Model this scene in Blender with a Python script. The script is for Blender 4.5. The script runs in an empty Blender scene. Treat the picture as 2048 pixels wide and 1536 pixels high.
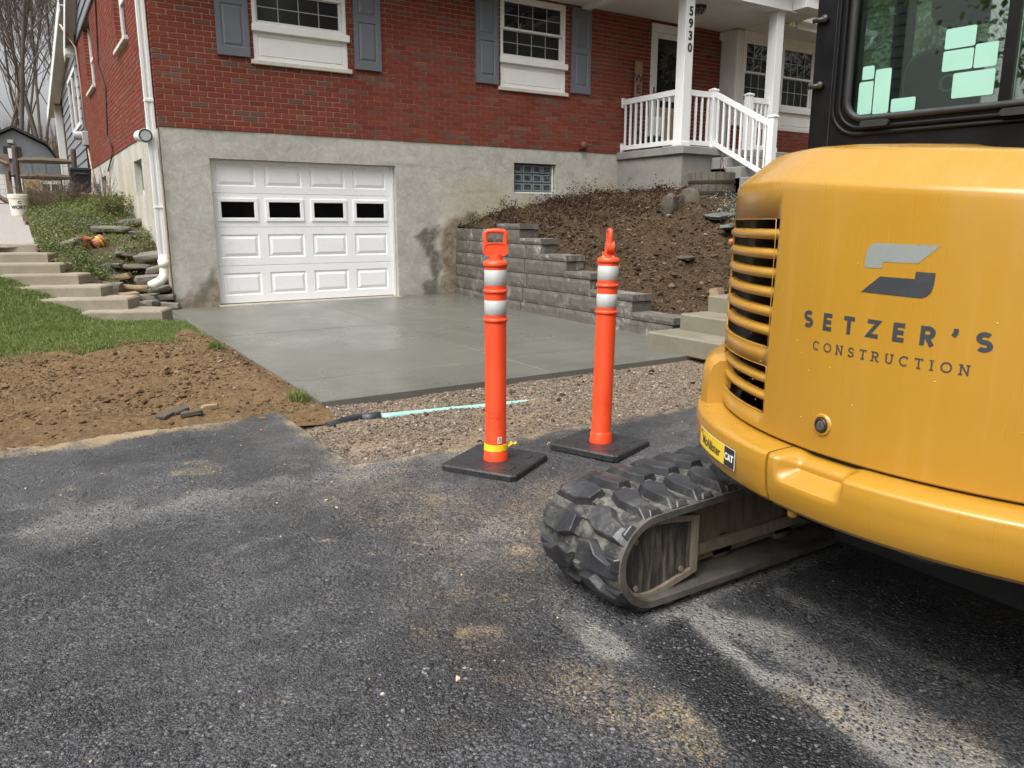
import bpy, math, random
import numpy as np
from mathutils import Vector, Matrix

rng = np.random.default_rng(7)
random.seed(7)
R = math.radians
SC = bpy.context.scene
COL = SC.collection

# ------------------------------------------------------------------ camera
cam_data = bpy.data.cameras.new("camera")
cam_data.sensor_width = 36.0
cam_data.lens = 1540.0 / 2048.0 * 36.0
cam_data.clip_start = 0.05
cam_data.clip_end = 2000.0
cam = bpy.data.objects.new("camera", cam_data)
cam.location = (-1.735, -11.10, 1.13)
cam.rotation_euler = (R(90 - 11.9), 0.0, R(-32.5))
COL.objects.link(cam)
SC.camera = cam
CAM = np.array([-1.735, -11.10, 1.13])

# ------------------------------------------------------------------ sky and sun (bright overcast)
SUN_EL, SUN_AZ = R(58), R(250)          # azimuth measured clockwise from +Y (compass style)
world = bpy.data.worlds.new("World")
SC.world = world
world.use_nodes = True
wn = world.node_tree
wn.nodes.clear()
sky = wn.nodes.new("ShaderNodeTexSky")
sky.sky_type = 'NISHITA'
sky.sun_disc = False
sky.sun_elevation = SUN_EL
sky.sun_rotation = SUN_AZ
sky.altitude = 200.0
sky.air_density = 1.0
sky.dust_density = 9.0
sky.ozone_density = 1.0
hs = wn.nodes.new("ShaderNodeHueSaturation")
hs.inputs["Saturation"].default_value = 0.10
bg = wn.nodes.new("ShaderNodeBackground")
bg.inputs["Strength"].default_value = 0.15
wo = wn.nodes.new("ShaderNodeOutputWorld")
wn.links.new(sky.outputs[0], hs.inputs["Color"])
wn.links.new(hs.outputs[0], bg.inputs["Color"])
wn.links.new(bg.outputs[0], wo.inputs["Surface"])

sun_data = bpy.data.lights.new("sun", 'SUN')
sun_data.energy = 1.0
sun_data.angle = R(55)
sun_data.color = (1.0, 0.97, 0.93)
sun = bpy.data.objects.new("sun", sun_data)
sdir = Vector((math.sin(SUN_AZ) * math.cos(SUN_EL), math.cos(SUN_AZ) * math.cos(SUN_EL), math.sin(SUN_EL)))
sun.rotation_euler = sdir.to_track_quat('Z', 'Y').to_euler()
sun.location = (-10, -20, 20)
COL.objects.link(sun)

SC.view_settings.view_transform = 'Standard'
SC.view_settings.look = 'None'
SC.view_settings.gamma = 1.0
SC.view_settings.use_curve_mapping = False
SC.view_settings.exposure = 0.86
SC.render.engine = 'CYCLES'
SC.cycles.max_bounces = 6
SC.cycles.transparent_max_bounces = 12
SC.cycles.caustics_reflective = False
SC.cycles.caustics_refractive = False

# ------------------------------------------------------------------ numpy noise
def _hash(ix, iy, iz, seed):
    h = (ix.astype(np.int64) * 374761393 + iy.astype(np.int64) * 668265263 + iz.astype(np.int64) * 2147483647 + seed * 1274126177) & 0xffffffff
    h = ((h ^ (h >> 13)) * 1274126177) & 0xffffffff
    h = (h ^ (h >> 16)) & 0xffffffff
    return h / 4294967295.0

def vnoise(x, y, z=None, seed=0):
    x = np.asarray(x, float); y = np.asarray(y, float)
    z = np.zeros_like(x) if z is None else np.asarray(z, float)
    ix, iy, iz = np.floor(x), np.floor(y), np.floor(z)
    fx, fy, fz = x - ix, y - iy, z - iz
    fx = fx * fx * (3 - 2 * fx); fy = fy * fy * (3 - 2 * fy); fz = fz * fz * (3 - 2 * fz)
    r = 0
    for dx in (0, 1):
        for dy in (0, 1):
            for dz in (0, 1):
                w = (fx if dx else 1 - fx) * (fy if dy else 1 - fy) * (fz if dz else 1 - fz)
                r = r + w * _hash(ix + dx, iy + dy, iz + dz, seed)
    return r

def fbm(x, y, z=None, oct=4, seed=0, gain=0.5):
    a, s, t = 1.0, 0.0, 0.0
    for o in range(oct):
        k = 2.0 ** o
        s = s + a * vnoise(np.asarray(x) * k, np.asarray(y) * k, None if z is None else np.asarray(z) * k, seed + o * 17)
        t += a
        a *= gain
    return s / t

def sstep(a, b, x):
    t = np.clip((np.asarray(x, float) - a) / (b - a), 0, 1)
    return t * t * (3 - 2 * t)

def rbf(points, smooth=1e-6):
    P = np.array(points, float)
    d = np.hypot(P[:, None, 0] - P[None, :, 0], P[:, None, 1] - P[None, :, 1])
    n = len(P)
    A = np.zeros((n + 3, n + 3))
    A[:n, :n] = d + smooth * np.eye(n)
    A[:n, n] = 1; A[:n, n + 1:] = P[:, :2]
    A[n, :n] = 1; A[n + 1:, :n] = P[:, :2].T
    c = np.linalg.lstsq(A, np.r_[P[:, 2], 0, 0, 0], rcond=None)[0]
    def f(x, y):
        x = np.asarray(x, float); y = np.asarray(y, float)
        r = c[n] + c[n + 1] * x + c[n + 2] * y
        for i in range(n):
            r = r + c[i] * np.hypot(x - P[i, 0], y - P[i, 1])
        return r
    return f

# ------------------------------------------------------------------ object helpers
TOPLOC = {}
def tag(o, label=None, cat=None, group=None, kind=None):
    if label: o["label"] = label
    if cat: o["category"] = cat
    if group: o["group"] = group
    if kind: o["kind"] = kind
    return o

def thing(name, label, cat, loc=(0, 0, 0), rotz=0.0, group=None):
    o = bpy.data.objects.new(name, None)
    o.empty_display_size = 0.1
    o.location = loc
    o.rotation_euler = (0, 0, rotz)
    COL.objects.link(o)
    return tag(o, label, cat, group)

def mkmesh(name, verts, faces, mat=None, smooth=False, mats=None, midx=None):
    me = bpy.data.meshes.new(name)
    v = np.asarray(verts, dtype=np.float32).reshape(-1, 3)
    if isinstance(faces, np.ndarray):
        nf, k = faces.shape
        me.vertices.add(len(v)); me.vertices.foreach_set("co", v.ravel())
        me.loops.add(nf * k); me.loops.foreach_set("vertex_index", faces.astype(np.int32).ravel())
        me.polygons.add(nf)
        me.polygons.foreach_set("loop_start", np.arange(0, nf * k, k, dtype=np.int32))
        me.polygons.foreach_set("loop_total", np.full(nf, k, dtype=np.int32))
        me.update(calc_edges=True)
    else:
        me.from_pydata(v.tolist(), [], [tuple(int(i) for i in f) for f in faces])
        me.update()
    for m in (mats or ([mat] if mat else [])):
        me.materials.append(m)
    if midx is not None:
        me.polygons.foreach_set("material_index", np.asarray(midx, dtype=np.int32))
    me.polygons.foreach_set("use_smooth", np.full(len(me.polygons), bool(smooth)))
    me.validate(verbose=False)
    return me

def link(name, me, parent=None, loc=None, rot=None):
    o = bpy.data.objects.new(name, me)
    if loc is not None: o.location = loc
    if rot is not None: o.rotation_euler = rot
    COL.objects.link(o)
    if parent is not None: o.parent = parent
    return o

def attr(me, name, data):
    a = me.attributes.new(name, 'FLOAT', 'POINT')
    a.data.foreach_set("value", np.asarray(data, dtype=np.float32))

def autosmooth(me, ang=35):
    import bmesh
    bm = bmesh.new(); bm.from_mesh(me)
    for f in bm.faces: f.smooth = True
    lim = R(ang)
    for e in bm.edges:
        if len(e.link_faces) == 2 and e.calc_face_angle(0) > lim: e.smooth = False
    bm.to_mesh(me); bm.free()
    return me

class MB:
    """collects shapes; build() makes ONE mesh object"""
    def __init__(s): s.v = []; s.f = []; s.n = 0
    def add(s, v, f):
        v = np.asarray(v, float).reshape(-1, 3)
        s.v.append(v); s.f.extend([tuple(int(i) + s.n for i in q) for q in f]); s.n += len(v)
        return s
    def box(s, x0, x1, y0, y1, z0, z1, bev=0.0):
        x0, x1 = min(x0, x1), max(x0, x1); y0, y1 = min(y0, y1), max(y0, y1); z0, z1 = min(z0, z1), max(z0, z1)
        b = min(bev, (x1 - x0) * .45, (y1 - y0) * .45, (z1 - z0) * .45)
        if b <= 0:
            v = [(x, y, z) for x in (x0, x1) for y in (y0, y1) for z in (z0, z1)]
            f = [(0, 1, 3, 2), (4, 6, 7, 5), (0, 4, 5, 1), (2, 3, 7, 6), (0, 2, 6, 4), (1, 5, 7, 3)]
            return s.add(v, f)
        v = []; ids = {}
        for i, x in enumerate((x0, x1)):
            for j, y in enumerate((y0, y1)):
                for k, z in enumerate((z0, z1)):
                    xi = x + (b if i == 0 else -b); yi = y + (b if j == 0 else -b); zi = z + (b if k == 0 else -b)
                    ids[i, j, k, 0] = len(v); v.append((x, yi, zi))
                    ids[i, j, k, 1] = len(v); v.append((xi, y, zi))
                    ids[i, j, k, 2] = len(v); v.append((xi, yi, z))
        f = []
        for i in (0, 1):
            q = [ids[i, 0, 0, 0], ids[i, 1, 0, 0], ids[i, 1, 1, 0], ids[i, 0, 1, 0]]; f.append(q if i else q[::-1])
            q = [ids[0, i, 0, 1], ids[0, i, 1, 1], ids[1, i, 1, 1], ids[1, i, 0, 1]]; f.append(q if i else q[::-1])
            q = [ids[0, 0, i, 2], ids[1, 0, i, 2], ids[1, 1, i, 2], ids[0, 1, i, 2]]; f.append(q if i else q[::-1])
        for i in (0, 1):
            for j in (0, 1):
                q = [ids[i, j, 0, 0], ids[i, j, 1, 0], ids[i, j, 1, 1], ids[i, j, 0, 1]]; f.append(q if (i == j) else q[::-1])
                q = [ids[i, 0, j, 0], ids[i, 0, j, 2], ids[i, 1, j, 2], ids[i, 1, j, 0]]; f.append(q if (i != j) else q[::-1])
                q = [ids[0, i, j, 1], ids[0, i, j, 2], ids[1, i, j, 2], ids[1, i, j, 1]]; f.append(q if (i == j) else q[::-1])
                for k in (0, 1):
                    q = [ids[i, j, k, 0], ids[i, j, k, 1], ids[i, j, k, 2]]; f.append(q if (i + j + k) % 2 else q[::-1])
        return s.add(v, f)
    def tube(s, pts, rad, seg=8, caps=True):
        P = [Vector(p) for p in pts]
        rad = [rad] * len(P) if not hasattr(rad, '__len__') else rad
        v = []; f = []
        up = None
        for i, p in enumerate(P):
            t = (P[min(i + 1, len(P) - 1)] - P[max(i - 1, 0)])
            if t.length < 1e-9: t = Vector((0, 0, 1))
            t.normalize()
            if up is None:
                up = Vector((0, 0, 1)) if abs(t.z) < .9 else Vector((1, 0, 0))
            a = t.cross(up)
            if a.length < 1e-6: a = t.orthogonal()
            a.normalize(); b = a.cross(t).normalized(); up = b
            for k in range(seg):
                th = 2 * math.pi * k / seg
                v.append(p + (a * math.cos(th) + b * math.sin(th)) * rad[i])
        for i in range(len(P) - 1):
            for k in range(seg):
                k2 = (k + 1) % seg
                f.append((i * seg + k, (i + 1) * seg + k, (i + 1) * seg + k2, i * seg + k2))
        if caps:
            f.append(tuple(range(seg))); n = (len(P) - 1) * seg; f.append(tuple(range(n + seg - 1, n - 1, -1)))
        return s.add([tuple(q) for q in v], f)
    def lathe(s, prof, seg=24, c=(0, 0, 0), axis='z', cap0=True, cap1=True):
        v = []; f = []
        for (r, z) in prof:
            for k in range(seg):
                th = 2 * math.pi * k / seg
                x, y = r * math.cos(th), r * math.sin(th)
                if axis == 'z': q = (x, y, z)
                elif axis == 'y': q = (x, z, y)
                else: q = (z, x, y)
                v.append((q[0] + c[0], q[1] + c[1], q[2] + c[2]))
        n = len(prof)
        flip = (axis == 'y')
        for i in range(n - 1):
            for k in range(seg):
                k2 = (k + 1) % seg
                q = (i * seg + k, i * seg + k2, (i + 1) * seg + k2, (i + 1) * seg + k)
                f.append(q[::-1] if flip else q)
        if cap0: f.append(tuple(range(seg))[::-1] if not flip else tuple(range(seg)))
        if cap1:
            q = tuple(range((n - 1) * seg, n * seg)); f.append(q if not flip else q[::-1])
        return s.add(v, f)
    def prism(s, poly, a0, a1, axis='y', poly2=None):
        """poly of 2D points extruded along axis; (x,z) for y, (y,z) for x, (x,y) for z"""
        def m(p, a):
            return {'y': (p[0], a, p[1]), 'x': (a, p[0], p[1]), 'z': (p[0], p[1], a)}[axis]
        p2 = poly2 or poly
        n = len(poly)
        v = [m(p, a0) for p in poly] + [m(p, a1) for p in p2]
        f = [tuple(range(n)), tuple(range(2 * n - 1, n - 1, -1))]
        for i in range(n):
            j = (i + 1) % n
            f.append((i, n + i, n + j, j))
        return s.add(v, f)
    def mesh(s, name, mat, smooth=False, rot=None, off=None, fixn=True):
        v = np.concatenate(s.v) if s.v else np.zeros((0, 3))
        if rot is not None: v = v @ np.asarray(rot).T
        if off is not None: v = v - np.asarray(off, float)
        me = mkmesh(name, v, s.f, mat, smooth)
        if fixn:
            import bmesh
            bm = bmesh.new(); bm.from_mesh(me)
            bmesh.ops.recalc_face_normals(bm, faces=bm.faces)
            bm.to_mesh(me); bm.free()
        return me
    def build(s, name, mat, parent=None, smooth=False, off=None, ang=None):
        me = s.mesh(name, mat, smooth, off=off)
        if ang: autosmooth(me, ang)
        return link(name, me, parent)

def clone(o, parent=None, loc=None):
    c = o.copy(); COL.objects.link(c); c.parent = parent
    if loc is not None: c.location = loc
    for ch in list(o.children): clone(ch, c)
    return c

def grid_mesh(name, xs, ys, zf, mat, keep=None, smooth=True, skirt=0.0):
    X, Y = np.meshgrid(xs, ys)
    Z = zf(X, Y) if callable(zf) else zf
    nx, ny = len(xs), len(ys)
    idx = np.arange(nx * ny).reshape(ny, nx)
    F = np.stack([idx[:-1, :-1], idx[:-1, 1:], idx[1:, 1:], idx[1:, :-1]], -1).reshape(-1, 4)
    if keep is not None:
        cx = (X[:-1, :-1] + X[1:, 1:]) / 2; cy = (Y[:-1, :-1] + Y[1:, 1:]) / 2
        F = F[keep(cx, cy).ravel()]
    V = np.stack([X, Y, Z], -1).reshape(-1, 3)
    used = np.unique(F); mp = -np.ones(len(V), int); mp[used] = np.arange(len(used))
    return mkmesh(name, V[used], mp[F], mat, smooth), V[used]

# ------------------------------------------------------------------ scatter helpers (one mesh of many small pieces)
def ico():
    t = (1 + 5 ** .5) / 2
    v = np.array([(-1, t, 0), (1, t, 0), (-1, -t, 0), (1, -t, 0), (0, -1, t), (0, 1, t), (0, -1, -t), (0, 1, -t), (t, 0, -1), (t, 0, 1), (-t, 0, -1), (-t, 0, 1)], float)
    v /= np.linalg.norm(v[0])
    f = np.array([(0, 11, 5), (0, 5, 1), (0, 1, 7), (0, 7, 10), (0, 10, 11), (1, 5, 9), (5, 11, 4), (11, 10, 2), (10, 7, 6), (7, 1, 8), (3, 9, 4), (3, 4, 2), (3, 2, 6), (3, 6, 8), (3, 8, 9), (4, 9, 5), (2, 4, 11), (6, 2, 10), (8, 6, 7), (9, 8, 1)])
    return v, f
ICO_V, ICO_F = ico()

def rand_rot(n):
    q = rng.normal(size=(n, 4)); q /= np.linalg.norm(q, axis=1)[:, None]
    w, x, y, z = q.T
    return np.stack([np.stack([1 - 2 * (y * y + z * z), 2 * (x * y - z * w), 2 * (x * z + y * w)], -1),
                     np.stack([2 * (x * y + z * w), 1 - 2 * (x * x + z * z), 2 * (y * z - x * w)], -1),
                     np.stack([2 * (x * z - y * w), 2 * (y * z + x * w), 1 - 2 * (x * x + y * y)], -1)], 1)

def stones_mesh(name, pos, size, mat, flat=0.7, rough=0.28, attrs=None):
    n = len(pos)
    V = ICO_V[None] * (1 + rng.normal(0, rough, (n, 12, 1)) * .6)
    V = V * np.stack([rng.uniform(.8, 1.35, n), rng.uniform(.7, 1.1, n), rng.uniform(flat * .7, flat * 1.2, n)], -1)[:, None, :]
    a = rng.uniform(0, 2 * np.pi, n); ca, sa = np.cos(a), np.sin(a); o = np.zeros(n); l = np.ones(n)
    tilt = rng.normal(0, .35, n); ct, st = np.cos(tilt), np.sin(tilt)
    Rx = np.stack([np.stack([l, o, o], -1), np.stack([o, ct, -st], -1), np.stack([o, st, ct], -1)], 1)
    Rz = np.stack([np.stack([ca, -sa, o], -1), np.stack([sa, ca, o], -1), np.stack([o, o, l], -1)], 1)
    V = np.einsum('nij,njk,nvk->nvi', Rz, Rx, V) * np.asarray(size)[:, None, None] + np.asarray(pos)[:, None, :]
    F = ICO_F[None] + (np.arange(n) * 12)[:, None, None]
    return mkmesh(name, V.reshape(-1, 3), F.reshape(-1, 3), mat, False)

def leaves_mesh(name, pos, size, mat, up=0.4, aspect=.55):
    """rhombic leaf faces, randomly turned"""
    n = len(pos)
    base = np.array([(-.5, 0, 0), (0, -.5 * aspect, .06), (.5, 0, 0), (0, .5 * aspect, .06)])
    M = rand_rot(n)
    if up > 0:
        zc = M[:, :, 2]; zc = zc * (1 - up) + np.array([0, 0, 1.0]) * up * np.sign(zc[:, 2:3] + 1e-9)
        zc /= np.linalg.norm(zc, axis=1)[:, None]
        xc = M[:, :, 0] - zc * (M[:, :, 0] * zc).sum(1)[:, None]; xc /= np.linalg.norm(xc, axis=1)[:, None]
        yc = np.cross(zc, xc); M = np.stack([xc, yc, zc], -1)
    V = np.einsum('nij,vj->nvi', M, base) * np.asarray(size)[:, None, None] + np.asarray(pos)[:, None, :]
    F = (np.arange(n) * 4)[:, None] + np.arange(4)[None]
    return mkmesh(name, V.reshape(-1, 3), F, mat, False)

def blades_mesh(name, pos, h, mat, width=.004, lean=.5):
    """grass blades: two tapered segments"""
    n = len(pos); pos = np.asarray(pos)
    a = rng.uniform(0, 2 * np.pi, n); d = np.stack([np.cos(a), np.sin(a), np.zeros(n)], -1)
    b = rng.uniform(0, 2 * np.pi, n); t = np.stack([np.cos(b), np.sin(b), np.zeros(n)], -1)
    ln = np.abs(rng.normal(0, lean, n)); w = width * rng.uniform(.6, 1.4, n)
    h = np.asarray(h)
    mid = pos + np.stack([d[:, 0] * ln * h * .3, d[:, 1] * ln * h * .3, h * .6], -1)
    tip = pos + np.stack([d[:, 0] * ln * h * .95, d[:, 1] * ln * h * .95, h * (1 - .35 * np.minimum(ln, 1.2))], -1)
    V = np.stack([pos - t * w[:, None], pos + t * w[:, None], mid + t * w[:, None] * .8, mid - t * w[:, None] * .8, tip], 1)
    i = np.arange(n) * 5
    F = np.concatenate([np.stack([i, i + 1, i + 2], -1), np.stack([i, i + 2, i + 3], -1), np.stack([i + 3, i + 2, i + 4], -1)])
    return mkmesh(name, V.reshape(-1, 3), F, mat, False)
# ------------------------------------------------------------------ materials
class NT:
    def __init__(s, name):
        s.m = bpy.data.materials.new(name); s.m.use_nodes = True
        s.t = s.m.node_tree; s.n = s.t.nodes
        s.b = s.n["Principled BSDF"]; s.out = s.n["Material Output"]
    def node(s, typ, **kw):
        n = s.n.new(typ)
        for k, v in kw.items(): setattr(n, k, v)
        return n
    def l(s, a, b): s.t.links.new(a, b)
    def val(s, sock, v):
        if isinstance(v, bpy.types.NodeSocket): s.l(v, sock)
        else: sock.default_value = v
    def coord(s, scale=(1, 1, 1), rot=(0, 0, 0), kind="Object"):
        if not hasattr(s, '_tc'): s._tc = s.node("ShaderNodeTexCoord")
        if tuple(scale) == (1, 1, 1) and tuple(rot) == (0, 0, 0): return s._tc.outputs[kind]
        mp = s.node("ShaderNodeMapping"); mp.inputs["Scale"].default_value = scale; mp.inputs["Rotation"].default_value = rot
        s.l(s._tc.outputs[kind], mp.inputs[0]); return mp.outputs[0]
    def noise(s, scale, detail=4, rough=.55, co=None, dist=0.0):
        n = s.node("ShaderNodeTexNoise"); n.inputs["Scale"].default_value = scale; n.inputs["Detail"].default_value = detail
        n.inputs["Roughness"].default_value = rough; n.inputs["Distortion"].default_value = dist
        s.l(co if co is not None else s.coord(), n.inputs["Vector"]); return n.outputs["Fac"]
    def voro(s, scale, feature='F1', co=None, out="Distance", rnd=1.0):
        n = s.node("ShaderNodeTexVoronoi", feature=feature); n.inputs["Scale"].default_value = scale; n.inputs["Randomness"].default_value = rnd
        s.l(co if co is not None else s.coord(), n.inputs["Vector"]); return n.outputs[out]
    def ramp(s, fac, stops, interp='LINEAR'):
        r = s.node("ShaderNodeValToRGB"); r.color_ramp.interpolation = interp
        e = r.color_ramp.elements
        while len(e) < len(stops): e.new(.5)
        for q, (p, c) in zip(e, stops):
            q.position = p; q.color = (c, c, c, 1) if not hasattr(c, '__len__') else (*c[:3], 1)
        s.l(fac, r.inputs[0]); return r.outputs[0]
    def mix(s, fac, a, b, blend='MIX'):
        m = s.node("ShaderNodeMix", data_type='RGBA', blend_type=blend)
        s.val(m.inputs[0], fac)
        for sk, v in ((m.inputs[6], a), (m.inputs[7], b)):
            s.val(sk, (*v[:3], 1) if isinstance(v, (tuple, list)) else v)
        return m.outputs[2]
    def math(s, op, a, b=0.0, clamp=False):
        m = s.node("ShaderNodeMath", operation=op); m.use_clamp = clamp
        s.val(m.inputs[0], a); s.val(m.inputs[1], b); return m.outputs[0]
    def attr(s, name):
        a = s.node("ShaderNodeAttribute"); a.attribute_name = name; return a.outputs["Fac"]
    def bump(s, h, strength=.3, dist=.01, prev=None):
        b = s.node("ShaderNodeBump"); b.inputs["Strength"].default_value = strength; b.inputs["Distance"].default_value = dist
        s.l(h, b.inputs["Height"])
        if prev is not None: s.l(prev, b.inputs["Normal"])
        return b.outputs[0]
    def fin(s, color=None, rough=None, normal=None, metal=None, spec=None, coat=None):
        if color is not None: s.val(s.b.inputs["Base Color"], (*color, 1) if isinstance(color, tuple) and len(color) == 3 else color)
        if rough is not None: s.val(s.b.inputs["Roughness"], rough)
        if metal is not None: s.val(s.b.inputs["Metallic"], metal)
        if spec is not None: s.val(s.b.inputs["Specular IOR Level"], spec)
        if coat is not None: s.val(s.b.inputs["Coat Weight"], coat); s.b.inputs["Coat Roughness"].default_value = .08
        if normal is not None: s.l(normal, s.b.inputs["Normal"])
        return s.m

def plain(name, col, rough=.5, var=.12, scale=6.0, bump=0.0, bscale=60.0, metal=None, spec=None, coat=None, dirt=None, dirtcol=(.12, .1, .08), rvar=.1):
    t = NT(name)
    n = t.noise(scale, 5, .6)
    c1 = tuple(max(0, x * (1 - var)) for x in col); c2 = tuple(min(1, x * (1 + var)) for x in col)
    c = t.mix(t.ramp(n, [(.3, 0.0), (.7, 1.0)]), c1, c2)
    if dirt:
        d = t.ramp(t.noise(scale * .6, 6, .65), [(.5, 0.0), (.8, dirt)])
        c = t.mix(d, c, dirtcol)
    nr = None
    if bump: nr = t.bump(t.noise(bscale, 4, .6), bump, .01)
    rg = t.ramp(t.noise(scale * 2.3, 3), [(.3, max(0.02, rough - rvar)), (.7, min(1, rough + rvar))])
    return t.fin(c, rg, nr, metal, spec, coat)

M = {}
M['white'] = plain('white_vinyl', (.74, .74, .73), .38, .03, 3, dirt=.10, dirtcol=(.5, .48, .42))
M['white_paint'] = plain('white_painted_wood', (.76, .75, .73), .5, .04, 5, .05, 80, dirt=.14, dirtcol=(.5, .47, .38))
M['door_white'] = plain('white_steel_door', (.88, .88, .885), .34, .02, 3, .03, 260, dirt=.06, dirtcol=(.55, .52, .46))
M['sill_stone'] = plain('limestone_sill', (.56, .53, .46), .75, .12, 9, .2, 70, dirt=.4, dirtcol=(.3, .27, .22))
M['shutter'] = plain('slate_grey_shutter', (.128, .140, .162), .5, .06, 4, dirt=.15, dirtcol=(.25, .26, .28))
M['siding'] = plain('grey_siding', (.175, .187, .208), .55, .08, 3, .08, 40)
M['siding_dark'] = plain('dark_grey_siding', (.12, .125, .13), .6, .08, 3, .08, 40)
M['soffit'] = plain('soffit_white', (.66, .66, .63), .55, .03, 2)
M['roof'] = plain('asphalt_shingle', (.06, .06, .065), .9, .25, 20, .4, 40)
M['black_metal'] = plain('black_metal', (.02, .02, .021), .42, .2, 8)
M['dark_trim'] = plain('dark_trim', (.03, .03, .034), .5, .15, 8)
M['steel'] = plain('worn_steel', (.35, .35, .35), .4, .2, 20, metal=.9)
M['grey_box'] = plain('grey_meter_box', (.42, .43, .43), .45, .08, 8)
M['cable'] = plain('dark_cable', (.03, .022, .02), .6, .2, 8)
M['copper'] = plain('conduit_tan', (.42, .30, .24), .5, .1, 8)
M['clay'] = plain('terracotta_plastic', (.42, .13, .06), .55, .12, 12)
M['bucket'] = plain('white_bucket', (.78, .76, .66), .42, .03, 4, dirt=.15)
M['bin_black'] = plain('black_plastic', (.016, .017, .019), .38, .2, 6)
M['orange'] = plain('orange_plastic', (.80, .072, .020), .40, .06, 5, dirt=.22, dirtcol=(.42, .07, .03))
M['reflect'] = plain('reflective_sheet', (.46, .47, .46), .36, .06, 30, .05, 300, dirt=.30, dirtcol=(.4, .4, .36))
M['tape'] = plain('yellow_tape', (.80, .55, .02), .4, .1, 30)
M['label'] = plain('paper_label', (.72, .66, .66), .6, .05, 30)
M['ink'] = plain('dark_print', (.025, .025, .027), .5, .1, 30)
M['grey_print'] = plain('grey_print', (.040, .042, .046), .42, .05, 30)
M['logo_grey'] = plain('light_grey_print', (.225, .245, .225), .4, .04, 30)
M['red_sticker'] = plain('red_sticker', (.55, .03, .03), .4, .1, 30)
M['bolt'] = plain('bolt_steel', (.16, .14, .12), .5, .3, 60, metal=.5)
M['mint'] = plain('mint_sticker', (.27, .50, .41), .5, .02, 10)
M['pipe'] = plain('mint_pvc', (.25, .45, .40), .4, .05, 8, dirt=.3, dirtcol=(.4, .36, .3))
M['hose'] = plain('black_corrugated', (.03, .034, .042), .5, .2, 20, dirt=.3, dirtcol=(.2, .17, .14))
M['rubberseat'] = plain('black_seat', (.02, .02, .022), .6, .2, 8)
M['sash_dark'] = plain('screen_grey', (.20, .20, .20), .6, .05, 5)
M['muntin'] = plain('muntin_grey', (.42, .44, .45), .5, .04, 5)
M['brown_vent'] = plain('brown_vent', (.16, .055, .045), .5, .1, 20)
M['sign_wood'] = plain('sign_wood', (.24, .155, .10), .7, .2, 18)
M['flag_red'] = plain('flag_red', (.35, .05, .05), .7, .1, 8)
M['wreath'] = plain('dry_wreath', (.10, .07, .06), .9, .5, 60)
M['gravelpath'] = plain('gravel_path', (.30, .27, .25), .95, .25, 60, .6, 90)

def wood_mat(name, col, var=.35, dirt=None):
    t = NT(name)
    n = t.noise(9, 5, .6, t.coord((12, 12, 1)))
    c = t.mix(t.ramp(n, [(.3, 0.), (.7, 1.)]), tuple(x * (1 - var) for x in col), tuple(x * (1 + var) for x in col))
    if dirt: c = t.mix(t.ramp(t.noise(6, 5, .6), [(.45, 0.), (.75, .8)]), c, dirt)
    return t.fin(c, .85, t.bump(n, .4, .004))
M['old_wood'] = wood_mat('weathered_post', (.085, .066, .055))
M['rail_wood'] = wood_mat('mossy_rail', (.13, .10, .075), dirt=(.10, .11, .05))
M['gate_wood'] = wood_mat('gate_timber', (.22, .165, .115))
M['tan_wood'] = wood_mat('tan_board', (.42, .30, .17))
M['barrel'] = wood_mat('grey_barrel_stave', (.12, .105, .08), dirt=(.065, .07, .045))
M['hoop'] = plain('rusty_hoop', (.035, .02, .016), .7, .3, 20)

def brick_mat(name, island):
    t = NT(name)
    if island:
        g = t.node("ShaderNodeNewGeometry"); r = g.outputs["Random Per Island"]
    else:
        g = t.node("ShaderNodeObjectInfo"); r = g.outputs["Random"]
    c = t.ramp(r, [(0.0, (.155, .034, .021)), (.25, (.205, .046, .028)), (.5, (.182, .040, .025)), (.70, (.228, .056, .034)), (.80, (.172, .050, .034)), (.88, (.155, .070, .050)), (.95, (.128, .073, .056)), (1.0, (.235, .088, .06))])
    n = t.noise(38, 6, .65)
    c = t.mix(t.ramp(n, [(.3, .0), (.75, .42)]), c, (.10, .032, .026))
    w = t.ramp(t.noise(1.1, 5, .6), [(.52, 0.), (.85, .10)])
    c = t.mix(w, c, (.30, .23, .20))
    return t.fin(c, .85, t.bump(t.noise(160, 4, .7), .25, .003), spec=.15)
M['brick'] = brick_mat('red_brick', False)
M['brick_far'] = brick_mat('red_brick_course', True)
M['mortar'] = plain('pale_mortar', (.42, .285, .215), .95, .15, 12, .4, 200)

def stucco_mat():
    t = NT('stucco')
    n1 = t.noise(1.7, 7, .62, dist=.6); n2 = t.noise(7, 6, .65, dist=1.5)
    c = t.mix(t.ramp(n1, [(.34, 0.), (.66, 1.)]), (.35, .337, .298), (.49, .475, .425))
    c = t.mix(t.ramp(n2, [(.44, 0.), (.68, .6)]), c, (.57, .553, .50))
    n3 = t.noise(3.6, 7, .7, dist=2.2)
    c = t.mix(t.ramp(n3, [(.46, 0.), (.58, .32), (.62, 0.)]), c, (.25, .24, .215))
    c = t.mix(t.ramp(t.noise(26, 5, .7), [(.5, 0.), (.8, .3)]), c, (.22, .205, .175))
    c = t.mix(t.attr('yellow'), c, (.44, .36, .20))
    c = t.mix(t.attr('pale'), c, (.55, .52, .45))
    c = t.mix(t.math('MULTIPLY', t.attr('brown'), t.ramp(t.noise(6, 6, .7), [(.34, .35), (.6, 1.)])), c, (.165, .115, .062))
    c = t.mix(t.math('MULTIPLY', t.attr('wet'), t.ramp(t.noise(8, 6, .7), [(.34, .62), (.52, 1.)])), c, (.135, .122, .098))
    b = t.bump(t.noise(9, 6, .65, dist=2.0), .45, .012)
    b = t.bump(t.noise(120, 4, .7), .35, .004, b)
    return t.fin(c, .93, b, spec=.25)
M['stucco'] = stucco_mat()

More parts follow.
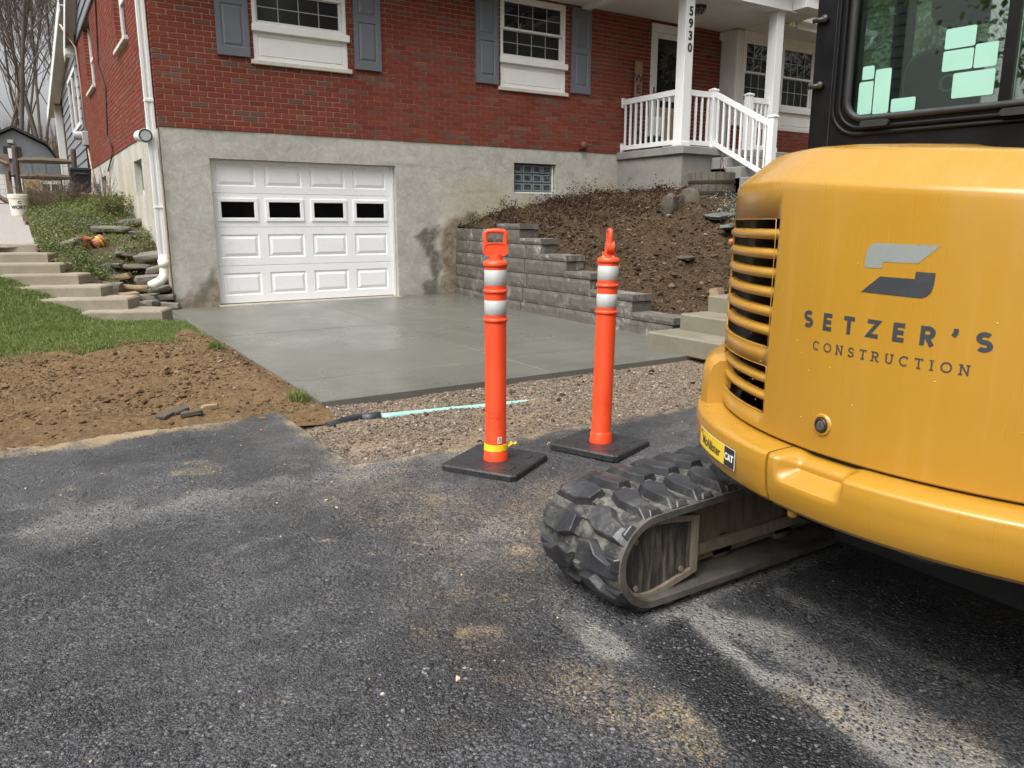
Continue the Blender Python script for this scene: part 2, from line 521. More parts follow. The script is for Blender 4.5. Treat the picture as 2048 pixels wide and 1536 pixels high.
def concrete_mat(name, c1, c2, rough=(.3, .62), streak=True, dirt=None, bump=.12, bs=140):
    t = NT(name)
    n1 = t.noise(.9, 6, .6, t.coord((1, .55, 1)), dist=.4)
    c = t.mix(t.ramp(n1, [(.3, 0.), (.7, 1.)]), c1, c2)
    if streak:
        st = t.noise(3.2, 5, .6, t.coord((.35, 9, 1)))
        c = t.mix(t.ramp(st, [(.42, 0.), (.8, .22)]), c, tuple(x * 1.22 for x in c2))
        st2 = t.noise(2.1, 5, .6, t.coord((.3, 5, 1)))
        c = t.mix(t.ramp(st2, [(.44, 0.), (.8, .42)]), c, tuple(x * .72 for x in c1))
    if dirt: c = t.mix(t.ramp(t.noise(5, 6, .7), [(.45, 0.), (.75, .7)]), c, dirt)
    c = t.mix(t.ramp(t.noise(70, 3, .7), [(.35, .25), (.6, 0.)]), c, tuple(x * .6 for x in c1))
    rg = t.ramp(t.noise(.75, 5, .6, t.coord((.8, .6, 1))), [(.30, rough[0]), (.70, rough[1])])
    bb = t.bump(t.noise(bs, 4, .7), bump, .004)
    if streak:
        bb = t.bump(t.noise(26, 3, .5, t.coord((.25, 12, 1))), .05, .002, bb)
    return t.fin(c, rg, bb)
M['slab'] = concrete_mat('fresh_concrete', (.090, .089, .074), (.152, .150, .127), (.16, .46))
M['slab_edge'] = concrete_mat('slab_edge', (.095, .093, .082), (.14, .137, .12), (.6, .8), False)
M['old_concrete'] = concrete_mat('old_concrete', (.22, .19, .14), (.33, .29, .225), (.8, .95), False, (.17, .15, .10), .5, 60)
M['wet_concrete'] = concrete_mat('wet_step', (.15, .132, .095), (.235, .21, .155), (.55, .8), False, (.12, .105, .07), .4, 60)
M['porch_concrete'] = concrete_mat('porch_concrete', (.21, .205, .185), (.30, .29, .265), (.75, .9), False, (.15, .14, .12), .3, 60)

def block_mat():
    t = NT('split_face_block')
    oi = t.node("ShaderNodeObjectInfo")
    n = t.noise(14, 6, .65)
    c = t.mix(t.ramp(n, [(.3, 0.), (.7, 1.)]), (.070, .061, .051), (.135, .119, .101))
    c = t.mix(t.ramp(oi.outputs["Random"], [(0., 0.), (1., .35)]), c, (.11, .095, .08))
    e = t.math('MULTIPLY', t.ramp(t.noise(3.2, 5, .7, t.coord((1, 1, .8))), [(.53, 0.), (.64, 1.)]), t.ramp(t.noise(34, 4, .7, t.coord((1, 1, .3))), [(.42, 0.), (.62, .75)]))
    c = t.mix(e, c, (.42, .41, .385))
    return t.fin(c, .92, t.bump(t.noise(70, 5, .7), .5, .006))
M['block'] = block_mat()

def asphalt_mat():
    t = NT('asphalt')
    g = t.coord()
    gd = t.node('ShaderNodeVectorMath', operation='ADD'); wn_ = t.node('ShaderNodeTexNoise'); wn_.inputs['Scale'].default_value = 55; wn_.inputs['Detail'].default_value = 3; t.l(g, wn_.inputs['Vector'])
    sc_ = t.node('ShaderNodeVectorMath', operation='SCALE'); sc_.inputs['Scale'].default_value = .012; t.l(wn_.outputs['Color'], sc_.inputs[0]); t.l(g, gd.inputs[0]); t.l(sc_.outputs[0], gd.inputs[1])
    g2 = gd.outputs[0]
    big = t.ramp(t.noise(9, 4, .7), [(.42, 0.), (.58, 1.)])
    va, vb = t.voro(88, 'F1', g2, 'Distance'), t.voro(165, 'F1', g2, 'Distance')
    vd = t.math('ADD', t.math('MULTIPLY', va, big), t.math('MULTIPLY', vb, t.math('SUBTRACT', 1.0, big)))
    vc = t.mix(big, t.voro(165, 'F1', g2, 'Color'), t.voro(88, 'F1', g2, 'Color'))
    sep = t.node("ShaderNodeSeparateColor"); t.l(vc, sep.inputs[0])
    vd2 = t.voro(210, 'F1', g, "Distance")
    c = t.mix(t.ramp(sep.outputs[0], [(0., 0.), (.6, .35), (1., 1.)]), (.022, .0225, .0245), (.125, .127, .136))
    c = t.mix(t.ramp(vd, [(.30, 0.), (.62, 1.)]), c, (.005, .005, .0055))
    lum = t.math('MULTIPLY', t.ramp(t.noise(1.9, 9, .74, dist=.4), [(.38, .15), (.64, 1.)]), t.ramp(t.noise(42, 4, .75), [(.35, .2), (.62, 1.)]))
    c = t.mix(t.math('MULTIPLY', lum, .52), c, (.150, .151, .160))
    spk = t.ramp(t.voro(320, 'F1', g, "Distance"), [(.08, 1.), (.2, 0.)])
    c = t.mix(t.math('MULTIPLY', spk, t.ramp(t.noise(2.2, 5, .7), [(.45, 0.), (.7, .5)])), c, (.30, .29, .27))
    br = t.noise(60, 5, .75)
    fine = t.noise(150, 3, .8)
    du = t.math('MULTIPLY', t.math('ADD', t.math('MULTIPLY', t.math('ADD', t.math('ADD', t.attr('dust'), br), t.math('SUBTRACT', t.math('MULTIPLY', fine, .9), 1.20)), 2.6, True), t.math('MULTIPLY', t.attr('dust'), .30), True), .70)
    c = t.mix(du, c, (.27, .258, .235))
    ta = t.math('MULTIPLY', t.math('MULTIPLY', t.math('ADD', t.math('ADD', t.attr('tan'), br), t.math('SUBTRACT', t.math('MULTIPLY', fine, .9), 1.16)), 2.8, True), .8)
    c = t.mix(ta, c, (.40, .30, .175))
    we = t.attr('wet')
    c = t.mix(t.math('MULTIPLY', we, .85), c, (.010, .010, .0105))
    rg = t.math('ADD', t.ramp(t.noise(1.3, 5, .6), [(.3, .36), (.7, .60)]), t.math('MULTIPLY', t.attr('dust'), .3))
    rg = t.math('SUBTRACT', rg, t.math('MULTIPLY', we, .08), True)
    h = t.math('SUBTRACT', t.math('MULTIPLY', sep.outputs[1], .45), t.math('MULTIPLY', t.math('POWER', vd, 2.0), 2.2))
    h = t.math('SUBTRACT', h, t.math('MULTIPLY', vd2, .35))
    b = t.bump(h, .9, .0055)
    b = t.bump(t.noise(14, 5, .6), .07, .012, b)
    return t.fin(c, rg, b, spec=.45)
M['asphalt'] = asphalt_mat()

def soil_mat(name, a, b_, c_, scale=1.0, bump=.6):
    t = NT(name)
    n = t.noise(3.5 * scale, 7, .66, dist=.4)
    c = t.mix(t.ramp(n, [(.3, 0.), (.7, 1.)]), a, b_)
    c = t.mix(t.ramp(t.noise(26 * scale, 6, .7), [(.45, 0.), (.7, .8)]), c, c_)
    c = t.mix(t.ramp(t.voro(60 * scale, 'F1'), [(.1, .5), (.3, 0.)]), c, tuple(x * 1.35 for x in c_))
    bb = t.bump(t.noise(30 * scale, 6, .7), bump, .02)
    bb = t.bump(t.noise(140 * scale, 4, .7), .4, .006, bb)
    return t.fin(c, .95, bb, spec=.1)
M['dirt'] = soil_mat('brown_dirt', (.085, .053, .027), (.150, .098, .051), (.215, .148, .082), bump=.9)
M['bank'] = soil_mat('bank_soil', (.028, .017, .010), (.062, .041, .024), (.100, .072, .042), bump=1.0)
M['threshold'] = plain('threshold_concrete', (.34, .31, .25), .85, .15, 9, .2, 70, dirt=.4, dirtcol=(.2, .18, .14))
M['litter'] = soil_mat('woodland_floor', (.10, .075, .045), (.17, .13, .08), (.12, .12, .05), .4)
M['gravel_base'] = soil_mat('gravel_fines', (.14, .10, .068), (.22, .165, .115), (.28, .22, .16), 1.4)
M['bed'] = soil_mat('garden_soil', (.055, .04, .028), (.10, .078, .05), (.10, .10, .05))
M['lawn'] = soil_mat('lawn_soil', (.055, .075, .022), (.085, .11, .03), (.12, .12, .05))

def piece_mat(name, stops, rough=.85, bump=None, trans=0.0):
    """colour differs from piece to piece within one mesh"""
    t = NT(name)
    g = t.node("ShaderNodeNewGeometry")
    c = t.ramp(g.outputs["Random Per Island"], stops)
    nr = t.bump(t.noise(bump, 4, .7), .4, .004) if bump else None
    m = t.fin(c, rough, nr, spec=.15)
    if trans:
        tr = t.node("ShaderNodeBsdfTranslucent"); t.l(c, tr.inputs[0])
        mx = t.node("ShaderNodeMixShader"); mx.inputs[0].default_value = trans
        t.l(t.b.outputs[0], mx.inputs[1]); t.l(tr.outputs[0], mx.inputs[2]); t.l(mx.outputs[0], t.out.inputs[0])
    return m
M['gravel'] = piece_mat('crushed_stone', [(0, (.065, .050, .035)), (.3, (.140, .110, .082)), (.6, (.21, .172, .132)), (.85, (.13, .102, .076)), (.96, (.28, .24, .20)), (1, (.38, .345, .305))], .85, 300)
M['clod'] = piece_mat('dirt_clod', [(0, (.060, .037, .019)), (.4, (.115, .074, .039)), (.75, (.172, .115, .063)), (.95, (.115, .073, .038)), (1, (.30, .245, .18))], .95, 120)
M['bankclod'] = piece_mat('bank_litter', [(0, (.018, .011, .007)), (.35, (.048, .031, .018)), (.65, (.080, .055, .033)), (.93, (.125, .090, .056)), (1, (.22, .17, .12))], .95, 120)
M['chip'] = piece_mat('asphalt_chip', [(0, (.012, .012, .013)), (.5, (.035, .0355, .039)), (.8, (.075, .076, .083)), (.95, (.12, .12, .13)), (1, (.22, .21, .20))], .5)
M['tanclod'] = piece_mat('tan_crumb', [(0, (.30, .20, .11)), (.6, (.42, .31, .18)), (1, (.5, .45, .38))], .95)
M['grass'] = piece_mat('grass_blades', [(0, (.088, .138, .032)), (.4, (.150, .21, .056)), (.75, (.21, .265, .085)), (.9, (.25, .275, .115)), (1, (.36, .33, .18))], .55, None, .3)
M['leaf'] = piece_mat('ground_cover_leaves', [(0, (.04, .06, .018)), (.4, (.105, .135, .036)), (.75, (.175, .21, .06)), (1, (.28, .29, .11))], .55, None, .3)
M['leaf_grey'] = piece_mat('silver_leaves', [(0, (.10, .12, .10)), (.6, (.22, .26, .22)), (1, (.38, .42, .38))], .6, None, .2)
M['leaf_red'] = piece_mat('withered_leaves', [(0, (.022, .012, .010)), (.5, (.055, .030, .022)), (.85, (.09, .052, .036)), (1, (.14, .09, .05))], .7, None, .2)
M['leaf_tree'] = piece_mat('spring_leaves', [(0, (.07, .10, .02)), (.5, (.13, .17, .035)), (1, (.23, .25, .06))], .6, None, .35)
M['bark'] = wood_mat('grey_bark', (.105, .088, .072), .35)
M['twig'] = plain('twig', (.11, .088, .07), .9, .3, 4)
M['drytwig'] = plain('dry_stem', (.13, .085, .065), .9, .4, 20)

def rock_mat(name, a, b_, c_=None):
    t = NT(name)
    oi = t.node("ShaderNodeObjectInfo")
    n = t.noise(9, 7, .65, dist=.3)
    c = t.mix(t.ramp(n, [(.3, 0.), (.7, 1.)]), a, b_)
    c = t.mix(t.ramp(oi.outputs["Random"], [(0, 0.), (1, .5)]), c, tuple(x * .6 for x in a))
    if c_: c = t.mix(t.ramp(t.noise(4, 5, .6), [(.5, 0.), (.7, .8)]), c, c_)
    return t.fin(c, .88, t.bump(t.noise(30, 6, .7), .7, .012))
M['rock'] = rock_mat('grey_fieldstone', (.13, .118, .10), (.25, .225, .195), (.14, .13, .08))
M['rock_tan'] = rock_mat('tan_fieldstone', (.24, .16, .09), (.36, .26, .16))
M['rock_brown'] = rock_mat('brown_boulder', (.065, .048, .038), (.125, .098, .08), (.07, .072, .035))
M['slate'] = rock_mat('slate_slab', (.075, .08, .07), (.15, .16, .14))

def glass_dark(name, col=(.006, .007, .008), rough=.03, ior=1.5, tint=None):
    t = NT(name)
    n = t.noise(1.3, 2, .5)
    t.b.inputs["IOR"].default_value = ior
    return t.fin(col, rough, t.bump(n, .03, .02))
M['pane'] = glass_dark('window_pane', (.010, .010, .012), .015, 1.6)
M['pane_screen'] = glass_dark('screened_pane', (.016, .0155, .017), .07, 1.5)
M['pane_black'] = glass_dark('garage_pane', (.003, .003, .003), .05, 1.35)

def glass_block_mat():
    t = NT('glass_block')
    n = t.noise(16, 3, .6, dist=3.0)
    c = t.ramp(n, [(.38, (.008, .011, .012)), (.55, (.05, .065, .07)), (.68, (.20, .24, .25))])
    return t.fin(c, .1, t.bump(n, .9, .03))
M['gblock'] = glass_block_mat()
M['gblock_edge'] = plain('glass_block_rim', (.17, .20, .205), .25, .15, 20)

def cab_glass():
    t = NT('cab_glass')
    tr = t.node("ShaderNodeBsdfTransparent"); tr.inputs[0].default_value = (.70, .80, .74, 1)
    gl = t.node("ShaderNodeBsdfGlossy"); gl.inputs[0].default_value = (.9, 1.0, .95, 1); gl.inputs[1].default_value = .015
    fr = t.node("ShaderNodeFresnel"); fr.inputs[0].default_value = 1.6
    f = t.math('ADD', t.math('MULTIPLY', fr.outputs[0], 2.4), .06, True)
    mx = t.node("ShaderNodeMixShader"); t.l(f, mx.inputs[0]); t.l(tr.outputs[0], mx.inputs[1]); t.l(gl.outputs[0], mx.inputs[2])
    t.l(mx.outputs[0], t.out.inputs[0]); return t.m
M['cabglass'] = cab_glass()

def yellow_mat():
    t = NT('machine_yellow')
    c = t.mix(t.ramp(t.noise(1.6, 5, .6), [(.3, 0.), (.7, 1.)]), (.370, .186, .016), (.415, .217, .023))
    st = t.noise(7, 5, .6, t.coord((3, 3, .16)))
    c = t.mix(t.ramp(st, [(.54, 0.), (.8, .16)]), c, (.52, .33, .10))
    st2 = t.noise(15, 4, .6, t.coord((3.5, 3.5, .10)))
    c = t.mix(t.ramp(st2, [(.52, 0.), (.8, .12)]), c, (.34, .17, .025))
    c = t.mix(t.ramp(t.noise(40, 4, .7), [(.66, 0.), (.74, .4)]), c, (.40, .24, .09))
    rg = t.ramp(st, [(.35, .25), (.7, .42)])
    return t.fin(c, rg, t.bump(t.noise(220, 2, .5), .02, .001), coat=.35)
M['yellow'] = yellow_mat()
M['yellow_sticker'] = plain('yellow_sticker', (.78, .55, .03), .35, .03, 20)
M['black_frame'] = plain('black_cab_paint', (.006, .006, .0065), .40, .2, 6, dirt=.08, dirtcol=(.03, .028, .026), spec=.18)
M['rubber_trim'] = plain('rubber_seal', (.010, .010, .010), .6, .2, 12, dirt=.15, dirtcol=(.08, .075, .07))
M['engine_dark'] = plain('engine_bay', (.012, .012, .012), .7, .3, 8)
M['engine_part'] = plain('engine_part', (.05, .05, .05), .5, .3, 12)

def rubber_mat():
    t = NT('track_rubber')
    geo = t.node("ShaderNodeNewGeometry")
    n = t.noise(11, 6, .65)
    c = t.mix(t.ramp(n, [(.3, 0.), (.7, 1.)]), (.014, .0145, .0165), (.034, .035, .039))
    d = t.math('MULTIPLY', t.ramp(t.noise(5.5, 6, .7, dist=.6), [(.50, 0.), (.72, .85)]), t.ramp(t.noise(70, 5, .75), [(.40, .1), (.62, 1.)]))
    d = t.math('MULTIPLY', d, t.ramp(geo.outputs["Pointiness"], [(.47, 1.), (.54, .4)]))
    c = t.mix(d, c, (.33, .32, .275))
    rg = t.math('ADD', .33, t.math('MULTIPLY', d, .5))
    return t.fin(c, rg, t.bump(t.noise(50, 5, .7), .3, .006))
M['rubber'] = rubber_mat()
def belt_mat():
    t = NT('track_belt')
    n = t.noise(7, 6, .7, dist=.5)
    c = t.mix(t.ramp(n, [(.3, 0.), (.62, 1.)]), (.026, .025, .024), (.10, .09, .074))
    return t.fin(c, .8, t.bump(t.noise(60, 5, .7), .5, .006))
M['belt'] = belt_mat()
def belt_dust():
    t = NT('track_belt_dusty')
    n = t.noise(16, 6, .75, dist=.5)
    c = t.mix(t.ramp(n, [(.42, 0.), (.66, 1.)]), (.022, .022, .022), (.17, .163, .142))
    return t.fin(c, .85, t.bump(t.noise(90, 5, .7), .5, .006))
M['belt_dust'] = belt_dust()
def muddy(name, base, mud, lo=.38, hi=.6):
    t = NT(name)
    v = t.noise(9, 6, .7, t.coord((6, 6, .6)))
    n = t.noise(4, 6, .7)
    f = t.math('MULTIPLY', t.ramp(v, [(lo, 0.), (hi, 1.)]), t.ramp(n, [(.3, .3), (.6, 1.)]))
    c = t.mix(f, base, mud)
    return t.fin(c, t.math('ADD', .45, t.math('MULTIPLY', f, .45)), t.bump(v, .3, .006))
M['mudplate'] = muddy('muddy_plate', (.030, .029, .028), (.21, .175, .125), .48, .70)
M['mudframe'] = muddy('muddy_frame', (.045, .037, .028), (.17, .128, .085), .3, .5)
M['mudrim'] = muddy('muddy_rim', (.13, .105, .075), (.25, .205, .15), .3, .55)
def mat_rubber_base():
    t = NT('recycled_rubber')
    n = t.voro(140, 'F1', None, "Distance")
    c = t.mix(t.ramp(t.noise(90, 5, .7), [(.35, 0.), (.7, 1.)]), (.010, .010, .011), (.038, .038, .040))
    rg = t.ramp(t.noise(8, 5, .65), [(.4, .22), (.6, .6)])
    return t.fin(c, rg, t.bump(t.noise(110, 5, .75), .6, .006))
M['matbase'] = mat_rubber_base()
M['water'] = None
def water_mat():
    t = NT('rain_bead')
    t.b.inputs["IOR"].default_value = 1.33
    return t.fin((.66, .42, .12), .08)
M['water'] = water_mat()
# ------------------------------------------------------------------ ground sheet
def ground_z(X, Y):
    back = 1.62 * sstep(0.5, 9, Y) + .5 * sstep(9, 24, Y) + 6.0 * sstep(24, 75, Y) + 8 * sstep(60, 200, Y)
    right = 1.2 * sstep(3.8, 9.0, X) * sstep(-8.0, -1.0, Y)
    left = .9 * sstep(-1.5, -16, -X * -1) * 0
    n = (fbm(X * .12, Y * .12, oct=4, seed=3) - .5) * .8 * sstep(15, 60, np.abs(Y) + np.abs(X) * .5)
    return np.maximum(back, right) - .42 + n
gx = np.unique(np.concatenate([np.linspace(-260, -20, 25), np.linspace(-20, 24, 45), np.linspace(24, 260, 25)]))
gy = np.unique(np.concatenate([np.linspace(-260, -20, 25), np.linspace(-20, 60, 81), np.linspace(60, 300, 25)]))
me, _ = grid_mesh("ground", gx, gy, ground_z, M['litter'])
tag(link("ground", me), kind="structure")

# ------------------------------------------------------------------ house
house = thing("brick_house", "red brick house with grey stucco basement, white garage door and front porch", "house", (0, 0, 0))
FZ = 2.317            # top of the foundation
EAVE = 4.65

def lines(a, b, step, extra=()):
    return np.unique(np.round(np.concatenate([np.linspace(a, b, max(2, int((b - a) / step) + 1)), np.array(list(extra), float)]), 4))

def pmask(x, z, poly, soft=.08, seed=1, warp=.12):
    """soft mask of a polygon in the wall plane with ragged edge"""
    x = x + (fbm(x * 5, z * 5, oct=4, seed=seed) - .5) * warp * 2; z = z + (fbm(x * 5 + 9, z * 5, oct=4, seed=seed + 5) - .5) * warp * 2
    P = np.array(poly); inside = np.zeros(x.shape, bool); dmin = np.full(x.shape, 9.0)
    for i in range(len(P)):
        a, b = P[i], P[(i + 1) % len(P)]
        cond = (a[1] > z) != (b[1] > z)
        with np.errstate(divide='ignore', invalid='ignore'):
            xi = (b[0] - a[0]) * (z - a[1]) / (b[1] - a[1] + 1e-12) + a[0]
        inside ^= cond & (x < xi)
        ab = b - a; t = np.clip(((x - a[0]) * ab[0] + (z - a[1]) * ab[1]) / (ab @ ab), 0, 1)
        dmin = np.minimum(dmin, np.hypot(x - a[0] - t * ab[0], z - a[1] - t * ab[1]))
    return np.where(inside, sstep(0, soft, dmin), 0)

# front foundation
gar = (.58, 3.25, -.2, 1.955); gbw = (5.375, 6.23, 1.60, 2.085)
xs = lines(0, 10.05, .05, (gar[0], gar[1], gbw[0], gbw[1])); zs = lines(-.15, FZ, .05, (0, gar[3], gbw[2], gbw[3]))
X, Z = np.meshgrid(xs, zs)
idx = np.arange(X.size).reshape(X.shape)
F = np.stack([idx[:-1, :-1], idx[:-1, 1:], idx[1:, 1:], idx[1:, :-1]], -1).reshape(-1, 4)
cx = ((X[:-1, :-1] + X[1:, 1:]) / 2).ravel(); cz = ((Z[:-1, :-1] + Z[1:, 1:]) / 2).ravel()
def hole(r): return (cx > r[0]) & (cx < r[1]) & (cz > r[2]) & (cz < r[3])
F = F[~(hole(gar) | hole(gbw))]
Yw = (fbm(X * 1.3, Z * 1.3, oct=5, seed=11) - .5) * .018
for r in (gar, gbw):
    near = np.minimum.reduce([np.abs(X - r[0]), np.abs(X - r[1]), np.abs(Z - r[2]), np.abs(Z - r[3])]) < .001
    Yw = np.where(near, 0, Yw)
V = np.stack([X, Yw, Z], -1).reshape(-1, 3)
me = mkmesh("foundation", V, F, M['stucco'], True)
wet = pmask(X, Z, [(3.60, -.2), (4.0, -.2), (3.96, 1.10), (3.72, 1.08), (3.46, .90), (3.62, .70), (3.74, .52), (3.78, .30), (3.58, .25), (3.66, .1)], .06, 3)
brown = pmask(X, Z, [(3.97, -.2), (4.5, -.2), (5.1, 1.25), (4.5, 1.30), (4.1, 1.16), (3.97, 1.05)], .1, 8)
brown = np.maximum(brown, .85 * pmask(X, Z, [(-.1, -.3), (.62, -.3), (.62, .35), (.5, .42), (.36, .28), (.1, .12), (-.1, .2)], .05, 21, .07))
brown = np.maximum(brown, .6 * (1 - sstep(0.0, .16, Z)) * fbm(X * 4, Z * 9, oct=4, seed=31))
wet = np.maximum(wet, .7 * pmask(X, Z, [(.28, -.1), (.58, .3), (.58, .62), (.45, .5), (.42, .36), (.3, .3)], .05, 41, .06))
yel = .42 * sstep(3.6, 4.8, X) * (1 - sstep(1.5, 2.1, Z)) * sstep(.3, .65, fbm(X * 1.5, Z * 2.5, oct=4, seed=51) + .1)
pale = .7 * pmask(X, Z, [(3.9, 1.05), (4.25, 1.12), (4.3, 1.25), (3.95, 1.25)], .05, 61, .05)
pale = np.maximum(pale, .6 * pmask(X, Z, [(.35, -.1), (.57, -.1), (.57, .35), (.45, .1)], .05, 71, .08))
for n_, a_ in (("wet", wet), ("brown", brown), ("yellow", yel), ("pale", pale)): attr(me, n_, a_.ravel())
link("foundation", me, house)

# opening reveals
mb = MB()
mb.box(gar[0] - .15, gar[0], .001, .22, -.15, gar[3] + .15); mb.box(gar[1], gar[1] + .15, .001, .22, -.15, gar[3] + .15)
mb.box(gar[0], gar[1], .001, .22, gar[3], gar[3] + .15)
mb.build("garage_reveal", M['stucco'], house)
mb = MB()
mb.box(gbw[0] - .1, gbw[0], .001, .16, gbw[2] - .1, gbw[3] + .1); mb.box(gbw[1], gbw[1] + .1, .001, .16, gbw[2] - .1, gbw[3] + .1)
mb.box(gbw[0], gbw[1], .001, .16, gbw[3], gbw[3] + .1); mb.box(gbw[0], gbw[1], .001, .16, gbw[2] - .1, gbw[2])
mb.build("window_reveal", M['stucco'], house)

# side foundation with two basement window openings
bws = [(1.85, 2.70, 1.53, 2.05), (7.0, 7.95, 1.47, 2.05)]
ys = lines(0, 16.9, .1, [b for r in bws for b in r[:2]]); zs2 = lines(-.2, FZ, .1, [b for r in bws for b in r[2:]])
Yg, Zg = np.meshgrid(ys, zs2)
idx = np.arange(Yg.size).reshape(Yg.shape)
F = np.stack([idx[:-1, :-1], idx[1:, :-1], idx[1:, 1:], idx[:-1, 1:]], -1).reshape(-1, 4)
cx = ((Yg[:-1, :-1] + Yg[1:, 1:]) / 2).ravel(); cz = ((Zg[:-1, :-1] + Zg[1:, 1:]) / 2).ravel()
F = F[~(hole(bws[0]) | hole(bws[1]))]
me = mkmesh("side_foundation", np.stack([np.zeros_like(Yg), Yg, Zg], -1).reshape(-1, 3), F, M['stucco'], True)
sy = sstep(.3, .8, fbm(Yg * 2, Zg * .6, oct=4, seed=91)) * (1 - sstep(1.2, 2.2, Zg - .05 * Yg)) * .8
sp = sstep(.45, .75, fbm(Yg * 3, Zg * .5, oct=4, seed=95)) * .5
for n_, a_ in (("wet", sy * 0), ("brown", sy * .2), ("yellow", sy), ("pale", sp)): attr(me, n_, a_.ravel())
link("side_foundation", me, house)
for r in bws:
    w = link("basement_window", MB().box(.10, .13, r[0], r[1], r[2], r[3]).mesh("basement_window", M['white_paint']), house)
    MB().box(.085, .10, r[0] + .07, r[1] - .07, r[2] + .09, r[3] - .07).build("pane", M['pane_screen'], w)
    mb = MB(); mb.box(.001, .14, r[0] - .06, r[0], r[2] - .06, r[3] + .06).box(.001, .14, r[1], r[1] + .06, r[2] - .06, r[3] + .06)
    mb.box(.001, .14, r[0], r[1], r[2] - .06, r[2]).box(.001, .14, r[0], r[1], r[3], r[3] + .06)
    mb.build("window_well_reveal", M['stucco'], house)
# inner core so nothing shows through
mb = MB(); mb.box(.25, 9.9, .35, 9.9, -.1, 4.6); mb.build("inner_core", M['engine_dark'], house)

# ---------------- bricks
BL, BH, JT = .2117, .0677, .010
def lay(s0, s1, z0, courses, openings, first=0):
    out = []
    for c in range(courses):
        z = z0 + c * BH
        s = s0 - (BL / 2 if (c + first) % 2 else 0)
        while s < s1 - .02:
            a, b = max(s, s0), min(s + BL, s1)
            segs = [(a, b)]
            for (o0, o1, oz0, oz1) in openings:
                if z + BH - .012 > oz0 and z + .012 < oz1:
                    new = []
                    for (p, q) in segs:
                        if q <= o0 or p >= o1: new.append((p, q)); continue
                        if p < o0: new.append((p, o0 + JT))
                        if q > o1: new.append((o1, q))
                    segs = new
            for (p, q) in segs:
                if q - p > .022: out.append(((p + q) / 2 - JT / 2, z + BH / 2, q - p - JT))
            s += BL
    return out
WL = (1.25, 2.56); WR = (5.11, 6.39); SILL0, WTOP = 3.19, 4.62
front_open = [(WL[0], WL[1], SILL0 + .055, WTOP), (WR[0], WR[1], SILL0 + .055, WTOP), (WL[0] - .05, WL[1] + .05, SILL0, SILL0 + .055), (WR[0] - .05, WR[1] + .05, SILL0, SILL0 + .055), (8.28, 9.21, 2.0, 4.60)]
side_open = [(1.95, 3.2, 3.76, 5.12), (7.0, 8.4, 3.80, 5.12), (1.9, 3.25, 3.70, 3.76), (6.95, 8.45, 3.74, 3.80)]
BY = -.014                       # brick face
fb = [('f', (c - 0, BY + .045, z), L) for c, z, L in lay(BY, 10.05, FZ, 35, front_open)]
sb_ = [('s', (BY + .045, c, z), L) for c, z, L in lay(.082, 10.15, FZ, 41, side_open, 1)]
allb = fb + sb_
allb.sort(key=lambda b: np.linalg.norm(np.array(b[1]) - CAM) + (1.0 if b[0] == 's' else 0.0))
wallf = MB().box(0.0, 10.05, BY + .007, .2, FZ + .002, SILL0).box(0, WL[0] - .004, BY + .007, .2, SILL0, EAVE).box(WL[1] + .004, WR[0] - .004, BY + .007, .2, SILL0, EAVE).box(WR[1] + .004, 8.276, BY + .007, .2, SILL0, EAVE).box(9.214, 10.05, BY + .007, .2, SILL0, EAVE).box(WL[0], WL[1], BY + .007, .2, WTOP, EAVE).box(WR[0], WR[1], BY + .007, .2, WTOP, EAVE).build("front_wall", M['mortar'], house)
xm = BY + .006
walls_ = MB().box(xm, .2, BY + .04, 10.15, FZ + .002, 3.70).box(xm, .2, BY + .04, 1.946, 3.7, 5.13).box(xm, .2, 3.204, 6.996, 3.7, 5.13).box(xm, .2, 8.404, 10.15, 3.7, 5.13).build("side_wall", M['mortar'], house)
cache = {}
def brick_mesh(kind, L):
    key = (kind, round(L, 3))
    if key not in cache:
        h, d = (BH - JT) / 2, .045
        mb = MB()
        if kind == 'f': mb.box(-L / 2, L / 2, -d, d, -h, h, .003)
        else: mb.box(-d, d, -L / 2, L / 2, -h, h, .003)
        cache[key] = mb.mesh("brick", M['brick'])
    return cache[key]
for i, (k, p, L) in enumerate(allb[:300]):
    jit = rng.normal(0, .0012)
    link("brick", brick_mesh(k, L), wallf if k == 'f' else walls_, (p[0] + (jit if k == 's' else 0), p[1] + (jit if k == 'f' else 0), p[2]))
for kind, par in (('f', wallf), ('s', walls_)):
    rest = [b for b in allb[300:] if b[0] == kind]
    V = []; F = []; n = 0
    for k, p, L in rest:
        h = (BH - JT) / 2; j = rng.normal(0, .0012)
        d0, d1 = -.045 + j, .045
        if k == 'f': bx = (p[0] - L / 2, p[0] + L / 2, p[1] + d0, p[1] + d1)
        else: bx = (p[0] + d0, p[0] + d1, p[1] - L / 2, p[1] + L / 2)
        V += [(x, y, z) for x in bx[:2] for y in bx[2:] for z in (p[2] - h, p[2] + h)]
        F += [[n + i for i in q] for q in ((0, 1, 3, 2), (4, 6, 7, 5), (0, 4, 5, 1), (2, 3, 7, 6), (0, 2, 6, 4), (1, 5, 7, 3))]
        n += 8
    o = link("bricks", mkmesh("bricks", V, np.array(F), M['brick_far']), par)
    o["kind"] = "stuff"

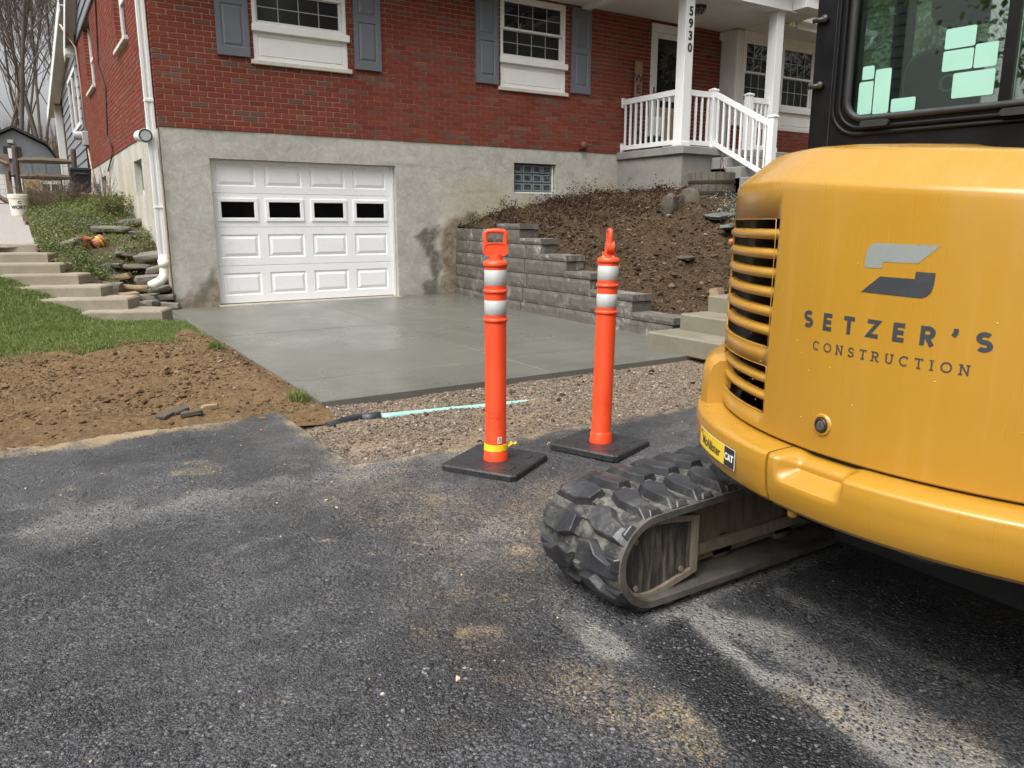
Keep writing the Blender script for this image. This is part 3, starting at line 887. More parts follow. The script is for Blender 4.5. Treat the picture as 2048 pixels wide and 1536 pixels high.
# ---------------- panelled faces (facing -Y)
def rings(mb, x0, x1, z0, z1, y, steps):
    """concentric rectangles: steps = [(inset, y)], last one is filled"""
    prev = [(x0, y, z0), (x1, y, z0), (x1, y, z1), (x0, y, z1)]
    for (d, yy) in steps:
        cur = [(x0 + d, yy, z0 + d), (x1 - d, yy, z0 + d), (x1 - d, yy, z1 - d), (x0 + d, yy, z1 - d)]
        mb.add(prev + cur, [(i, (i + 1) % 4, 4 + (i + 1) % 4, 4 + i) for i in range(4)])
        prev = cur
    mb.add(prev, [(0, 1, 2, 3)])
def flat(mb, x0, x1, z0, z1, y): mb.add([(x0, y, z0), (x1, y, z0), (x1, y, z1), (x0, y, z1)], [(0, 1, 2, 3)])
def panelled(mb, x0, x1, z0, z1, y, depth, panels, steps, holes=()):
    """flat face with raised panels let in, closed at the back"""
    xs = sorted({x0, x1, *[p[0] for p in panels], *[p[1] for p in panels], *[p[0] for p in holes], *[p[1] for p in holes]})
    zs = sorted({z0, z1, *[p[2] for p in panels], *[p[3] for p in panels], *[p[2] for p in holes], *[p[3] for p in holes]})
    for a, b in zip(xs[:-1], xs[1:]):
        for c, d in zip(zs[:-1], zs[1:]):
            mx, mz = (a + b) / 2, (c + d) / 2
            if any(p[0] < mx < p[1] and p[2] < mz < p[3] for p in list(panels) + list(holes)): continue
            flat(mb, a, b, c, d, y)
    for p in panels: rings(mb, *p, y, steps)
    b = depth
    mb.add([(x0, y, z0), (x1, y, z0), (x1, y, z1), (x0, y, z1), (x0, y + b, z0), (x1, y + b, z0), (x1, y + b, z1), (x0, y + b, z1)], [(0, 4, 5, 1), (1, 5, 6, 2), (2, 6, 7, 3), (3, 7, 4, 0)])

# ---------------- garage door
DY = .115
gd = link("garage_door", MB().box(gar[0] + .005, gar[1] - .005, DY + .05, DY + .07, .0, gar[3] - .005).mesh("garage_door", M['door_white']), house)
dx0, dx1 = gar[0] + .012, gar[1] - .045
p_, g_, m_ = .522, .125, (dx1 - dx0 - 4 * .522 - 3 * .125) / 2
secs = [(.012, .528), (.532, 1.056), (1.060, 1.512), (1.516, 1.945)]
for i, (a, b) in enumerate(secs):
    mb = MB()
    cols = [(dx0 + m_ + k * (p_ + g_), dx0 + m_ + k * (p_ + g_) + p_) for k in range(4)]
    if i == 2:
        hz = (a + .085, b - .075)
        panelled(mb, dx0, dx1, a, b, DY, .045, [], [], [(c[0], c[1], *hz) for c in cols])
    else:
        hz = (a + .105, b - .10) if i < 2 else (a + .09, b - .03)
        panelled(mb, dx0, dx1, a, b, DY, .045, [(c[0], c[1], *hz) for c in cols], [(.012, DY + .014), (.022, DY + .014), (.062, DY - .001)])
    s = mb.build("door_section", M['door_white'], gd)
    if i == 2:
        for c in cols:
            w = MB(); x0, x1, z0, z1 = c[0] - .012, c[1] + .012, hz[0] - .012, hz[1] + .012; t = .052
            w.box(x0, x1, DY - .016, DY + .02, z0, z0 + t, .006).box(x0, x1, DY - .016, DY + .02, z1 - t, z1, .006)
            w.box(x0, x0 + t, DY - .0155, DY + .02, z0 + t, z1 - t, .006).box(x1 - t, x1, DY - .0155, DY + .02, z0 + t, z1 - t, .006)
            w.build("window_frame", M['door_white'], gd)
            MB().box(x0 + t - .004, x1 - t + .004, DY + .004, DY + .010, z0 + t - .004, z1 - t + .004).build("pane", M['pane_black'], gd)
MB().box(gar[1] - .042, gar[1] - .002, DY - .03, DY + .04, 0, gar[3] - .005, .004).box(gar[0] + .001, gar[0] + .010, DY - .01, DY + .04, 0, gar[3] - .005).box(gar[0] + .011, gar[1] - .043, DY - .02, DY + .03, gar[3] - .02, gar[3] - .003).build("door_stop", M['white'], gd)
MB().box(dx0, dx1, DY - .004, DY + .03, .0, .011).build("bottom_seal", M['rubber_trim'], gd)
MB().box(gar[0] - .02, gar[1] + .02, -.10, .21, -.14, .003, .01).build("threshold", M['threshold'], house)

# ---------------- windows with panel below
def sash(w, x0, x1, z0, z1, y, cols, rows, mat, fr=.035, bar=.010):
    f = MB()
    f.box(x0, x1, y, y + .035, z0, z0 + fr, .004).box(x0, x1, y, y + .035, z1 - fr, z1, .004).box(x0, x0 + fr, y + .0005, y + .035, z0 + fr, z1 - fr, .004).box(x1 - fr, x1, y + .0005, y + .035, z0 + fr, z1 - fr, .004)
    f.build("sash", M['white_paint'], w)
    a0, a1, b0, b1 = x0 + fr, x1 - fr, z0 + fr, z1 - fr
    g = MB()
    for k in range(1, cols):
        xx = a0 + (a1 - a0) * k / cols; g.box(xx - bar / 2, xx + bar / 2, y + .012, y + .030, b0, b1)
    for k in range(1, rows):
        zz = b0 + (b1 - b0) * k / rows
        for c in range(cols):
            g.box(a0 + (a1 - a0) * c / cols + bar / 2, a0 + (a1 - a0) * (c + 1) / cols - bar / 2, y + .012, y + .030, zz - bar / 2, zz + bar / 2)
    g.build("muntin", M['muntin'], w)
    for c in range(cols):
        for r in range(rows):
            MB().box(a0 + (a1 - a0) * c / cols + bar / 2, a0 + (a1 - a0) * (c + 1) / cols - bar / 2, y + .018, y + .024, b0 + (b1 - b0) * r / rows + bar / 2, b0 + (b1 - b0) * (r + 1) / rows - bar / 2).build("pane", mat, w)
def house_window(x0, x1, zt, y=0.0, zsill=SILL0, cols=4, split=None, sill=True, panel=True, zband=3.605, up=2, lo=2):
    f = MB(); t = .055
    z0 = zband + .095
    f.box(x0, x0 + t, y - .006, y + .09, z0, zt, .006).box(x1 - t, x1, y - .006, y + .09, z0, zt, .006).box(x0 + t, x1 - t, y - .0055, y + .09, zt - t, zt, .006).box(x0 + t, x1 - t, y - .0055, y + .09, z0, z0 + .03, .004)
    w = f.build("window", M['white_paint'], house)
    MB().box(x0 - .015, x1 + .03, y - .060, y + .02, zband, zband + .095, .008).build("apron_band", M['white_paint'], w)
    if panel:
        p = MB()
        panelled(p, x0 - .004, x1 + .004, zsill + .056, zband - .001, y - .004, .06, [(x0 + .06, x1 - .06, zsill + .105, zband - .05)], [(.006, y + .006), (.014, y + .006), (.020, y - .004)])
        p.build("panel", M['white_paint'], w)
    if sill: MB().box(x0 - .048, x1 + .048, y - .055, y + .04, zsill, zsill + .055, .006).build("sill", M['sill_stone'], w)
    zm = split or (z0 + .03 + zt - t) / 2
    sash(w, x0 + t, x1 - t, z0 + .03, zm + .015, y + .045, cols, lo, M['pane_screen'])
    sash(w, x0 + t, x1 - t, zm - .015, zt - t, y + .008, cols, up, M['pane'])
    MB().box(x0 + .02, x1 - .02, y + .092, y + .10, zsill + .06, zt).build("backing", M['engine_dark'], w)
    return w
house_window(WL[0], WL[1], WTOP, split=4.135)
house_window(WR[0], WR[1], WTOP, split=4.135)

# ---------------- shutters
for (a, b) in ((.775, 1.195), (2.655, 3.065), (4.645, 5.055), (6.495, 6.90)):
    mb = MB()
    panelled(mb, a, b, 3.265, 4.60, -.052, .034, [(a + .065, b - .065, 3.375, 3.90), (a + .065, b - .065, 3.99, 4.49)], [(.012, -.040), (.020, -.040), (.045, -.051)])
    mb.build("shutter", M['shutter'], house)

# ---------------- glass block window
gw = link("glass_block_window", MB().box(gbw[0] + .002, gbw[1] - .002, .13, .15, gbw[2], gbw[3]).mesh("glass_block_window", M['gblock_edge']), house)
bx0, bx1, bz0, bz1 = gbw[0] + .02, gbw[1] - .045, gbw[2] + .02, gbw[3] - .02
MB().box(gbw[0] + .001, bx1 + .02, .055, .128, gbw[2] + .001, bz0 - .001).box(bx1 + .002, bx1 + .02, .056, .128, bz0, bz1).build("window_frame", M['white_paint'], gw)
for c in range(4):
    for r in range(3):
        w_, h_ = (bx1 - bx0) / 4, (bz1 - bz0) / 3
        x0, z0 = bx0 + c * w_ + .006, bz0 + r * h_ + .006
        m = MB(); rings(m, x0, x0 + w_ - .012, z0, z0 + h_ - .012, .07, [(.012, .062), (.024, .064), (.034, .082)])
        m.box(x0, x0 + w_ - .012, .071, .125, z0, z0 + h_ - .012)
        me = m.mesh("glass_block", M['gblock_edge']); me.materials.append(M['gblock'])
        me.polygons[12].material_index = 1
        for q in me.polygons:
            if abs(q.normal.y) > .9 and q.area > .3 * w_ * h_ and q.center.y < .1: q.material_index = 1
        link("glass_block", me, gw)

# exhaust hood on the bricks, small
mb = MB(); mb.lathe([(.02, -.10), (.055, -.095), (.062, -.05), (.06, .0)], 12, (6.767, BY, 2.425), 'y'); mb.box(6.70, 6.83, -.075, BY, 2.36, 2.38, .004)
mb.build("exhaust_hood", M['brown_vent'], house, True)

# ---------------- downspout at the corner
mb = MB()
prof = [(-.05, -.038), (-.018, -.038), (-.014, -.030), (.014, -.030), (.018, -.038), (.05, -.038), (.05, .038), (-.05, .038)]
DSX, DSY = -.085, .10
mb.prism([(DSX + p[0], DSY + p[1]) for p in prof], .62, 4.7, 'z')
ds = mb.build("downspout", M['white'], house)
mb = MB(); mb.box(DSX - .056, DSX + .056, DSY - .046, DSY + .045, 2.62, 2.66, .004); mb.box(DSX - .056, DSX + .056, DSY - .046, DSY + .045, 1.30, 1.33, .004); mb.build("bracket", M['white'], ds)
mb = MB(); el = [(DSX, DSY, .70), (DSX, DSY, .50), (DSX - .01, DSY - .01, .42), (DSX - .07, DSY - .06, .36), (DSX - .2, DSY - .12, .31)]
mb.tube(el, [.058, .058, .06, .06, .058], 14); mb.tube([(DSX, DSY, .64), (DSX, DSY, .54)], .068, 14); mb.build("elbow", M['bucket'], ds, True)
MB().tube([(-.012, -.02, .0), (-.012, -.022, 1.2), (-.012, -.02, 2.3)], .006, 5).build("ground_wire", M['cable'], house)

# round flood lamp / vent on the side wall
mb = MB(); mb.tube([(0, .30, 2.22), (-.16, .30, 2.215), (-.215, .25, 2.21), (-.215, .15, 2.205), (-.18, .09, 2.205)], [.06, .062, .068, .07, .068], 14)
fl = mb.build("vent_elbow", M['white'], house, True)
MB().lathe([(.062, .020), (.086, .025), (.086, .085), (.06, .10)], 20, (-.170, 0, 2.203), 'y').build("vent_collar", M['white'], fl, False)
MB().lathe([(.066, .011), (.080, .011), (.080, .024), (.066, .024)], 20, (-.170, 0, 2.203), 'y', False, False).build("vent_ring", M['black_metal'], fl)
MB().lathe([(.0, .016), (.066, .016), (.066, .025)], 20, (-.170, 0, 2.203), 'y').build("vent_screen", M['grey_box'], fl)

# side windows in the brick
for (a, b, z0) in ((1.95, 3.2, 3.76), (7.0, 8.4, 3.80)):
    mb = MB(); t = .07
    mb.box(.07, .12, a, a + t, z0, 5.1).box(.07, .12, b - t, b, z0, 5.1).box(.0705, .12, a + t, b - t, z0, z0 + .08).box(.0705, .12, a + t, b - t, 4.42, 4.48)
    w = mb.build("window", M['white_paint'], house)
    MB().box(.095, .10, a + t, b - t, z0 + .08, 4.42).build("pane", M['pane_screen'], w); MB().box(.095, .10, a + t, b - t, 4.48, 5.1).build("pane", M['pane'], w)
    MB().box(-.075, .06, a - .05, b + .05, z0 - .06, z0, .006).build("sill", M['sill_stone'], w)
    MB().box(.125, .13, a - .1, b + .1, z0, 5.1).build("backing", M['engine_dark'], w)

# ---------------- lap siding: gable over the bricks and the rear wing
def siding_x(name, x, y0, y1, z0, z1, mat, par, exposure=.235):
    z = z0
    while z < z1 - .02:
        t = min(z + exposure, z1)
        ya, yb = (y0(z), y1(z)) if callable(y0) else (y0, y1)
        if yb - ya > .05:
            MB().prism([(x, z), (x - .036, z), (x - .010, t + .012), (x, t + .012)], ya, yb, 'y').build("siding_board", mat, par)
        z += exposure
rw = link("rear_wing", MB().box(.003, 6.0, 10.16, 16.9, 1.2, 5.05).mesh("rear_wing", M['siding_dark']), house)
siding_x("s", .002, lambda z: 10.25, lambda z: min(16.9, 20.3 - (z - 4.45) / .123) if z > 4.4 else 16.9, 2.38, 5.6, M['siding'], rw)
MB().box(-.05, .01, 10.16, 10.25, 2.3, 5.3).build("corner_board", M['dark_trim'], rw)
gable = link("gable_wall", MB().prism([(-.02, 5.13), (10.2, 5.13), (5.09, 7.6)], .003, .2, 'x').mesh("gable_wall", M['siding_dark']), house)
siding_x("g", .001, lambda z: max(-.02, (z - 5.13) * 2.07 - .0), lambda z: min(10.2, 10.2 - (z - 5.13) * 2.07), 5.15, 7.4, M['siding'], gable)
MB().box(-.045, .0, -.03, 10.22, 5.10, 5.149).build("gable_trim", M['dark_trim'], gable)

mb = MB(); y0, y1, z0, z1, xw = 10.9, 13.6, 3.42, 4.78, -.03
mb.box(xw - .03, .0, y0, y0 + .10, z0, z1).box(xw - .03, .0, y1 - .10, y1, z0, z1).box(xw - .029, .0, y0 + .1, y1 - .1, z0, z0 + .09).box(xw - .029, .0, y0 + .1, y1 - .1, z1 - .09, z1).box(xw - .029, .0, (y0 + y1) / 2 - .09, (y0 + y1) / 2 + .09, z0 + .09, z1 - .09)
w = mb.build("window", M['white_paint'], rw)
for a, b in ((y0 + .1, (y0 + y1) / 2 - .09), ((y0 + y1) / 2 + .09, y1 - .1)):
    MB().box(xw - .004, .0, a, b, z0 + .09, 4.08).build("pane", M['pane_screen'], w); MB().box(xw - .005, .0, a, b, 4.11, z1 - .09).build("pane", M['pane'], w)

# roofs
def slab_roof(name, y0, z0, y1, z1, x0, x1, t, par):
    o = MB().prism([(y0, z0), (y1, z1), (y1, z1 + t), (y0, z0 + t)], x0, x1, 'x').build(name, M['roof'], par)
    return o
r1 = slab_roof("roof", -.55, 4.72, 5.09, 7.62, -.215, 10.6, .12, house)
r2 = slab_roof("roof", 10.95, 5.0, 5.09, 7.62, -.215, 10.6, .12, house)
for (ya, za, yb, zb, par) in ((-.55, 4.72, 5.09, 7.62, r1), (10.95, 5.0, 5.09, 7.62, r2)):
    MB().prism([(ya, za - .16), (yb, zb - .16), (yb, zb + .09), (ya, za + .09)], -.24, -.217, 'x').build("rake_fascia", M['white'], par)
    MB().prism([(ya, za - .03), (yb, zb - .03), (yb, zb - .005), (ya, za - .005)], -.217, .0, 'x').build("rake_soffit", M['soffit'], par)
MB().box(-.241, -.01, 10.45, 10.88, 4.93, 5.13).build("eave_return", M['white'], r2)
r3 = slab_roof("roof", 20.3, 4.60, 9.9, 5.88, -.285, 6.0, .14, rw)
MB().prism([(20.3, 4.44), (9.9, 5.72), (9.9, 5.98), (20.3, 4.70)], -.31, -.287, 'x').build("rake_fascia", M['white'], rw)
MB().prism([(20.3, 4.56), (9.9, 5.84), (9.9, 5.87), (20.3, 4.59)], -.287, .0, 'x').build("rake_soffit", M['soffit'], rw)
MB().prism([(16.9, 4.6), (16.9, 5.0), (10.2, 5.8), (10.2, 4.6)], .0, .05, 'x').build("wing_gable", M['siding'], rw)
MB().box(-.17, .02, 18.4, 18.6, 1.6, 4.75).build("wing_post", M['white'], rw)

# service meter, conduit and cable on the side wall
mt = MB().box(-.13, -.002, 9.78, 10.08, 2.86, 3.17, .01).build("meter_box", M['grey_box'], house)
MB().lathe([(.09, -.30), (.10, -.20), (.10, -.131)], 16, (0, 9.93, 3.07), 'x').build("meter_glass", M['grey_box'], mt)
MB().tube([(-.03, 10.0, 3.17), (-.03, 10.02, 4.2), (-.05, 10.0, 5.0), (-.30, 10.2, 5.5)], .022, 8).build("conduit", M['copper'], house, True)
MB().tube([(-.03, 9.9, 2.86), (-.03, 9.7, 2.5), (-.02, 9.5, 2.2), (-.02, 9.4, 1.9)], .02, 8).build("conduit", M['copper'], house, True)
MB().tube([(-.03, 5.0, 5.6), (-.03, 5.3, 5.1), (-.03, 6.0, 4.0), (-.03, 5.2, 3.5), (-.03, 5.7, 2.7), (-.04, 5.0, 2.45), (-.03, 5.3, 2.3), (-.02, 6.3, 2.1)], .014, 6).build("service_cable", M['cable'], house, True)
MB().box(-.06, -.001, 8.35, 8.6, 1.75, 1.95, .01).build("junction_box", M['grey_box'], house)

# ---------------- porch
PZ = 2.34
mb = MB(); mb.box(7.60, 10.12, -1.60, .0, 1.1, PZ - .13); pb = mb.build("porch_base", M['porch_concrete'], house)
MB().box(7.55, 10.17, -1.66, .0, PZ - .1295, PZ, .012).build("porch_slab", M['porch_concrete'], house)
def post(name, cx, cy, w, z0, z1, par=house, mat='white'):
    mb = MB(); h = w / 2
    mb.box(cx - h, cx + h, cy - h, cy + h, z0, z1, .006)
    mb.box(cx - h - .014, cx + h + .014, cy - h - .014, cy + h + .014, z0, z0 + .07, .005)
    mb.box(cx - h - .014, cx + h + .014, cy - h - .014, cy + h + .014, z1 - .06, z1, .005)
    return mb.build(name, M[mat], par)
PY = -1.50
p1 = post("porch_post", 7.66, PY, .185, PZ, 4.66); post("porch_post", 9.80, PY, .185, PZ, 4.66)
def newel(x, y, z0=PZ, z1=3.29):
    mb = MB(); mb.box(x - .055, x + .055, y - .055, y + .055, z0, z1 - .04, .004); mb.box(x - .066, x + .066, y - .066, y + .066, z1 - .04, z1 - .012, .004)
    mb.prism([(x - .06, y - .06), (x + .06, y - .06), (x + .06, y + .06), (x - .06, y + .06)], z1 - .012, z1 + .012, 'z', [(x - .01, y - .01), (x + .01, y - .01), (x + .01, y + .01), (x - .01, y + .01)])
    mb.box(x - .064, x + .064, y - .064, y + .064, z0, z0 + .03, .004)
    return mb.build("newel_post", M['white'], house)
newel(8.36, PY); newel(9.22, PY)
def railing(a, b, za, zb, n):
    """straight run of railing from a to b (xy), rails may slope"""
    a = np.array(a, float); b = np.array(b, float); d = b - a; L = np.hypot(*d); u = d / L; nrm = np.array([-u[1], u[0]])
    def bar(z0a, z0b, h, w):
        mb = MB(); v = []
        for (p, z) in ((a, z0a), (b, z0b)):
            for sx in (-w, w):
                for dz in (0, h): v.append((*(p + nrm * sx), z + dz))
        mb.add(v, [(0, 1, 3, 2), (4, 6, 7, 5), (0, 4, 5, 1), (2, 3, 7, 6), (0, 2, 6, 4), (1, 5, 7, 3)]); return mb
    r = bar(za, zb, .09, .025).build("railing", M['white'], house)
    bar(za - .77, zb - .77, .075, .022).build("bottom_rail", M['white'], r)
    for k in range(n):
        t = (k + .5) / n; p = a + d * t; z = za + (zb - za) * t
        MB().box(p[0] - .017, p[0] + .017, p[1] - .017, p[1] + .017, z - .70, z + .01, .004).build("baluster", M['white'], r)
    return r
r0 = railing((7.66, -.03), (7.66, PY + .095), 3.15, 3.15, 10)
MB().box(7.62, 7.70, -.045, BY - .002, 3.10, 3.27, .006).box(7.62, 7.70, -.045, BY - .002, 2.34, 2.50, .006).build("wall_bracket", M['white'], r0)
railing((7.755, PY), (8.305, PY), 3.14, 3.14, 4)
railing((9.275, PY), (9.705, PY), 3.14, 3.14, 4)
railing((8.36, PY - .055), (8.36, -2.69), 3.15, 2.575, 9)
newel(8.36, -2.75, 1.2, 2.74)
st = None
for k in range(4):
    o = MB().box(8.25, 9.33, -1.665 - .30 * (k + 1), -1.62, 1.0, PZ - .17 * (k + 1) - .02 * 0, .01).build("porch_step", M['porch_concrete'], house)

# numbers on the post
def text_mesh(body, size, mat, bold=0.0, ext=0.0, name="lettering"):
    cu = bpy.data.curves.new("t", 'FONT'); cu.body = body; cu.size = size; cu.offset = bold; cu.extrude = ext
    cu.align_x = 'CENTER'; cu.align_y = 'CENTER'; cu.resolution_u = 4
    o = bpy.data.objects.new("t", cu); COL.objects.link(o)
    bpy.context.view_layer.update()
    dg = bpy.context.evaluated_depsgraph_get()
    me = bpy.data.meshes.new_from_object(o.evaluated_get(dg))
    bpy.data.objects.remove(o, do_unlink=True); bpy.data.curves.remove(cu)
    me.name = name; me.materials.clear(); me.materials.append(mat)
    return me
for ch, z in zip("5930", (4.37, 4.19, 4.01, 3.83)):
    link("house_number", text_mesh(ch, .185, M['ink'], .006, .002), p1, (7.672, PY - .0925 - .0035, z), (R(90), 0, 0))

# ceilings, beam, porch roof
sf = link("porch_ceiling", MB().box(6.75, 10.2, -1.62, BY, EAVE + .012, EAVE + .04).mesh("porch_ceiling", M['soffit']), house)
yy = BY
while yy > -1.6:
    MB().box(6.75, 10.04, yy - .118, yy - .002, EAVE, EAVE + .011, .003).build("ceiling_board", M['soffit'], sf); yy -= .12
MB().box(-.4, 6.74, -.55, BY, EAVE, EAVE + .02).build("eave_soffit", M['soffit'], house)
MB().box(-.4, 6.74, -.585, -.552, EAVE - .02, EAVE + .18, .004).build("fascia", M['white'], house)
MB().box(6.70, 10.06, PY - .10, PY + .10, 4.665, 4.90, .006).build("porch_beam", M['white'], house)
MB().box(6.70, 6.86, PY + .10, BY, 4.60, 4.66, .004).build("ceiling_trim", M['white'], house)
pr = link("porch_roof", MB().prism([(6.3, 4.86), (8.4, 5.85), (10.85, 4.86), (10.85, 4.98), (8.4, 5.99), (6.3, 4.98)], -1.95, 1.0, 'y').mesh("porch_roof", M['roof']), house)
pg = MB().prism([(6.9, 4.90), (10.06, 4.90), (8.4, 5.72)], PY - .06, PY, 'y').build("gable_panel", M['siding_dark'], pr)
MB().prism([(10.06, 4.70), (10.80, 4.70), (10.80, 4.86), (10.06, 5.16)], -1.90, -1.60, 'y').build("eave_return", M['white'], pr)
MB().prism([(10.81, 4.72), (10.93, 4.76), (10.95, 4.88), (10.81, 4.88)], -1.93, .4, 'y').build("gutter", M['white'], pr)
MB().prism([(8.4, 5.70), (10.95, 4.68), (10.95, 4.84), (8.4, 5.88)], -1.99, -1.955, 'y').build("rake_fascia", M['white'], pr)
MB().prism([(8.4, 5.70), (6.2, 4.68), (6.2, 4.84), (8.4, 5.88)], -1.99, -1.955, 'y').build("rake_fascia", M['white'], pr)
MB().box(10.06, 10.8, -1.6, -.4, 4.705, 4.72).build("roof_soffit", M['soffit'], pr)

# caged ceiling lamp
lm = MB().lathe([(.0, EAVE - .115), (.05, EAVE - .11), (.085, EAVE - .07), (.095, EAVE - .02)], 16, (8.34, -1.08, 0)).build("ceiling_lamp", M['sash_dark'], house, True)
mb = MB().lathe([(.12, EAVE - .035), (.13, EAVE - .03), (.13, EAVE - .002), (.12, EAVE - .002)], 20, (8.34, -1.08, 0))
for k in range(8):
    th = k * math.pi / 4
    mb.tube([(8.34 + .125 * math.cos(th), -1.08 + .125 * math.sin(th), EAVE - .03), (8.34 + .105 * math.cos(th), -1.08 + .105 * math.sin(th), EAVE - .085), (8.34 + .05 * math.cos(th), -1.08 + .05 * math.sin(th), EAVE - .13)], .006, 5)
mb.tube([(8.34 + .105 * math.cos(t), -1.08 + .105 * math.sin(t), EAVE - .085) for t in np.linspace(0, 2 * math.pi, 17)], .006, 5)
mb.build("lamp_cage", M['black_metal'], lm)

# front door with storm door
mb = MB(); t = .075
mb.box(8.28, 8.28 + t, -.03, .06, PZ, 4.60, .005).box(9.21 - t, 9.21, -.03, .06, PZ, 4.60, .005).box(8.28 + t, 9.21 - t, -.0295, .06, 4.46, 4.60, .005)
fd = mb.build("front_door", M['white_paint'], house)
a, b = 8.28 + t + .004, 9.21 - t - .004
mb = MB(); mb.box(a, a + .09, -.012, .02, PZ + .02, 4.455, .004).box(b - .09, b, -.012, .02, PZ + .02, 4.455, .004).box(a + .09, b - .09, -.0115, .02, 4.36, 4.455, .004).box(a + .09, b - .09, -.0115, .02, 3.30, 3.40, .004).box(a + .09, b - .09, -.0115, .02, PZ + .02, PZ + .2, .004)
mb.build("storm_door", M['white'], fd)
MB().box(a + .09, b - .09, .0, .006, 3.40, 4.36).build("pane", M['pane'], fd); MB().box(a + .09, b - .09, .0, .006, PZ + .2, 3.30).build("pane", M['pane_screen'], fd)
MB().box(a + .01, a + .03, -.03, -.012, 3.28, 3.52, .004).tube([(a + .03, -.04, 3.42), (a + .10, -.055, 3.43), (a + .14, -.05, 3.42)], .009, 6).build("handle", M['black_metal'], fd)
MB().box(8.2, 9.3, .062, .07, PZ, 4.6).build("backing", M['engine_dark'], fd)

# projecting bay on the right
BYY = -.36
bay = link("bay", MB().box(10.055, 12.75, BYY + .115, .3, 1.2, EAVE).mesh("bay", M['white_paint']), house)
bb = lay(10.055, 12.75, 1.5, 21, [])
V = []; F = []; n = 0
for c, z, L in bb:
    h = (BH - JT) / 2; y0 = BYY - .012
    V += [(x, y, zz) for x in (c - L / 2, c + L / 2) for y in (y0, BYY + .02) for zz in (z - h, z + h)]
    F += [[n + i for i in q] for q in ((0, 1, 3, 2), (4, 6, 7, 5), (0, 4, 5, 1), (2, 3, 7, 6), (0, 2, 6, 4), (1, 5, 7, 3))]; n += 8
link("bricks", mkmesh("bricks", V, np.array(F), M['brick_far']), bay)["kind"] = "stuff"
MB().box(10.056, 12.75, BYY - .004, BYY + .112, 1.3, 2.92).build("mortar_face", M['mortar'], bay)
for k in range(5):
    MB().box(10.06 + k * .045, 10.06 + k * .045 + .030, BYY - .055, BYY + .02, 2.93, EAVE - .02, .008).build("pilaster_flute", M['white_paint'], bay)
MB().box(10.056, 10.305, BYY - .03, BYY + .112, 2.93, EAVE - .02, .003).build("pilaster", M['white_paint'], bay)
MB().box(11.334, 11.396, BYY - .012, BYY + .112, 2.93, 4.53, .003).box(12.424, 12.75, BYY - .012, BYY + .112, 2.93, 4.53, .003).box(10.306, 12.75, BYY - .012, BYY + .112, 4.531, EAVE - .003, .003).box(10.306, 12.74, BYY + .002, BYY + .110, 2.925, 2.955).build("window_casing", M['white_paint'], bay)
house_window(10.31, 11.33, 4.53, BYY, sill=False, cols=4, zband=3.26, zsill=2.90, split=3.93)
house_window(11.40, 12.42, 4.53, BYY, sill=False, cols=4, zband=3.26, zsill=2.90, split=3.93)
MB().box(10.2, 13.15, -.98, BYY, EAVE, EAVE + .03).build("eave_soffit", M['soffit'], bay)
MB().prism([(-1.02, 4.70), (-1.12, 4.74), (-1.14, 4.84), (-1.02, 4.84)], 10.96, 13.25, 'x').build("gutter", M['white'], bay)
MB().box(10.96, 13.2, -1.018, -.985, 4.63, 4.84).build("fascia", M['white'], bay)
slab_roof("bay_roof", -1.0, 4.85, 4.0, 7.0, 10.62, 13.3, .1, bay)
MB().tube([(13.15, -1.08, 4.74), (13.15, -1.05, 4.6), (13.08, -.8, 4.42), (12.95, -.5, 4.2), (12.85, -.36, 4.0), (12.85, -.34, 1.5)], .055, 10).build("gutter_elbow", M['white'], bay, True)
MB().box(9.99, 10.05, -.055, BY, 4.50, 4.64, .006).build("doorbell_box", M['white'], house)
MB().tube([(10.03, -.03, 4.5), (10.03, -.03, 3.6), (10.02, -.03, 2.6)], .006, 5).build("cord", M['cable'], house)

# things on the porch
ws = thing("welcome_sign", "tall brown wooden board with black letters leaning beside the front door", "sign", (7.93, -.10, PZ))
MB().box(-.085, .085, -.012, .012, 0, 1.56, .004).build("board", M['sign_wood'], ws)
for i, ch in enumerate("WELCOME"):
    link("letter", text_mesh(ch, .19, M['ink'], .004, .001), ws, (0, -.0140, 1.27 - i * .185), (R(90), 0, 0))
wr = thing("door_wreath", "dark dried twig wreath hanging on the front storm door", "wreath", (8.72, -.05, 3.95))
tw = MB()
for k in range(150):
    th = rng.uniform(0, 2 * np.pi); r = .17 + rng.normal(0, .03); d = rng.uniform(.05, .13); t2 = th + rng.normal(0, .5)
    p = np.array([r * np.cos(th), -abs(rng.normal(0, .025)), r * np.sin(th)])
    tw.tube([p, p + np.array([d * np.cos(t2), rng.normal(0, .02), d * np.sin(t2)])], [.006, .002], 4)
tw.build("twigs", M['wreath'], wr)
ln = thing("porch_lantern", "small pale lantern with dark base standing behind the porch railing", "lantern", (8.17, -.28, PZ))
MB().box(-.1, .1, -.1, .1, .28, .62, .02).build("lantern_body", M['white'], ln)
MB().box(-.12, .12, -.12, .12, 0, .275, .01).build("base", M['black_metal'], ln)
# ------------------------------------------------------------------ asphalt driveway
def asphalt_z(X, Y): return -.10 + .013 * (np.asarray(Y) + 9.4) + (fbm(np.asarray(X) * .7, np.asarray(Y) * .7, oct=3, seed=5) - .5) * .02
def az(x, y): return float(asphalt_z(np.array([x]), np.array([y]))[0])
axs = np.unique(np.round(np.concatenate([np.linspace(-14, -2.6, 20), np.arange(-2.6, 2.2, .025), np.linspace(2.2, 14, 24), [-.41]]), 4))
ays = np.unique(np.round(np.concatenate([np.linspace(-22, -11, 20), np.arange(-11, -6.27, .025), [-6.27, -7.52]]), 4))
XX, YY = np.meshgrid(axs, ays)
def edge_jit(a, seed): return (fbm(a * 3.1, a * 0 + seed, oct=4, seed=seed) - .5) * .05
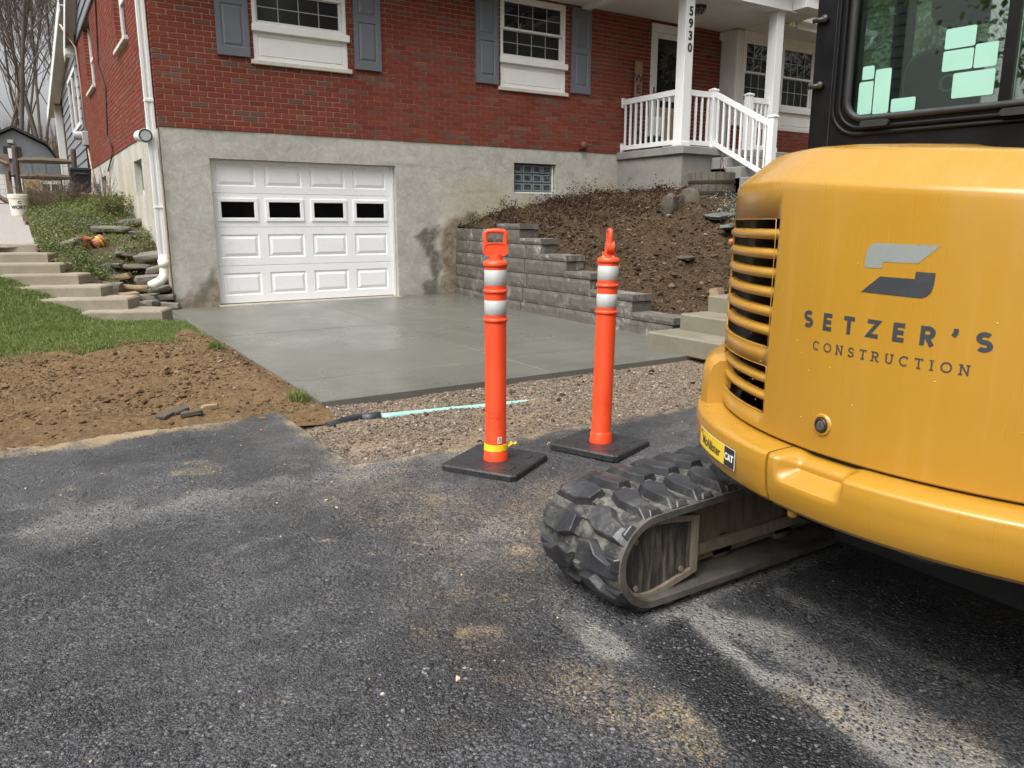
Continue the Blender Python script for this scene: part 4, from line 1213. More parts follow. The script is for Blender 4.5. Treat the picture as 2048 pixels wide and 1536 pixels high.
# ragged edges: shift the rim vertices
def shape_edges(X, Y):
    Y2 = np.where(np.abs(Y + 6.27) < .001, Y + edge_jit(X, 3), Y)
    Y2 = np.where((np.abs(Y + 7.52) < .001) & (X > -.41), Y + edge_jit(X, 5), Y2)
    X2 = np.where((np.abs(X + .41) < .001) & (Y > -7.52), X + edge_jit(Y, 7) * .7, X)
    return X2, Y2
idx = np.arange(XX.size).reshape(XX.shape)
F = np.stack([idx[:-1, :-1], idx[:-1, 1:], idx[1:, 1:], idx[1:, :-1]], -1).reshape(-1, 4)
cxx = ((XX[:-1, :-1] + XX[1:, 1:]) / 2).ravel(); cyy = ((YY[:-1, :-1] + YY[1:, 1:]) / 2).ravel()
F = F[~((cxx > -.41) & (cyy > -7.52))]
X2, Y2 = shape_edges(XX, YY)
V = np.stack([X2, Y2, asphalt_z(X2, Y2)], -1).reshape(-1, 3)
used = np.unique(F); mp = -np.ones(len(V), int); mp[used] = np.arange(len(used))
Va, Fa = V[used], mp[F]
# skirt along the rim
rim = []
for o, e in ((lambda i, j: (i, j)),) * 0: pass
edges = np.concatenate([Fa[:, [0, 1]], Fa[:, [1, 2]], Fa[:, [2, 3]], Fa[:, [3, 0]]])
key = np.sort(edges, 1); u, inv, cnt = np.unique(key, axis=0, return_inverse=True, return_counts=True)
be = edges[cnt[inv.ravel()] == 1]
bv = np.unique(be); m2 = -np.ones(len(Va), int); m2[bv] = np.arange(len(bv)) + len(Va)
low = Va[bv] - np.array([0, 0, .09])
Vall = np.concatenate([Va, low]); Fall = np.concatenate([Fa, np.stack([be[:, 1], be[:, 0], m2[be[:, 0]], m2[be[:, 1]]], -1)])
me = mkmesh("asphalt_driveway", Vall, Fall, M['asphalt'], True)
px, py = Vall[:, 0], Vall[:, 1]
def seg_d(px, py, pts):
    d = np.full(px.shape, 99.0)
    for a, b in zip(pts[:-1], pts[1:]):
        a = np.array(a); b = np.array(b); ab = b - a
        t = np.clip(((px - a[0]) * ab[0] + (py - a[1]) * ab[1]) / (ab @ ab + 1e-9), 0, 1)
        d = np.minimum(d, np.hypot(px - a[0] - t * ab[0], py - a[1] - t * ab[1]))
    return d
wpx = px + (fbm(px * 6, py * 6, oct=4, seed=101) - .5) * .10; wpy = py + (fbm(px * 6 + 31, py * 6, oct=4, seed=103) - .5) * .10
def stroke(pts, w, k=1.0): return k * (1 - sstep(w * .35, w, seg_d(wpx, wpy, pts)))
dust = np.zeros_like(px)
for pts, w, k in (([(-.328, -9.161), (-.359, -9.339), (-.385, -9.52)], .10, .72), ([(-.043, -9.50), (-.13, -9.784), (-.087, -9.952), (-.085, -10.128), (-.09, -10.32)], .08, .8),
                  ([(-.02, -9.52), (.09, -9.74), (.061, -9.906), (.013, -10.119), (.0, -10.4)], .13, .62), ([(.34, -9.545), (.36, -9.8), (.347, -10.117), (.39, -10.3)], .06, .42),
                  ([(-.1, -9.46), (.75, -9.42)], .09, .5), ([(-.191, -8.586), (-.403, -8.788), (-.566, -8.967)], .22, .45), ([(-.9, -8.5), (-.45, -8.65), (.1, -8.5)], .2, .22),
                  ([(-1.917, -6.836), (-1.672, -6.906), (-1.42, -7.2)], .22, .18), ([(-1.877, -7.632), (-1.741, -7.659)], .03, .55), ([(-1.5, -7.9), (-1.3, -7.85)], .03, .3),
                  ([(-1.25, -8.3), (-1.05, -8.15), (-.9, -8.2)], .03, .35), ([(-.45, -7.9), (.2, -8.3), (.6, -8.4)], .3, .25), ([(-.6, -6.6), (-.55, -7.4), (-.2, -7.9)], .28, .30),
                  ([(-1.3, -9.0), (-1.1, -9.1), (-.95, -9.05)], .06, .25), ([(.9, -8.3), (1.4, -8.0), (2.0, -7.8)], .3, .3)):
    dust = np.maximum(dust, stroke(pts, w, k))
dust = np.maximum(dust, .26 * sstep(.50, .74, fbm(px * 2.4, py * 2.4, oct=6, seed=111, gain=.6)))
dust = dust * (.45 + .75 * fbm(px * 12, py * 12, oct=4, seed=113))
dust = np.maximum(dust, .42 * (1 - sstep(0, .8, np.abs(py + 7.5))) * sstep(.35, .7, fbm(px * 3, py * 3, oct=4, seed=117)))
tan = np.zeros_like(px)
for (x, y), r, k in (((-.242, -8.813), .075, .75), ((-.571, -9.027), .11, .6), ((-.52, -8.97), .08, .5), ((-.657, -9.239), .075, .95), ((-.77, -9.42), .06, .5), ((-.722, -9.479), .06, .6), ((-.602, -9.751), .05, .55),
                     ((-.843, -8.347), .03, .9), ((-.723, -8.533), .03, .8), ((-1.1, -7.226), .09, .5), ((-1.0, -7.15), .07, .4), ((-1.079, -7.053), .05, .6), ((-.27, -8.924), .07, .7), ((-.124, -10.056), .09, .35), ((-.006, -10.224), .09, .35), ((-.453, -9.746), .09, .3),
                     ((-.35, -7.72), .12, .45), ((-.25, -7.7), .1, .4), ((-1.62, -7.2), .05, .35), ((-1.3, -9.25), .05, .3), ((-.95, -9.6), .06, .35)):
    tan = np.maximum(tan, stroke([(x - r * .5, y + r * .25), (x + r * .1, y + r * .0), (x + r * .4, y - r * .35)], r * 1.05, k * .8))
d_edge = np.where(px < -.41, -6.27 - py, 99)
tan = np.maximum(tan, (1 - sstep(.0, .32, d_edge + (fbm(px * 4, py * 4, oct=4, seed=121) - .5) * .35)) * .9 * sstep(-.5, -.9, px))
tan = np.maximum(tan, (1 - sstep(.0, .16, np.where(px > -.41, -7.52 - py, np.where(py > -7.6, np.abs(px + .41), 99)) + (fbm(px * 5, py * 5, oct=4, seed=123) - .5) * .14)) * .55)
tan = np.maximum(tan, .16 * sstep(.60, .76, fbm(px * 4.6, py * 4.6, oct=5, seed=131)))
tan = tan * (.15 + 1.05 * fbm(px * 14, py * 14, oct=4, seed=133))
spots = rng.uniform(size=(0, 2)) * np.array([3.6, 4.2]) + np.array([-2.4, -10.6])
for (x, y) in spots:
    r = abs(rng.normal(.012, .012)) + .006
    k = ((px - x) ** 2 + (py - y) ** 2) < (r * 1.4) ** 2
    tan[k] = np.maximum(tan[k], rng.uniform(.25, .8))
for pts, w, k in (([(-.5, -7.9), (-.3, -8.5), (-.5, -9.0)], .42, .30), ([(.3, -8.3), (-.1, -8.55), (-.2, -8.9)], .22, .30), ([(-.75, -9.2), (-.6, -9.6), (-.45, -9.9)], .2, .33), ([(-.1, -10.0), (0.05, -10.3)], .16, .3)):
    tan = np.maximum(tan, stroke(pts, w, k) * (.35 + 1.0 * fbm(px * 7, py * 7, oct=4, seed=137)))
wetm = np.zeros_like(px)
poly = np.array([(-.30, -9.50), (-.043, -9.46), (-.10, -9.699), (-.16, -9.939), (-.17, -10.123), (-.17, -10.45), (-.40, -10.6), (-.46, -10.086), (-.43, -9.913), (-.36, -9.62)])
wetm = np.maximum(wetm, pmask(px, py, [tuple(p) for p in poly], .07, 141, .03))
wetm = np.maximum(wetm, .45 * sstep(.48, .75, fbm(px * 1.3 + 5, py * 1.3, oct=5, seed=143)) * sstep(-8.2, -9.2, py) * sstep(.1, -.5, px))
dust = dust * (1 - wetm * .9); tan = tan * (1 - wetm * .7)
attr(me, "dust", dust); attr(me, "tan", tan); attr(me, "wet", wetm)
tag(link("asphalt_driveway", me), kind="structure")

# coarse aggregate standing proud of the binder, near the viewer
n = 52000
dd = 1.45 + rng.uniform(size=n) ** 1.15 * 2.4; aa = R(32.5) + rng.uniform(-.66, .66, n)
x = CAM[0] + dd * np.sin(aa); y = CAM[1] + dd * np.cos(aa)
k = (rng.uniform(size=n) < sstep(.36, .62, fbm(x * 5, y * 5, oct=5, seed=151, gain=.65)) * .9 + .1) & ~((x > -.45) & (y > -7.55)) & (y < -6.4)
x, y = x[k], y[k]; n = len(x)
sz = np.clip(rng.lognormal(np.log(.0040), .32, n), .002, .008)
ang_ = np.linspace(0, 2 * np.pi, 7)[:-1]
base = np.concatenate([np.stack([np.cos(ang_), np.sin(ang_), np.full(6, -.35)], -1), np.stack([np.cos(ang_[::2] + .5) * .55, np.sin(ang_[::2] + .5) * .55, np.full(3, .42)], -1)])
V = base[None] * np.stack([rng.uniform(.7, 1.4, n), rng.uniform(.7, 1.2, n), rng.uniform(.5, 1.0, n)], -1)[:, None, :] * (1 + rng.normal(0, .12, (n, 9, 1)))
a_ = rng.uniform(0, 2 * np.pi, n); ca, sa = np.cos(a_)[:, None], np.sin(a_)[:, None]
V = np.stack([V[..., 0] * ca - V[..., 1] * sa, V[..., 0] * sa + V[..., 1] * ca, V[..., 2]], -1) * sz[:, None, None] + np.stack([x, y, asphalt_z(x, y)], -1)[:, None, :]
Fb = np.array([(0, 1, 6), (1, 7, 6), (1, 2, 7), (2, 3, 7), (3, 8, 7), (3, 4, 8), (4, 5, 8), (5, 6, 8), (5, 0, 6), (6, 7, 8)])
F = Fb[None] + (np.arange(n) * 9)[:, None, None]
tag(link("asphalt_aggregate", mkmesh("asphalt_aggregate", V.reshape(-1, 3), F.reshape(-1, 3), M['chip'])), "dark stone chips bedded in the asphalt surface", "aggregate", kind="stuff")

# crumbs of dirt lying on the asphalt
n = 520
x = rng.uniform(-2.3, 2.0, n); y = rng.uniform(-10.6, -6.4, n)
k = ~((x > -.42) & (y > -7.55)); x, y = x[k], y[k]
wts = rng.uniform(size=len(x)) < (.12 + .9 * (1 - sstep(.1, .9, np.minimum(np.abs(y + 6.3), np.abs(y + 7.5)))))
x, y = x[wts], y[wts]
sz = np.abs(rng.normal(.002, .0026, len(x))) + .0015
tag(link("loose_crumbs", stones_mesh("loose_crumbs", np.stack([x, y, asphalt_z(x, y) + sz * .3], -1), sz, M['tanclod'], .6)), "tan crumbs of dirt scattered over the asphalt", "dirt crumbs", kind="stuff")

# ------------------------------------------------------------------ concrete slab
def slab_z(y): return -.004 + .008 * y
slab = bpy.data.objects.new("concrete_slab", mkmesh("concrete_slab", *(lambda m: (np.concatenate(m.v), m.f))(MB().box(-.08, 4.36, -6.13, -.02, -.22, -.075)), M['slab_edge']))
COL.objects.link(slab); tag(slab, kind="structure")
def slab_panel(x0, x1, y0, y1, g=.004):
    b = .008; mb = MB()
    a = [(x0 + g, y0 + g), (x1 - g, y0 + g), (x1 - g, y1 - g), (x0 + g, y1 - g)]
    i = [(x0 + g + b, y0 + g + b), (x1 - g - b, y0 + g + b), (x1 - g - b, y1 - g - b), (x0 + g + b, y1 - g - b)]
    v = [(p[0], p[1], -.13) for p in a] + [(p[0], p[1], slab_z(p[1]) - b * .7) for p in a] + [(p[0], p[1], slab_z(p[1])) for p in i]
    mb.add(v, [(j, (j + 1) % 4, 4 + (j + 1) % 4, 4 + j) for j in range(4)] + [(4 + j, 4 + (j + 1) % 4, 8 + (j + 1) % 4, 8 + j) for j in range(4)] + [(8, 9, 10, 11)])
    me = mb.mesh("slab_panel", M['slab']); me.materials.append(M['slab_edge'])
    for q in me.polygons:
        if abs(q.normal.z) < .3: q.material_index = 1
    return link("slab_panel", me, slab)
jy = [-6.16, -5.43, -2.86, -.005]
for (a, b) in zip(jy[:-1], jy[1:]):
    slab_panel(-.11, 1.80, a, b); slab_panel(1.80, 4.4 if a < -5 else 4.28, a, b)
slab_panel(-.98, -.11, -2.75, -.0)
for (a, b) in ((4.4, 6.2),): slab_panel(a, b, -6.16, -5.43)
mb = MB().box(-.95, -.12, -2.7, -.05, -.25, -.09); mb.build("slab_core", M['slab_edge'], slab)

# ------------------------------------------------------------------ gravel strip
def gravel_z(X, Y):
    return -.118 + (fbm(X * 2.2, Y * 2.2, oct=4, seed=201) - .5) * .035 + .012 * sstep(-6.5, -6.2, Y) - .0 * X
gxs = np.arange(-.60, 6.5, .04); gys = np.arange(-7.70, -6.10, .04)
me, _ = grid_mesh("gravel_bed", gxs, gys, gravel_z, M['gravel_base'])
tag(link("gravel_bed", me), kind="structure")
n = 52000
x = -.43 + rng.uniform(size=n) ** 1.25 * 4.4; y = rng.uniform(-7.56, -6.17, n)
dens = sstep(.22, .5, fbm(x * 2.4, y * 2.4, oct=4, seed=211)) * .85 + .15
bare = pmask(x, y, [(-.40, -6.85), (.0, -6.95), (.25, -7.15), (.0, -7.30), (-.38, -7.25)], .12, 215, .06)
k = rng.uniform(size=n) < dens * (1 - .8 * bare); x, y = x[k], y[k]
sz = np.clip(rng.lognormal(np.log(.0054), .38, len(x)), .0025, .014)
tag(link("gravel", stones_mesh("gravel", np.stack([x, y, gravel_z(x, y) + sz * .35], -1), sz, M['gravel'], .7)), "pale crushed stone spread in the trench before the new slab", "gravel", kind="stuff")
# muddy clods in it
n = 220
x = rng.uniform(-.4, 3.2, n); y = rng.uniform(-7.5, -6.2, n); sz = np.abs(rng.normal(.007, .005, n)) + .004
tag(link("mud_clods", stones_mesh("mud_clods", np.stack([x, y, gravel_z(x, y) + sz * .3], -1), sz, M['bankclod'], .7)), "dark mud clods mixed into the gravel", "mud clods", kind="stuff")

# drain pipe half buried in the gravel
dp = thing("drain_pipe", "mint green drain pipe with black corrugated hose half buried in gravel", "pipe", (.15, -6.55, -.118))
def gz(x, y): return float(gravel_z(np.array([x]), np.array([y]))[0])
o3 = np.array([.15, -6.55, -.118])
P = [np.array([x, -6.545 - (x - .15) * .10, -.122 + .004 - .018 * (x - .15)]) for x in np.linspace(.14, 1.3, 14)]
MB().tube([p - o3 for p in P], .028, 14).build("pipe", M['pipe'], dp, True)
MB().tube([np.array([.03, -6.525, -.113]) - o3, np.array([.15, -6.545, -.113]) - o3], .036, 14).build("coupling", M['hose'], dp, True)
hp = []; hr = []
for i, t in enumerate(np.linspace(0, 1, 70)):
    x = .03 - .25 * t; y = -6.525 + .02 * math.sin(t * 3) - .06 * t; z = -.106 + .004 * math.sin(t * 6) - .012 * t
    hp.append(np.array([x, y, z]) - o3); hr.append(.030 if i % 2 else .020)
MB().tube(hp, hr, 12).build("corrugated_hose", M['hose'], dp)

# ------------------------------------------------------------------ disturbed dirt
def dirt_base(X, Y):
    t = sstep(-6.3, -3.2, Y)
    b = -.062 + .070 * t
    near = sstep(-.45, -.11, X)
    return b * (1 - near) + (-.03 + .006 * Y - .01) * near
def dirt_z(X, Y):
    r = fbm(X * 3, Y * 3, oct=5, seed=301) - .5
    # cleat marks of the machine, running along x
    ph = (X * .50 + Y * .86) * 2 * np.pi / .062 + (fbm(X * 2.0, Y * 2.0, oct=3, seed=305)) * 3.0 + np.floor((X * .86 - Y * .5) / .31) * 1.7
    band = sstep(.36, .55, fbm(X * 1.1 + 4, Y * 1.1, oct=3, seed=307) + .10 * np.sin(X * 6))
    c = (np.abs(np.sin(ph * .5)) - .5) * .036 * band * sstep(-6.25, -5.9, Y)
    clod = np.abs(fbm(X * 11, Y * 11, oct=4, seed=311) - .5) * .09
    mound = .05 * np.exp(-((X + .28) ** 2 / .02)) * sstep(-6.1, -5.3, Y) + .03 * np.exp(-((Y + 6.12) / .18) ** 2) * sstep(-.5, -.9, X)
    fade = sstep(-6.55, -6.2, Y)
    return dirt_base(X, Y) + (r * .045 + c + clod * .5 - .006 + mound) * fade - .03 * (1 - fade)
dxs = np.arange(-3.4, -.085, .016); dys = np.arange(-6.56, -2.5, .016)
me, _ = grid_mesh("dirt_patch", dxs, dys, dirt_z, M['dirt'], keep=lambda X, Y: (Y < -2.95 + .35 * sstep(-.6, -.3, X)) & (X < -.105))
tag(link("dirt_patch", me), kind="structure")
n = 15000
x = rng.uniform(-2.6, -.12, n); y = -6.5 + rng.uniform(size=n) ** .8 * 3.5
k = rng.uniform(size=n) < .25 + .75 * sstep(.4, .65, fbm(x * 3, y * 3, oct=3, seed=321)); x, y = x[k], y[k]
sz = np.clip(rng.lognormal(np.log(.0058), .58, len(x)), .002, .035)
tag(link("dirt_clods", stones_mesh("dirt_clods", np.stack([x, y, dirt_z(x, y) + sz * .25], -1), sz, M['clod'], .62)), "loose brown clods over the torn-up dirt beside the slab", "dirt clods", kind="stuff")

def rock_mesh(name, sx, sy, sz, mat, sub=2, rough=.18, seed=0, boxy=0.6):
    import bmesh
    bm = bmesh.new(); bmesh.ops.create_cube(bm, size=2.0)
    bmesh.ops.subdivide_edges(bm, edges=bm.edges[:], cuts=sub, use_grid_fill=True)
    co = np.array([v.co[:] for v in bm.verts])
    sph = co / np.linalg.norm(co, axis=1)[:, None]
    co = co * boxy * .92 + sph * (1 - boxy) * 1.2
    d = fbm(co[:, 0] * 1.4 + seed * 3.1, co[:, 1] * 1.4 + seed, co[:, 2] * 1.4 + 7, oct=4, seed=seed) - .5
    co = co * (1 + rough * 2 * d)[:, None]
    co = co * np.array([sx, sy, sz]) / 2
    for v, c in zip(bm.verts, co): v.co = c
    me = bpy.data.meshes.new(name); bm.to_mesh(me); bm.free(); me.materials.append(mat)
    return autosmooth(me, 32)
# broken slabs on the dirt
for i, (x, y, sx, sy, ang, lab) in enumerate(((-1.00, -6.02, .17, .10, .3, "largest broken brown slab lying flat on the dirt by the asphalt edge"), (-.93, -6.17, .13, .09, -.2, "thin broken slab tilted at the front edge of the dirt patch"), (-1.08, -6.13, .12, .08, .9, "small broken slab leaning on the left of the dirt chunks"), (-.80, -6.05, .10, .05, .1, "smooth tan stone lying right of the broken slabs on dirt"))):
    o = link("slab_fragment", rock_mesh("slab_fragment", sx, sy, .028, M['rock_brown'] if i < 3 else M['rock_tan'], 3, .2, 11 + i, .75), None, (x, y, float(dirt_z(np.array([x]), np.array([y]))[0]) + .012), (rng.normal(0, .12), rng.normal(0, .12), ang))
    tag(o, lab, "rock", "broken slabs on the dirt" if i < 3 else None)

# ------------------------------------------------------------------ lawn
lawn_f = rbf([(-2.6, -6.0, -.04), (-1.94, -3.47, -.01), (-1.57, -3.2, .0), (-.73, -3.5, .0), (-.36, -3.3, -.02), (-.3, -2.7, -.01), (-.97, -1.2, .03), (-1.0, -1.9, .01), (-1.31, -.95, .17), (-1.55, -.52, .31), (-1.85, -.05, .45), (-1.95, -1.9, .10), (-1.3, -1.75, .05), (-2.2, .3, .55), (-3.5, -1.0, .35), (-3.5, -3.5, .12), (-8, -2, .7), (-8, -6, .25), (-2.6, 1.6, .78), (-5, 2.5, 1.05), (-14, -4, .9), (-14, 4, 1.5), (-2.3, 6, 1.25), (-6, 8, 1.5), (-1.0, -2.6, .0), (-14, -7, .2), (-5, -6.2, .02)])
def lawn_keep(X, Y):
    edge = -3.30 + (fbm(X * 2.3, X * 0, oct=3, seed=401) - .5) * .6 + .55 * sstep(-.5, -.28, X) - .25 * sstep(-1.5, -2.1, X) - 2.6 * sstep(-2.6, -3.4, X)
    stairs = (X > -1.05 - .62 * (Y + 1.25)) & (Y > -1.28)
    return (Y > edge) & (X < -.13) & ~stairs & ~((X > -1.0) & (Y > -2.0) & (Y - -1.3 > -.45 * (X + .95) - .12))
def lz(x, y): return lawn_f(x, y) + (fbm(np.asarray(x) * 4, np.asarray(y) * 4, oct=3, seed=405) - .5) * .03
lxs = np.unique(np.round(np.concatenate([np.linspace(-16, -3.2, 26), np.arange(-3.2, -.1, .05)]), 3)); lys = np.unique(np.round(np.concatenate([np.linspace(-6.2, -4, 12), np.arange(-4, 1, .05), np.linspace(1, 9, 20)]), 3))
me, _ = grid_mesh("lawn", lxs, lys, lz, M['lawn'], keep=lambda X, Y: lawn_keep(X, Y) & ~((X > -3.0) & (Y > 1.2)) & ~((X < -3.2) & (Y < -6.1)))
tag(link("lawn", me), kind="structure")
n = 190000
x = rng.uniform(-3.0, -.2, n); y = rng.uniform(-4.0, .9, n)
k = lawn_keep(x, y) & (rng.uniform(size=n) < .42 + .58 * sstep(.35, .6, fbm(x * 5, y * 5, oct=3, seed=411))); x, y = x[k], y[k]
h = rng.uniform(.025, .065, len(x)) * (.65 + .8 * fbm(x * 2.2, y * 2.2, oct=3, seed=413))
tag(link("grass", blades_mesh("grass", np.stack([x, y, lz(x, y) - .004], -1), h, M['grass'], .0032, .75)), "short green lawn grass beside the concrete garden steps", "grass", kind="stuff")
# tufts on the dirt by the slab edge
for i, (x0, y0, s, lab) in enumerate(((-.18, -5.95, .07, "grass tuft at the near left corner of the concrete slab"), (-.30, -3.9, .06, "low dark green tuft growing out of the brown dirt ridge"))):
    n = 160; a = rng.normal(0, s * .5, (n, 2)); X_, Y_ = x0 + a[:, 0], y0 + a[:, 1]
    tag(link("grass_tuft", blades_mesh("grass_tuft", np.stack([X_, Y_, dirt_z(X_, Y_) - .004], -1), rng.uniform(.05, .12, n) * (.6 + s * 5), M['grass'], .003, .8)), lab, "grass tuft")

# ------------------------------------------------------------------ garden steps on the left
gs = thing("garden_steps", "seven old concrete steps climbing between lawn and planted bed", "steps", (-.41, -1.62, 0))
o3 = np.array([-.41, -1.62, 0])
corners = [(-.40, -1.60, .14), (-.70, -1.23, .265), (-.93, -.82, .385), (-1.12, -.36, .505), (-1.285, .02, .62), (-1.385, .55, .735), (-1.47, 1.05, .84)]
d = np.array([-.913, .41]); nn = np.array([.41, .913])
for i, (x, y, z) in enumerate(corners):
    c = np.array([x, y]); L = .86 + .12 * min(i, 3); dep = .75; z0 = z - .24
    pl = [c, c + d * L, c + d * L + nn * dep, c + nn * dep * .55 + d * .0]
    b = .018; cen = sum(pl) / 4
    inn = [p + (cen - p) / np.linalg.norm(cen - p) * b for p in pl]
    mb = MB(); v = [(p[0], p[1], z0) for p in pl] + [(p[0], p[1], z - b) for p in pl] + [(p[0], p[1], z) for p in inn]
    mb.add(v, [(j, (j + 1) % 4, 4 + (j + 1) % 4, 4 + j) for j in range(4)] + [(4 + j, 4 + (j + 1) % 4, 8 + (j + 1) % 4, 8 + j) for j in range(4)] + [(8, 9, 10, 11)])
    mb.build("step", M['old_concrete'], gs, off=o3)

# path above the steps
def path_z(X, Y): return .80 + (.45 / 4.5) * (np.asarray(Y) - 1.1) * sstep(.8, 1.4, Y) + .0 * X + .0
me, _ = grid_mesh("garden_path", np.linspace(-3.2, -1.45, 12), np.linspace(1.15, 12, 40), lambda X, Y: np.minimum(path_z(X, Y), 1.25 + .07 * (Y - 5.6)) + (fbm(X * 3, Y * 3, oct=3, seed=421) - .5) * .03, M['gravelpath'])
tag(link("garden_path", me), kind="structure")

# ------------------------------------------------------------------ planted bed between the steps and the house
bed_f = rbf([(0, -.05, -.02), (0, .33, .20), (0, 1.25, .84), (0, 3.15, 1.22), (0, 5.5, 1.45), (0, 8.7, 1.66), (0, 12, 1.85), (-.45, -1.2, -.05), (-.35, -.5, .0), (-.4, .3, .16), (-.72, -.8, .16), (-.95, -.3, .34), (-1.1, .15, .50), (-1.25, .6, .64), (-1.4, 1.2, .80), (-1.45, 3, 1.02), (-1.45, 5.6, 1.26), (-1.45, 9, 1.5), (-1.45, 12, 1.7), (-.7, .9, .55), (-.7, 1.8, .78), (-.7, 3, 1.08), (-.35, .8, .45)])
def bz(x, y): return bed_f(x, y) + (fbm(np.asarray(x) * 5, np.asarray(y) * 5, oct=4, seed=431) - .5) * .08
def bed_keep(X, Y):
    sx = np.interp(Y, [-1.4, -.9, -.4, 0.05, .6, 1.1, 12], [-.42, -.66, -.88, -1.08, -1.24, -1.38, -1.5])
    return (X > sx - .12) & (Y > -.15 - .9 * (-X - .1))
me, _ = grid_mesh("garden_bed", np.arange(-1.62, .0, .06), np.arange(-1.2, 12.1, .06), bz, M['bed'], keep=bed_keep)
tag(link("garden_bed", me), kind="structure")
# ground-cover leaves
n = 44000
x = rng.uniform(-1.5, -.03, n); y = .15 + rng.uniform(size=n) ** 1.45 * 8.5
k = bed_keep(x, y) & (rng.uniform(size=n) < sstep(.30, .55, fbm(x * 3.2, y * 2.2, oct=3, seed=441)) * .88 + .12) & ~((x > -.62) & (y < 1.05) & (rng.uniform(size=n) < .7))
x, y = x[k], y[k]; hh = np.abs(rng.normal(0, .06, len(x))) * (.6 + 1.2 * fbm(x * 4, y * 4, oct=2, seed=445))
tag(link("ground_cover", leaves_mesh("ground_cover", np.stack([x, y, bz(x, y) + hh + .01], -1), rng.uniform(.018, .045, len(x)), M['leaf'], .35)), "green low ground cover spreading over the sloping garden bed", "ground cover", kind="stuff")
n = 9000; x = rng.uniform(-1.45, -.1, n); y = rng.uniform(.4, 4.5, n)
k = bed_keep(x, y) & (fbm(x * 2.6 + 9, y * 2.6, oct=3, seed=447) > .56) & ~((x > -.62) & (y < 1.05)); x, y = x[k], y[k]
tag(link("silver_ground_cover", leaves_mesh("silver_ground_cover", np.stack([x, y, bz(x, y) + np.abs(rng.normal(0, .05, len(x))) + .02], -1), rng.uniform(.012, .03, len(x)), M['leaf_grey'], .3)), "grey-green creeping thyme patches in the garden bed", "ground cover", kind="stuff")

def stem_bush(name, label, x0, y0, z0, rad, hgt, n, mat, leafmat=None, nl=0, group=None, lw=.02):
    t = thing(name, label, "shrub", (x0, y0, z0), 0, group)
    mb = MB()
    ends = []
    for k in range(n):
        a = rng.uniform(0, 2 * np.pi); r0 = rad * .35 * rng.uniform(0, 1); r1 = rad * rng.uniform(.2, 1.1); hh_ = hgt * rng.uniform(.5, 1.1)
        p0 = np.array([r0 * np.cos(a), r0 * np.sin(a), -.03]); p2 = np.array([r1 * np.cos(a + .4), r1 * np.sin(a + .4), hh_]); p1 = (p0 + p2) / 2 + rng.normal(0, rad * .12, 3)
        mb.tube([p0, p1, p2], [.005, .0035, .0015], 4, False)
        for q in range(2):
            e = p1 + (p2 - p1) * rng.uniform(.1, .9); f = e + np.array([rng.normal(0, rad * .25), rng.normal(0, rad * .25), hgt * .18 * rng.uniform(.3, 1)])
            mb.tube([e, f], [.003, .001], 3, False); ends.append(f)
        ends.append(p2)
    mb.build("stems", mat, t)
    if leafmat and nl:
        E = np.array(ends); P = E[rng.integers(0, len(E), nl)] + rng.normal(0, rad * .1, (nl, 3))
        link("leaves", leaves_mesh("leaves", P, rng.uniform(lw * .6, lw * 1.4, nl), leafmat, .1), t)
    return t
stem_bush("dry_shrub", "bare reddish brown shrub in front of the wooden fence rails", -1.02, 6.6, float(bz(-1.02, 6.6)), .45, .62, 90, M['drytwig'], M['leaf_red'], 500)
stem_bush("dry_shrub", "tangled dry brown shrub nearer the black bin and house", -.55, 6.9, float(bz(-.55, 6.9)), .42, .42, 80, M['drytwig'], M['leaf_red'], 400)
stem_bush("dry_shrub", "thin dead stalks standing by the stucco wall under the small window", -.22, 5.2, float(bz(-.22, 5.2)), .25, .75, 26, M['drytwig'])
stem_bush("dry_shrub", "low brown thicket behind the white bucket", -1.25, 5.9, float(bz(-1.25, 5.9)), .4, .5, 90, M['drytwig'], M['leaf'], 500)
stem_bush("leafy_shrub", "bright green leafy clump against the stucco foot beside the downspout", -.25, 3.4, float(bz(-.25, 3.4)), .35, .35, 60, M['drytwig'], M['leaf'], 1800, lw=.03)

# dry-stone edging
dw = thing("dry_stone_wall", "low tumbled wall of flat grey stones beneath the downspout", "stone wall", (-.25, .35, 0))
o3 = np.array([-.25, .35, 0])
stones = [(-.10, -.02, .02, .30, .22, .09), (-.36, -.05, .03, .30, .2, .10), (-.06, .1, .12, .26, .24, .08), (-.33, .16, .13, .34, .26, .09), (-.56, .05, .10, .26, .2, .11), (-.14, .26, .22, .30, .22, .08), (-.44, .33, .24, .36, .2, .10), (-.70, .2, .22, .22, .2, .12), (-.20, .48, .34, .42, .24, .12), (-.58, .58, .37, .30, .22, .09), (-.06, .66, .46, .34, .24, .11), (-.34, .78, .50, .36, .24, .07), (-.12, .95, .62, .44, .26, .12), (-.62, .86, .52, .26, .2, .07), (-.42, 1.05, .66, .26, .2, .06), (-.08, 2.6, 1.10, .5, .3, .12), (-.45, 2.35, 1.0, .55, .3, .10), (-1.12, 1.35, .80, .4, .2, .10), (-.05, 1.9, .93, .4, .3, .09)]
for i, (x, y, z, sx, sy, sz_) in enumerate(stones):
    link("stone", rock_mesh("stone", sx, sy, sz_, M['rock_tan'] if i in (4, 6, 9) else M['rock'], 4, .30, 30 + i, .7), dw, (x - o3[0], y - o3[1], max(z, float(bz(x, y)) - .02) + .02), (rng.normal(0, .08), rng.normal(0, .12), rng.normal(-.3, .35)))

